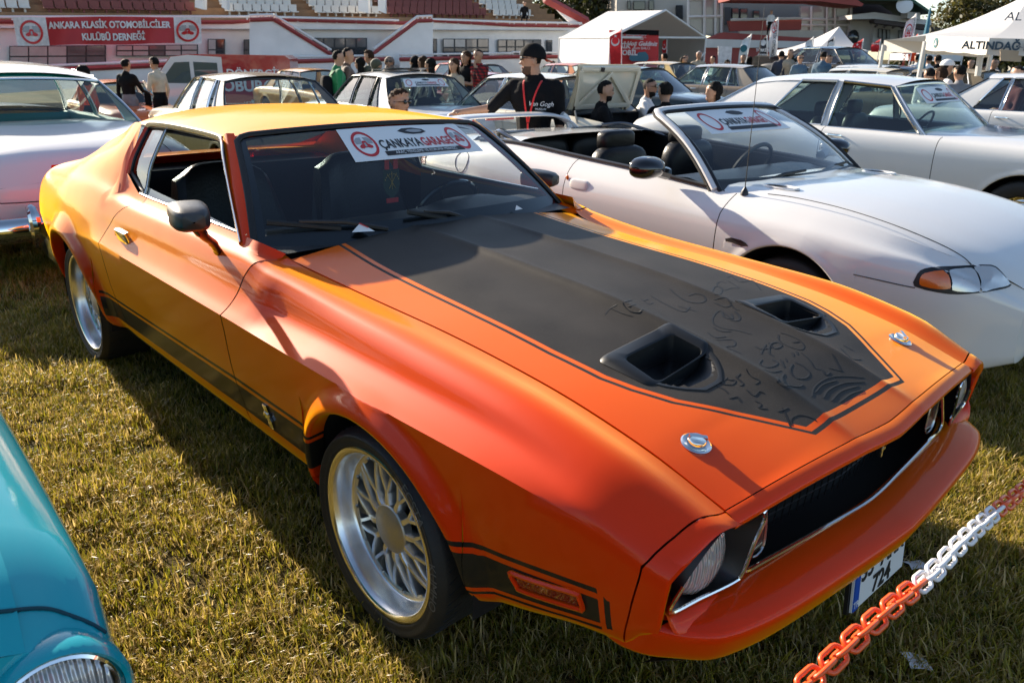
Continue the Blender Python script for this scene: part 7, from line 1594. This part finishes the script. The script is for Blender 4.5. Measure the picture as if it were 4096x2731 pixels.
textpx('ALTINDAĞ BELEDİYESİ', q2, 1060, 343, 33.3, 26, RED1, bk_, bold=.008); textpx('Hoş Geldiniz', q2, 1190, 405, 33.3, 36, WHITEC, bk_, shear=.3, bold=.006); textpx('Asım BALCI', q2, 1190, 445, 33.3, 22, WHITEC, bk_); textpx('KLASİK', q2, 985, 425, 33.3, 42, WHITEC, bk_, bold=.01); textpx('OTOMOBİL', q2, 990, 487, 33.3, 42, WHITEC, bk_, bold=.01)
BLC = mat('print_blue', (.03, .14, .20), .5); carp = [(1075, 545), (1080, 515), (1110, 500), (1150, 496), (1165, 482), (1225, 478), (1250, 505), (1255, 545), (1235, 565), (1100, 565)]; flatpx('printed_car', [q2(x, y) for x, y in carp], 33.3, BLC, bk_)
# ---------------- feather flags
FLW = cloth('flag_white', (.70, .70, .70)); FLR = cloth('flag_red', (.55, .015, .02)); FLO = cloth('flag_orange', (.80, .07, .01)); FLB = cloth('flag_black', (.012, .014, .02)); TEALP = mat('print_teal', (.01, .12, .15), .6)
def crescent(par, f, x, y, Y, r):
    c = Vector(atY(*f(x, y), Y))-Vector(par.location); s_ = r*.4355*Y/(F35/36*4096); a1 = np.linspace(.55, 2*math.pi-.55, 24); pts = [(s_*math.cos(a), s_*math.sin(a)) for a in a1]+[(s_*.22+s_*.80*math.cos(a), s_*.80*math.sin(a)) for a in np.linspace(2*math.pi-.75, .75, 24)]
    R_m = Matrix.Translation(c) @ RX(90) @ RZ(90); b = MB(); n = 24
    G = np.array([[Vector(R_m @ Vector((*pts[i], 0))), Vector(R_m @ Vector((*pts[47-i], 0)))] for i in range(24)]); b.grid(G, 0); b.build('crescent', WHITEC, par)
    st_ = []
    for i in range(10): rr_ = s_*(.42 if i % 2 == 0 else .17); a = i*math.pi/5; st_.append(Vector(R_m @ Vector((s_*1.25+rr_*math.cos(a), rr_*math.sin(a), .0))))
    st_c = sum(st_, Vector())/10; b = MB(); b.add([st_c]+st_, [(0, i+1, (i+1) % 10+1) for i in range(10)]); b.build('star', WHITEC, par)
def feather(label, f, x0, y0, x1, y1, wpx, Y, m_, lean=0):
    """x0,y0 top of pole; x1,y1 lower end of the cloth"""
    o = thing('feather_flag', label, 'flag', Vector(atY(*f(x1, y1+60), Y)), 0, 'feather flags around the show'); O_ = Vector(o.location); L_, R2 = [], []
    for t in np.linspace(0, 1, 14):
        xl = x0-wpx*(1-math.cos(min(1, t*4.0)*math.pi/2))*.0+(x1-x0)*t; y = y0+(y1-y0)*t; wv_ = wpx*min(1, (t*6)**.55) if t < .2 else wpx*(1-.12*(t-.2)); b0 = atY(*f(xl+lean*t, y), Y)-O_; c0 = atY(*f(xl+lean*t-wv_, y+wpx*.28*(1-t)), Y+.10*math.sin(t*7)+.05)-O_; L_.append(b0); R2.append(c0)
    MB().grid(np.array([[np.array(a)*(1-k)+np.array(b_)*k+np.array([0, .05*math.sin(k*4+i*.5), 0]) for k in np.linspace(0, 1, 5)] for i, (a, b_) in enumerate(zip(L_, R2))]), 0).build('flag_cloth', m_, o, angle=180)
    MB().tube([np.array(p_)+np.array([.02, 0, 0]) for p_ in L_]+[np.array(L_[-1])+np.array([0, 0, -1.2])], .02, 6).build('flag_pole', RAILM, o); return o
o = feather('red flag with white crescent before the marquee', q2, 1003, 264, 1000, 590, 108, 31, FLR); crescent(o, q2, 948, 385, 30.8, 36)
o = feather('small red flag with crescent inside the marquee', q2, 1418, 350, 1416, 500, 38, 35.5, FLR); crescent(o, q2, 1398, 440, 35.2, 17)
def disc(par, f, x, y, Y, r, m_, nm='round_badge'): c = Vector(atY(*f(x, y), Y))-Vector(par.location); s_ = r*.4355*Y/(F35/36*4096); th = np.linspace(0, 2*math.pi, 25)[:-1]; return MB().add([c+Vector((s_*math.cos(a), 0, s_*math.sin(a))) for a in th], [tuple(range(24))]).build(nm, m_, par)
o = feather('white flag with teal round badge left of the black flag', q2, 2196, 312, 2140, 585, 75, 29, FLW); disc(o, q2, 2128, 448, 28.8, 30, TEALP)
o = feather('black flag with white lettering left of the crowd', q2, 2338, 326, 2338, 590, 66, 29, FLB); textpx('TÜRKİYE', q2, 2306, 465, 28.7, 22, WHITEC, o, bold=.006); textpx('ÖZEL', q2, 2300, 515, 28.7, 26, WHITEC, o, bold=.006); disc(o, q2, 2308, 395, 28.7, 24, WHITEC)
o = feather('tall white club flag with round badge at the crowd', q3, 90, 160, 68, 540, 66, 26, FLW); emblem(o, (0, 0), 1.0, lambda x, y, z, o=o: np.array(Vector(atY(*q3(57, 250), 25.7))-Vector(o.location))+np.array([x*.065, -z, y*.17])); text('KLASİK OTOMOBİL', .12, Matrix.Translation(Vector(atY(*q3(52, 405), 25.7))-Vector(o.location)) @ RX(90) @ RZ(-90), INK, o, ext=.001, bold=.003)
o = feather('white flag with teal badge left of the pagoda tent', q3, 416, 338, 395, 545, 70, 34, FLW); disc(o, q3, 372, 455, 33.7, 27, TEALP)
o = feather('black flag with white emblem before the pagoda tent', q3, 610, 340, 592, 505, 58, 32, FLB); disc(o, q3, 580, 410, 31.7, 24, WHITEC); textpx('ÖZEL', q3, 572, 470, 31.7, 24, WHITEC, o, bold=.006)
o = feather('red crescent flag right of the pagoda tent', q3, 875, 355, 842, 528, 90, 32, FLR); crescent(o, q3, 815, 452, 31.7, 28)
o = feather('red flag with small lettering above the pickup', q3, 1032, 360, 1012, 480, 75, 36, FLR); textpx('DERNEK', q3, 990, 405, 35.7, 14, WHITEC, o)
o = feather('tallest white club flag right of the pickup cab', q3, 1360, 125, 1308, 500, 92, 26, FLW); emblem(o, (0, 0), 1.0, lambda x, y, z, o=o: np.array(Vector(atY(*q3(1292, 292), 25.7))-Vector(o.location))+np.array([x*.113, -z, y*.215])); text('ANKARA KLASİK', .13, Matrix.Translation(Vector(atY(*q3(1268, 455), 25.7))-Vector(o.location)) @ RX(90) @ RZ(90), ST_RED, o, ext=.001, bold=.004)
o = feather('orange crescent flag behind the tallest club flag', q3, 1377, 312, 1345, 565, 68, 26.6, FLO); crescent(o, q3, 1330, 440, 26.3, 30)
ru = slab([q2(1893, 426), q2(2022, 432), q2(2012, 600), q2(1893, 590)], 31, .03, WHITEC, 'rollup_banner'); tag(ru, 'plain white roll-up banner between marquee and flags', 'banner')
bp_ = thing('blue_pole', 'tall slim blue pole right of the orange flag', 'pole', atY(*q3(1400, 690), 20)); MB().tube([atY(*q3(1400, 690), 20)-Vector(bp_.location), atY(*q3(1447, 350), 20)-Vector(bp_.location), atY(*q3(1492, 78), 20)-Vector(bp_.location)], [.10, .07, .02], 8).build('pole_shaft', mat('pole_blue', (.02, .16, .24), .5), bp_)
# ---------------- pagoda tents
def pagoda(label, f, ax_, ay, x0, x1, ye, yb, Y, dep):
    o = thing('pagoda_tent', label, 'tent', Vector(atY(*f((x0+x1)/2, yb+60), Y)), 0, 'peaked white tents'); O_ = Vector(o.location); a = np.array(atY(*f(x0, ye), Y)-O_); b_ = np.array(atY(*f(x1, ye), Y)-O_); w_ = b_-a; c = (a+b_)/2+np.array([0, dep/2, 0]); ap = np.array(atY(*f(ax_, ay), Y+dep/2)-O_); cs_ = [a, b_, b_+np.array([0, dep, 0]), a+np.array([0, dep, 0])]
    for i in range(4):
        p0, p1 = cs_[i], cs_[(i+1) % 4]; G = np.array([[p0*(1-t)*(1-s_)+p1*s_*(1-t)+ap*t-np.array([0, 0, .22*(ap[2]-a[2])])*math.sin(math.pi*t)*(1-.3*t) for s_ in np.linspace(0, 1, 7)] for t in np.linspace(0, 1, 9)]); MB().grid(G, 0).build('canopy', TL_, o, angle=180)
        hv_ = np.array([0, 0, a[2]-np.array(atY(*f(x0, yb), Y)-O_)[2]]); MB().add([p0, p1, p1-hv_, p0-hv_], [(0, 1, 2, 3)]).build('valance', TENT, o); MB().tube([p0, p0+np.array([0, 0, -2.3])], .04, 6).build('tent_leg', RAILM, o)
    return o
pagoda('small peaked white tent behind the red flags', q3, 655, 245, 400, 915, 465, 512, 38, 6.0); pagoda('far white tent low behind the blue pole', q3, 1600, 440, 1450, 1690, 495, 560, 42, 4); pagoda('far white tent half hidden by the big tent post', q3, 1680, 446, 1640, 1790, 500, 565, 44, 4)
bt = thing('big_tent', 'big white peaked tent with dark lettering at the right edge', 'tent', atY(*q3(1950, 700), 14)); Ot = np.array(bt.location)
c0 = np.array(atY(*q3(1455, 328), 15.5))-Ot; c1 = np.array(atY(*q3(2040, 352), 13.2))-Ot; c2 = np.array(atY(*q3(2900, 372), 12.6))-Ot; ap = np.array(atY(*q3(2420, -60), 16.5))-Ot; b0 = c0+np.array([1.2, 4.5, 0]); b2 = c2+np.array([1.2, 4.5, 0])
def tri(p0, p1, nm): G = np.array([[p0*(1-t)*(1-s_)+p1*s_*(1-t)+ap*t-np.array([0, 0, .18])*math.sin(math.pi*t) for s_ in np.linspace(0, 1, 9)] for t in np.linspace(0, .97, 10)]); return MB().grid(G, 0).build(nm, TL_, bt, angle=180)
tri(c0, c1, 'canopy'); tri(c1, c2, 'canopy'); tri(c2, b2, 'canopy'); tri(b2, b0, 'canopy'); tri(b0, c0, 'canopy')
VAL = mat('valance_cloth', (.60, .57, .52), .7, bump=.2, bscale=3)
def val(p0, p1, nm): 
    G = np.array([[p0*(1-s_)+p1*s_+np.array([0, .02*math.sin(s_*20), -.235*t-.02*abs(math.sin(s_*9))*t]) for t in (0, .5, 1)] for s_ in np.linspace(0, 1, 20)]); return MB().grid(G, 0).build(nm, VAL, bt, angle=180)
val(c0, c1, 'valance'); val(c1, c2, 'valance')
val(b0, b2, 'valance')
for p_ in (c0, c2, b0, b2): MB().tube([p_+np.array([0, 0, -.1]), p_+np.array([0, 0, -2.3])], .045, 8).build('tent_leg', RAILM, bt)
MB().tube([np.array(atY(*q3(1962, 430), 14.2))-Ot, np.array(atY(*q3(1925, 700), 14.2))-Ot], .05, 8).build('tent_leg', RAILM, bt)
dt_ = (c2-c1)/np.linalg.norm(c2-c1); tcol = mat('print_navy', (.02, .05, .08), .6)
text('ALTINDAĞ BELEDİYESİ', .16, None, tcol, bt, align='LEFT', bold=.006, ext=0, warp=lambda x, y, z: Vector(c1+dt_*(x-.38)+np.array([0, -.035, -.115+y]))); text('ALTINDAĞ BELEDİYESİ', .22, None, tcol, bt, align='LEFT', ext=0, shear=.3, warp=lambda x, y, z: Vector(c1+(c2-c1)*.10+dt_*x+(ap-(c1+c2)/2)*.42+np.array([0, -.10, .0])+np.array([0, .35*y, .9*y]))); d0 = (c1-c0)/np.linalg.norm(c1-c0)
th = np.linspace(0, 2*math.pi, 25)[:-1]; MB().add([c0+d0*(.42+.085*math.cos(a))+np.array([-.01, -.03, -.115+.085*math.sin(a)]) for a in th], [tuple(range(24))]).build('round_badge', TEALP, bt); MB().add([c0+d0*(.42+x)+np.array([-.02, -.045, -.115+y]) for x, y in ((-.05, -.04), (.05, -.04), (.03, .01), (0, .05), (-.02, 0))], [tuple(range(5))]).build('badge_peak', WHITEC, bt)
cb = slab([q3(2135, 455), q3(2290, 470), q3(2335, 470), q3(2325, 572), q3(2135, 560)], 13.0, .02, mat('cardboard', (.42, .32, .22), .8), 'cardboard_panel'); tag(cb, 'tan cardboard panel hanging below the big tent valance', 'panel')
# ---------------- trees
LEAF, nt, p, out = _newmat('leaves'); N, L = nt.nodes, nt.links; at = N.new('ShaderNodeAttribute'); at.attribute_name = 'tone'; rp_ = N.new('ShaderNodeValToRGB'); e = rp_.color_ramp.elements; e[0].color = (.020, .030, .008, 1); e[1].color = (.13, .11, .025, 1); L.new(at.outputs['Fac'], rp_.inputs[0]); L.new(rp_.outputs[0], p.inputs['Base Color']); tl = N.new('ShaderNodeBsdfTranslucent'); L.new(rp_.outputs[0], tl.inputs[0]); ms = N.new('ShaderNodeMixShader'); ms.inputs[0].default_value = .35; L.new(p.outputs[0], ms.inputs[1]); L.new(tl.outputs[0], ms.inputs[2]); L.new(ms.outputs[0], out.inputs[0])
BARK = mat('bark', (.06, .045, .035), .9, bump=.6, bscale=10)
def tree(label, base, hgt, rad, seed, n=7000, ls=.16, clumps=34, zlo=.35, tone=(.1, .6)):
    o = thing('tree', label, 'tree', base, 0, 'trees behind the show'); rn = np.random.default_rng(seed); b = MB(); b.tube(crom([(0, 0, 0), (rn.normal(0, .15), 0, hgt*.25), (rn.normal(0, .3), .1, hgt*.55), (0, 0, hgt*.8)], 4), np.linspace(.03, .008, 13)*hgt, 8); cl = []
    for i in range(clumps):
        th, z = rn.uniform(0, 2*math.pi), rn.uniform(zlo, 1); rr_ = rad*math.sqrt(max(.05, 1-((z-.62)/.42)**2))*rn.uniform(.25, 1); c = np.array([rr_*math.cos(th), rr_*math.sin(th), z*hgt]); cl.append((c, rad*rn.uniform(.18, .34)))
        if i % 2 == 0: s0 = np.array([0, 0, hgt*rn.uniform(.25, .6)]); b.tube([s0, (s0+c)/2+np.array([0, 0, .1*rad]), c], [.012*hgt, .007*hgt, .003*hgt], 5)
    b.build('trunk', BARK, o); V = []; F = []; tn = []
    for i in range(n):
        c, r = cl[rn.integers(len(cl))]; p_ = c+rn.normal(0, r*.5, 3)*np.array([1, 1, .75]); a = rn.normal(0, 1, 3); a /= np.linalg.norm(a); q_ = np.cross(a, rn.normal(0, 1, 3)); q_ /= np.linalg.norm(q_)+1e-9; s_ = ls*rn.uniform(.5, 1.2); k = len(V); V += [p_-a*s_, p_+q_*s_*.45, p_+a*s_, p_-q_*s_*.45]; F.append((k, k+1, k+2, k+3)); t_ = rn.uniform(*tone); tn += [t_]*4
    me = bpy.data.meshes.new('crown'); me.from_pydata([tuple(v) for v in V], [], F); me.materials.append(LEAF); ca = me.attributes.new('tone', 'FLOAT', 'POINT'); ca.data.foreach_set('value', tn); inst('crown', me, o)
def tbase(f, x, Y, zb=-.5): p_ = atY(*f(x, 300), Y); return (p_.x, Y, zb)
tree('dense dark green tree behind the marquee roof', tbase(q2, 700, 66), 9.5, 4.6, 1, 9000, .26, 40, .3, (0, .45)); tree('dark green tree right of the dense one behind the marquee', tbase(q2, 900, 70), 9.0, 4.0, 2, 6000, .26, 30, .3, (0, .45)); tree('yellowish tree above the big tent', tbase(q3, 1900, 62), 7.2, 4.0, 3, 3600, .20, 26, .45, (.3, 1)); tree('taller yellowish tree at the right edge above the tent', tbase(q3, 2250, 60), 8.0, 3.6, 4, 3600, .20, 24, .45, (.2, .9)); tree('thin tree right of the club building eave', tbase(q3, 1590, 64), 4.8, 2.2, 5, 900, .16, 16, .5, (.4, 1)); tree('low dark trees under the big tent', tbase(q3, 1950, 48), 3.6, 3.4, 6, 4000, .20, 26, .2, (0, .4)); tree('low dark tree far right under the tent', tbase(q3, 2250, 46), 3.4, 3.4, 7, 4000, .20, 26, .2, (0, .4)); tree('dark tree low behind the white block', tbase(q3, 1420, 66), 4.4, 2.6, 8, 2500, .2, 20, .25, (0, .5))
# ------------------------------------------------------------------ small things on the orange coupe
hh_ = hitter(car, hm); DUSTW = mat('wiped_black', (.008, .009, .010), .6, spec=.3)
k6 = lambda l: [(2350+a*.5527, 1050+b_*.5527) for a, b_ in l]
STROKES = [[(125, 378), (160, 335), (212, 303)], [(165, 330), (245, 365), (330, 390)], [(320, 270), (262, 290), (300, 345), (365, 358), (400, 335)], [(290, 318), (345, 300)], [(385, 262), (440, 300), (475, 290)], [(400, 275), (440, 265)], [(455, 240), (560, 300), (690, 355), (740, 320)], [(655, 315), (720, 335), (795, 355)], [(595, 190), (650, 240), (720, 280), (800, 292), (850, 275), (840, 240), (780, 225), (730, 240)],
 [(1005, 150), (960, 140), (935, 160), (985, 200), (1040, 185), (1095, 185), (1060, 160), (1010, 130)], [(1010, 110), (1040, 100), (1100, 140), (1190, 130), (1230, 170), (1258, 205)], [(895, 215), (920, 175), (970, 185), (960, 225), (915, 230)], [(915, 270), (960, 255), (1010, 260), (1060, 330), (1100, 345)], [(915, 290), (990, 320), (1030, 310), (1040, 280)], [(970, 350), (990, 395), (1045, 405), (1040, 370)], [(1065, 350), (1100, 395), (1080, 420), (1030, 415)], [(1060, 425), (960, 350), (905, 400), (920, 450), (1000, 480), (1075, 490), (1190, 520)], [(910, 470), (960, 495), (1040, 500)], [(865, 505), (920, 540), (1000, 535)], [(930, 560), (1050, 560), (1060, 600), (1000, 610), (1115, 660)],
 [(1380, 520), (1385, 560), (1440, 600), (1540, 630), (1565, 600), (1530, 560), (1440, 520), (1395, 510)], [(1480, 575), (1530, 570)], [(1205, 605), (1260, 625), (1330, 615)], [(1290, 590), (1260, 640), (1255, 660)], [(1310, 580), (1350, 620), (1400, 600), (1370, 575), (1320, 590), (1310, 650), (1350, 680)], [(1260, 700), (1240, 730), (1290, 755), (1350, 745), (1370, 720), (1330, 700)], [(1270, 770), (1330, 790), (1400, 780)], [(1395, 700), (1420, 760)], [(1430, 690), (1440, 720)], [(1480, 650), (1490, 680)], [(1510, 640), (1520, 670)], [(1545, 650), (1600, 700), (1640, 760), (1680, 770)], [(1480, 730), (1460, 780), (1500, 830), (1570, 835), (1600, 800), (1560, 750), (1500, 720)], [(1420, 800), (1400, 840), (1440, 880), (1520, 895), (1555, 880)], [(1370, 830), (1380, 870), (1420, 890), (1470, 885)],
 [(1690, 770), (1720, 810), (1750, 790)], [(1770, 660), (1820, 760), (1830, 780), (1740, 760)], [(1830, 620), (1900, 690), (1980, 700)], [(1850, 600), (1930, 640)], [(1620, 970), (1640, 900), (1720, 840), (1830, 820), (2000, 830)], [(1700, 980), (1740, 920), (1850, 870), (2000, 860)], [(1760, 1000), (1830, 930), (1960, 890)], [(1820, 1010), (1900, 950), (1990, 920)], [(1640, 940), (1700, 880), (1800, 850)], [(930, 890), (990, 920), (1020, 950)], [(1010, 830), (960, 870), (1040, 880), (1065, 850), (1010, 845)], [(1100, 800), (1080, 830), (1120, 870), (1100, 890)], [(1150, 770), (1180, 820), (1240, 850), (1210, 880)], [(1020, 980), (1080, 970), (1110, 1010)], [(1150, 920), (1200, 960), (1240, 930), (1280, 945)], [(1210, 1000), (1250, 1020), (1240, 1050), (1300, 1055)], [(1410, 1050), (1440, 1120), (1470, 1190)], [(1370, 1075), (1420, 1060), (1445, 1045)], [(1480, 1180), (1470, 1130), (1530, 1100), (1620, 1120), (1660, 1150)]]
b = MB(); rn = np.random.default_rng(3)
for s_ in STROKES:
    P = [hh_(u, v, .0004) for u, v in crom(k6(s_), 6)]; P = [p_ for p_ in P if p_ is not None]
    if len(P) < 3: continue
    P = np.array(P); Tn = np.gradient(P, axis=0); sd_ = np.stack([-Tn[:, 1], Tn[:, 0], 0*Tn[:, 0]], -1); sd_ /= np.linalg.norm(sd_, axis=1)[:, None]+1e-9; w_ = np.full(len(P), rn.uniform(.0020, .0036)); w_[0] *= .5; w_[-1] *= .5
    b.grid(np.stack([P-sd_*w_[:, None], P+sd_*w_[:, None]], 1), 0, flip=True)
o = b.build('dust_writing', DUSTW, hood, angle=180); tag(o, 'letters and scribbles drawn with a finger in the dust of the black hood', kind='stuff')
# flyers tucked under the wipers
wgm = MB().grid(wg, 0); hg = hitter(car, wgm); PAPER = mat('paper', (.78, .77, .75), .7)
for lab, px in (('white paper flyer with a red header tucked under the near wiper', [(865, 580), (940, 505), (1075, 590), (985, 604)]),):
    P = [hg(1024+a*.4355, 683+c*.4355, .012) for a, c in px]; P = [np.array(p_) for p_ in P if p_ is not None]
    if len(P) >= 3:
        P = [p_+np.array([.008, 0, .004*i]) for i, p_ in enumerate(P)]; bpy.context.view_layer.update()
        W_ = [np.array(car.matrix_world @ Vector(p_)) for p_ in P]; c_ = W_[0]; fl_ = thing('paper_flyer', lab, 'flyer', c_)
        MB().add([p_-c_ for p_ in W_], [tuple(range(len(W_)))]).build('sheet', PAPER, fl_)
        if len(W_) == 4:
            a_, d_ = W_[1]-c_, W_[2]-c_; e_ = W_[0]-c_; off_ = np.array([0, -.002, .003]); MB().add([a_*.95+e_*.05+off_, d_*.62+a_*.38+off_, d_*.58+a_*.34+e_*.08+off_, a_*.85+e_*.15+off_], [(0, 1, 2, 3)]).build('header_line', ST_RED, fl_)
p2 = [hg(2048+a*.4355, 683+c*.4355, .012) for a, c in [(2, 386), (14, 340), (70, 374)]]
if all(p_ is not None for p_ in p2):
    W_ = [np.array(car.matrix_world @ Vector(p_+np.array([.008, 0, .004]))) for p_ in p2]; fl_ = thing('paper_flyer', 'corner of a white paper flyer at the far wiper', 'flyer', W_[0]); MB().add([p_-W_[0] for p_ in W_], [(0, 1, 2)]).build('sheet', PAPER, fl_)
# pennant hanging behind the windscreen
bpy.context.view_layer.update(); pe = thing('hanging_pennant', 'dark green shield pennant on red ribbons, hanging behind the windscreen', 'pennant', car.matrix_world @ Vector((-1.235, .045, 1.20)), CARYAW)
b = MB(); sh = [(-.040, -.10), (.040, -.10), (.042, -.17), (.030, -.20), (0, -.225), (-.030, -.20), (-.042, -.17)]; b.add([(0, y, z) for y, z in sh]+[(-.004, y, z) for y, z in sh], [tuple(range(7)), tuple(reversed(range(7, 14)))]+[(i, 7+i, 7+(i+1) % 7, (i+1) % 7) for i in range(7)]); b.build('shield', mat('pennant_green', (.03, .05, .04), .8), pe, smooth=False)
for y in (-.022, .022): MB().box((0, y, -.045), (.003, .022, .11)).build('ribbon', ST_RED, pe)
MB().box((0, 0, -.232), (.003, .06, .02)).build('fringe', ST_RED, pe)
GOLD = mat('gold_thread', (.45, .28, .05), .5); b = MB()
for a in (-32, 0, 32): b.tube([(.003, .045*math.sin(R_(a)), -.155+.045*math.cos(R_(a))), (.003, -.03*math.sin(R_(a)), -.155-.03*math.cos(R_(a)))], .0014, 4)
b.build('crossed_arrows', GOLD, pe); b = MB()
for a in np.linspace(-70, 70, 9): b.ball((.003, .036*math.sin(R_(a)), -.155+.036*math.cos(R_(a))), (.001, .003, .003), nu=6, nv=4)
b.build('stars', GOLD, pe)
MB().box((-1.22, 0, 1.225), (.03, .24, .06)).build('rear_view_mirror', BLACKP, car)
# bits of litter in the grass by the chain
for i, (u, v) in enumerate(((3665, 2655), (3650, 2640), (3660, 2268), (3690, 2265))):
    p_ = atZ(u, v, .02)
    if i in (0, 2):
        b = MB(); rn2 = np.random.default_rng(i+40); b.grid(np.array([[(x*.03+rn2.normal(0, .004), y*.03+rn2.normal(0, .004), rn2.uniform(0, .018)) for y in (-1, 0, 1)] for x in (-1, 0, 1)]), 0)
        o = b.build('paper_scrap', PAPER); o.location = p_; tag(o, ('crumpled white paper scrap in the grass below the orange links', 'torn white paper scrap in the grass right of the number plate')[i//2], 'litter')
# ------------------------------------------------------------------ last: switch the grass scattering on
for o, ng in LATE: md = o.modifiers.new('scatter', 'NODES'); md.node_group = ng
bpy.data.scenes.remove(TMPS)
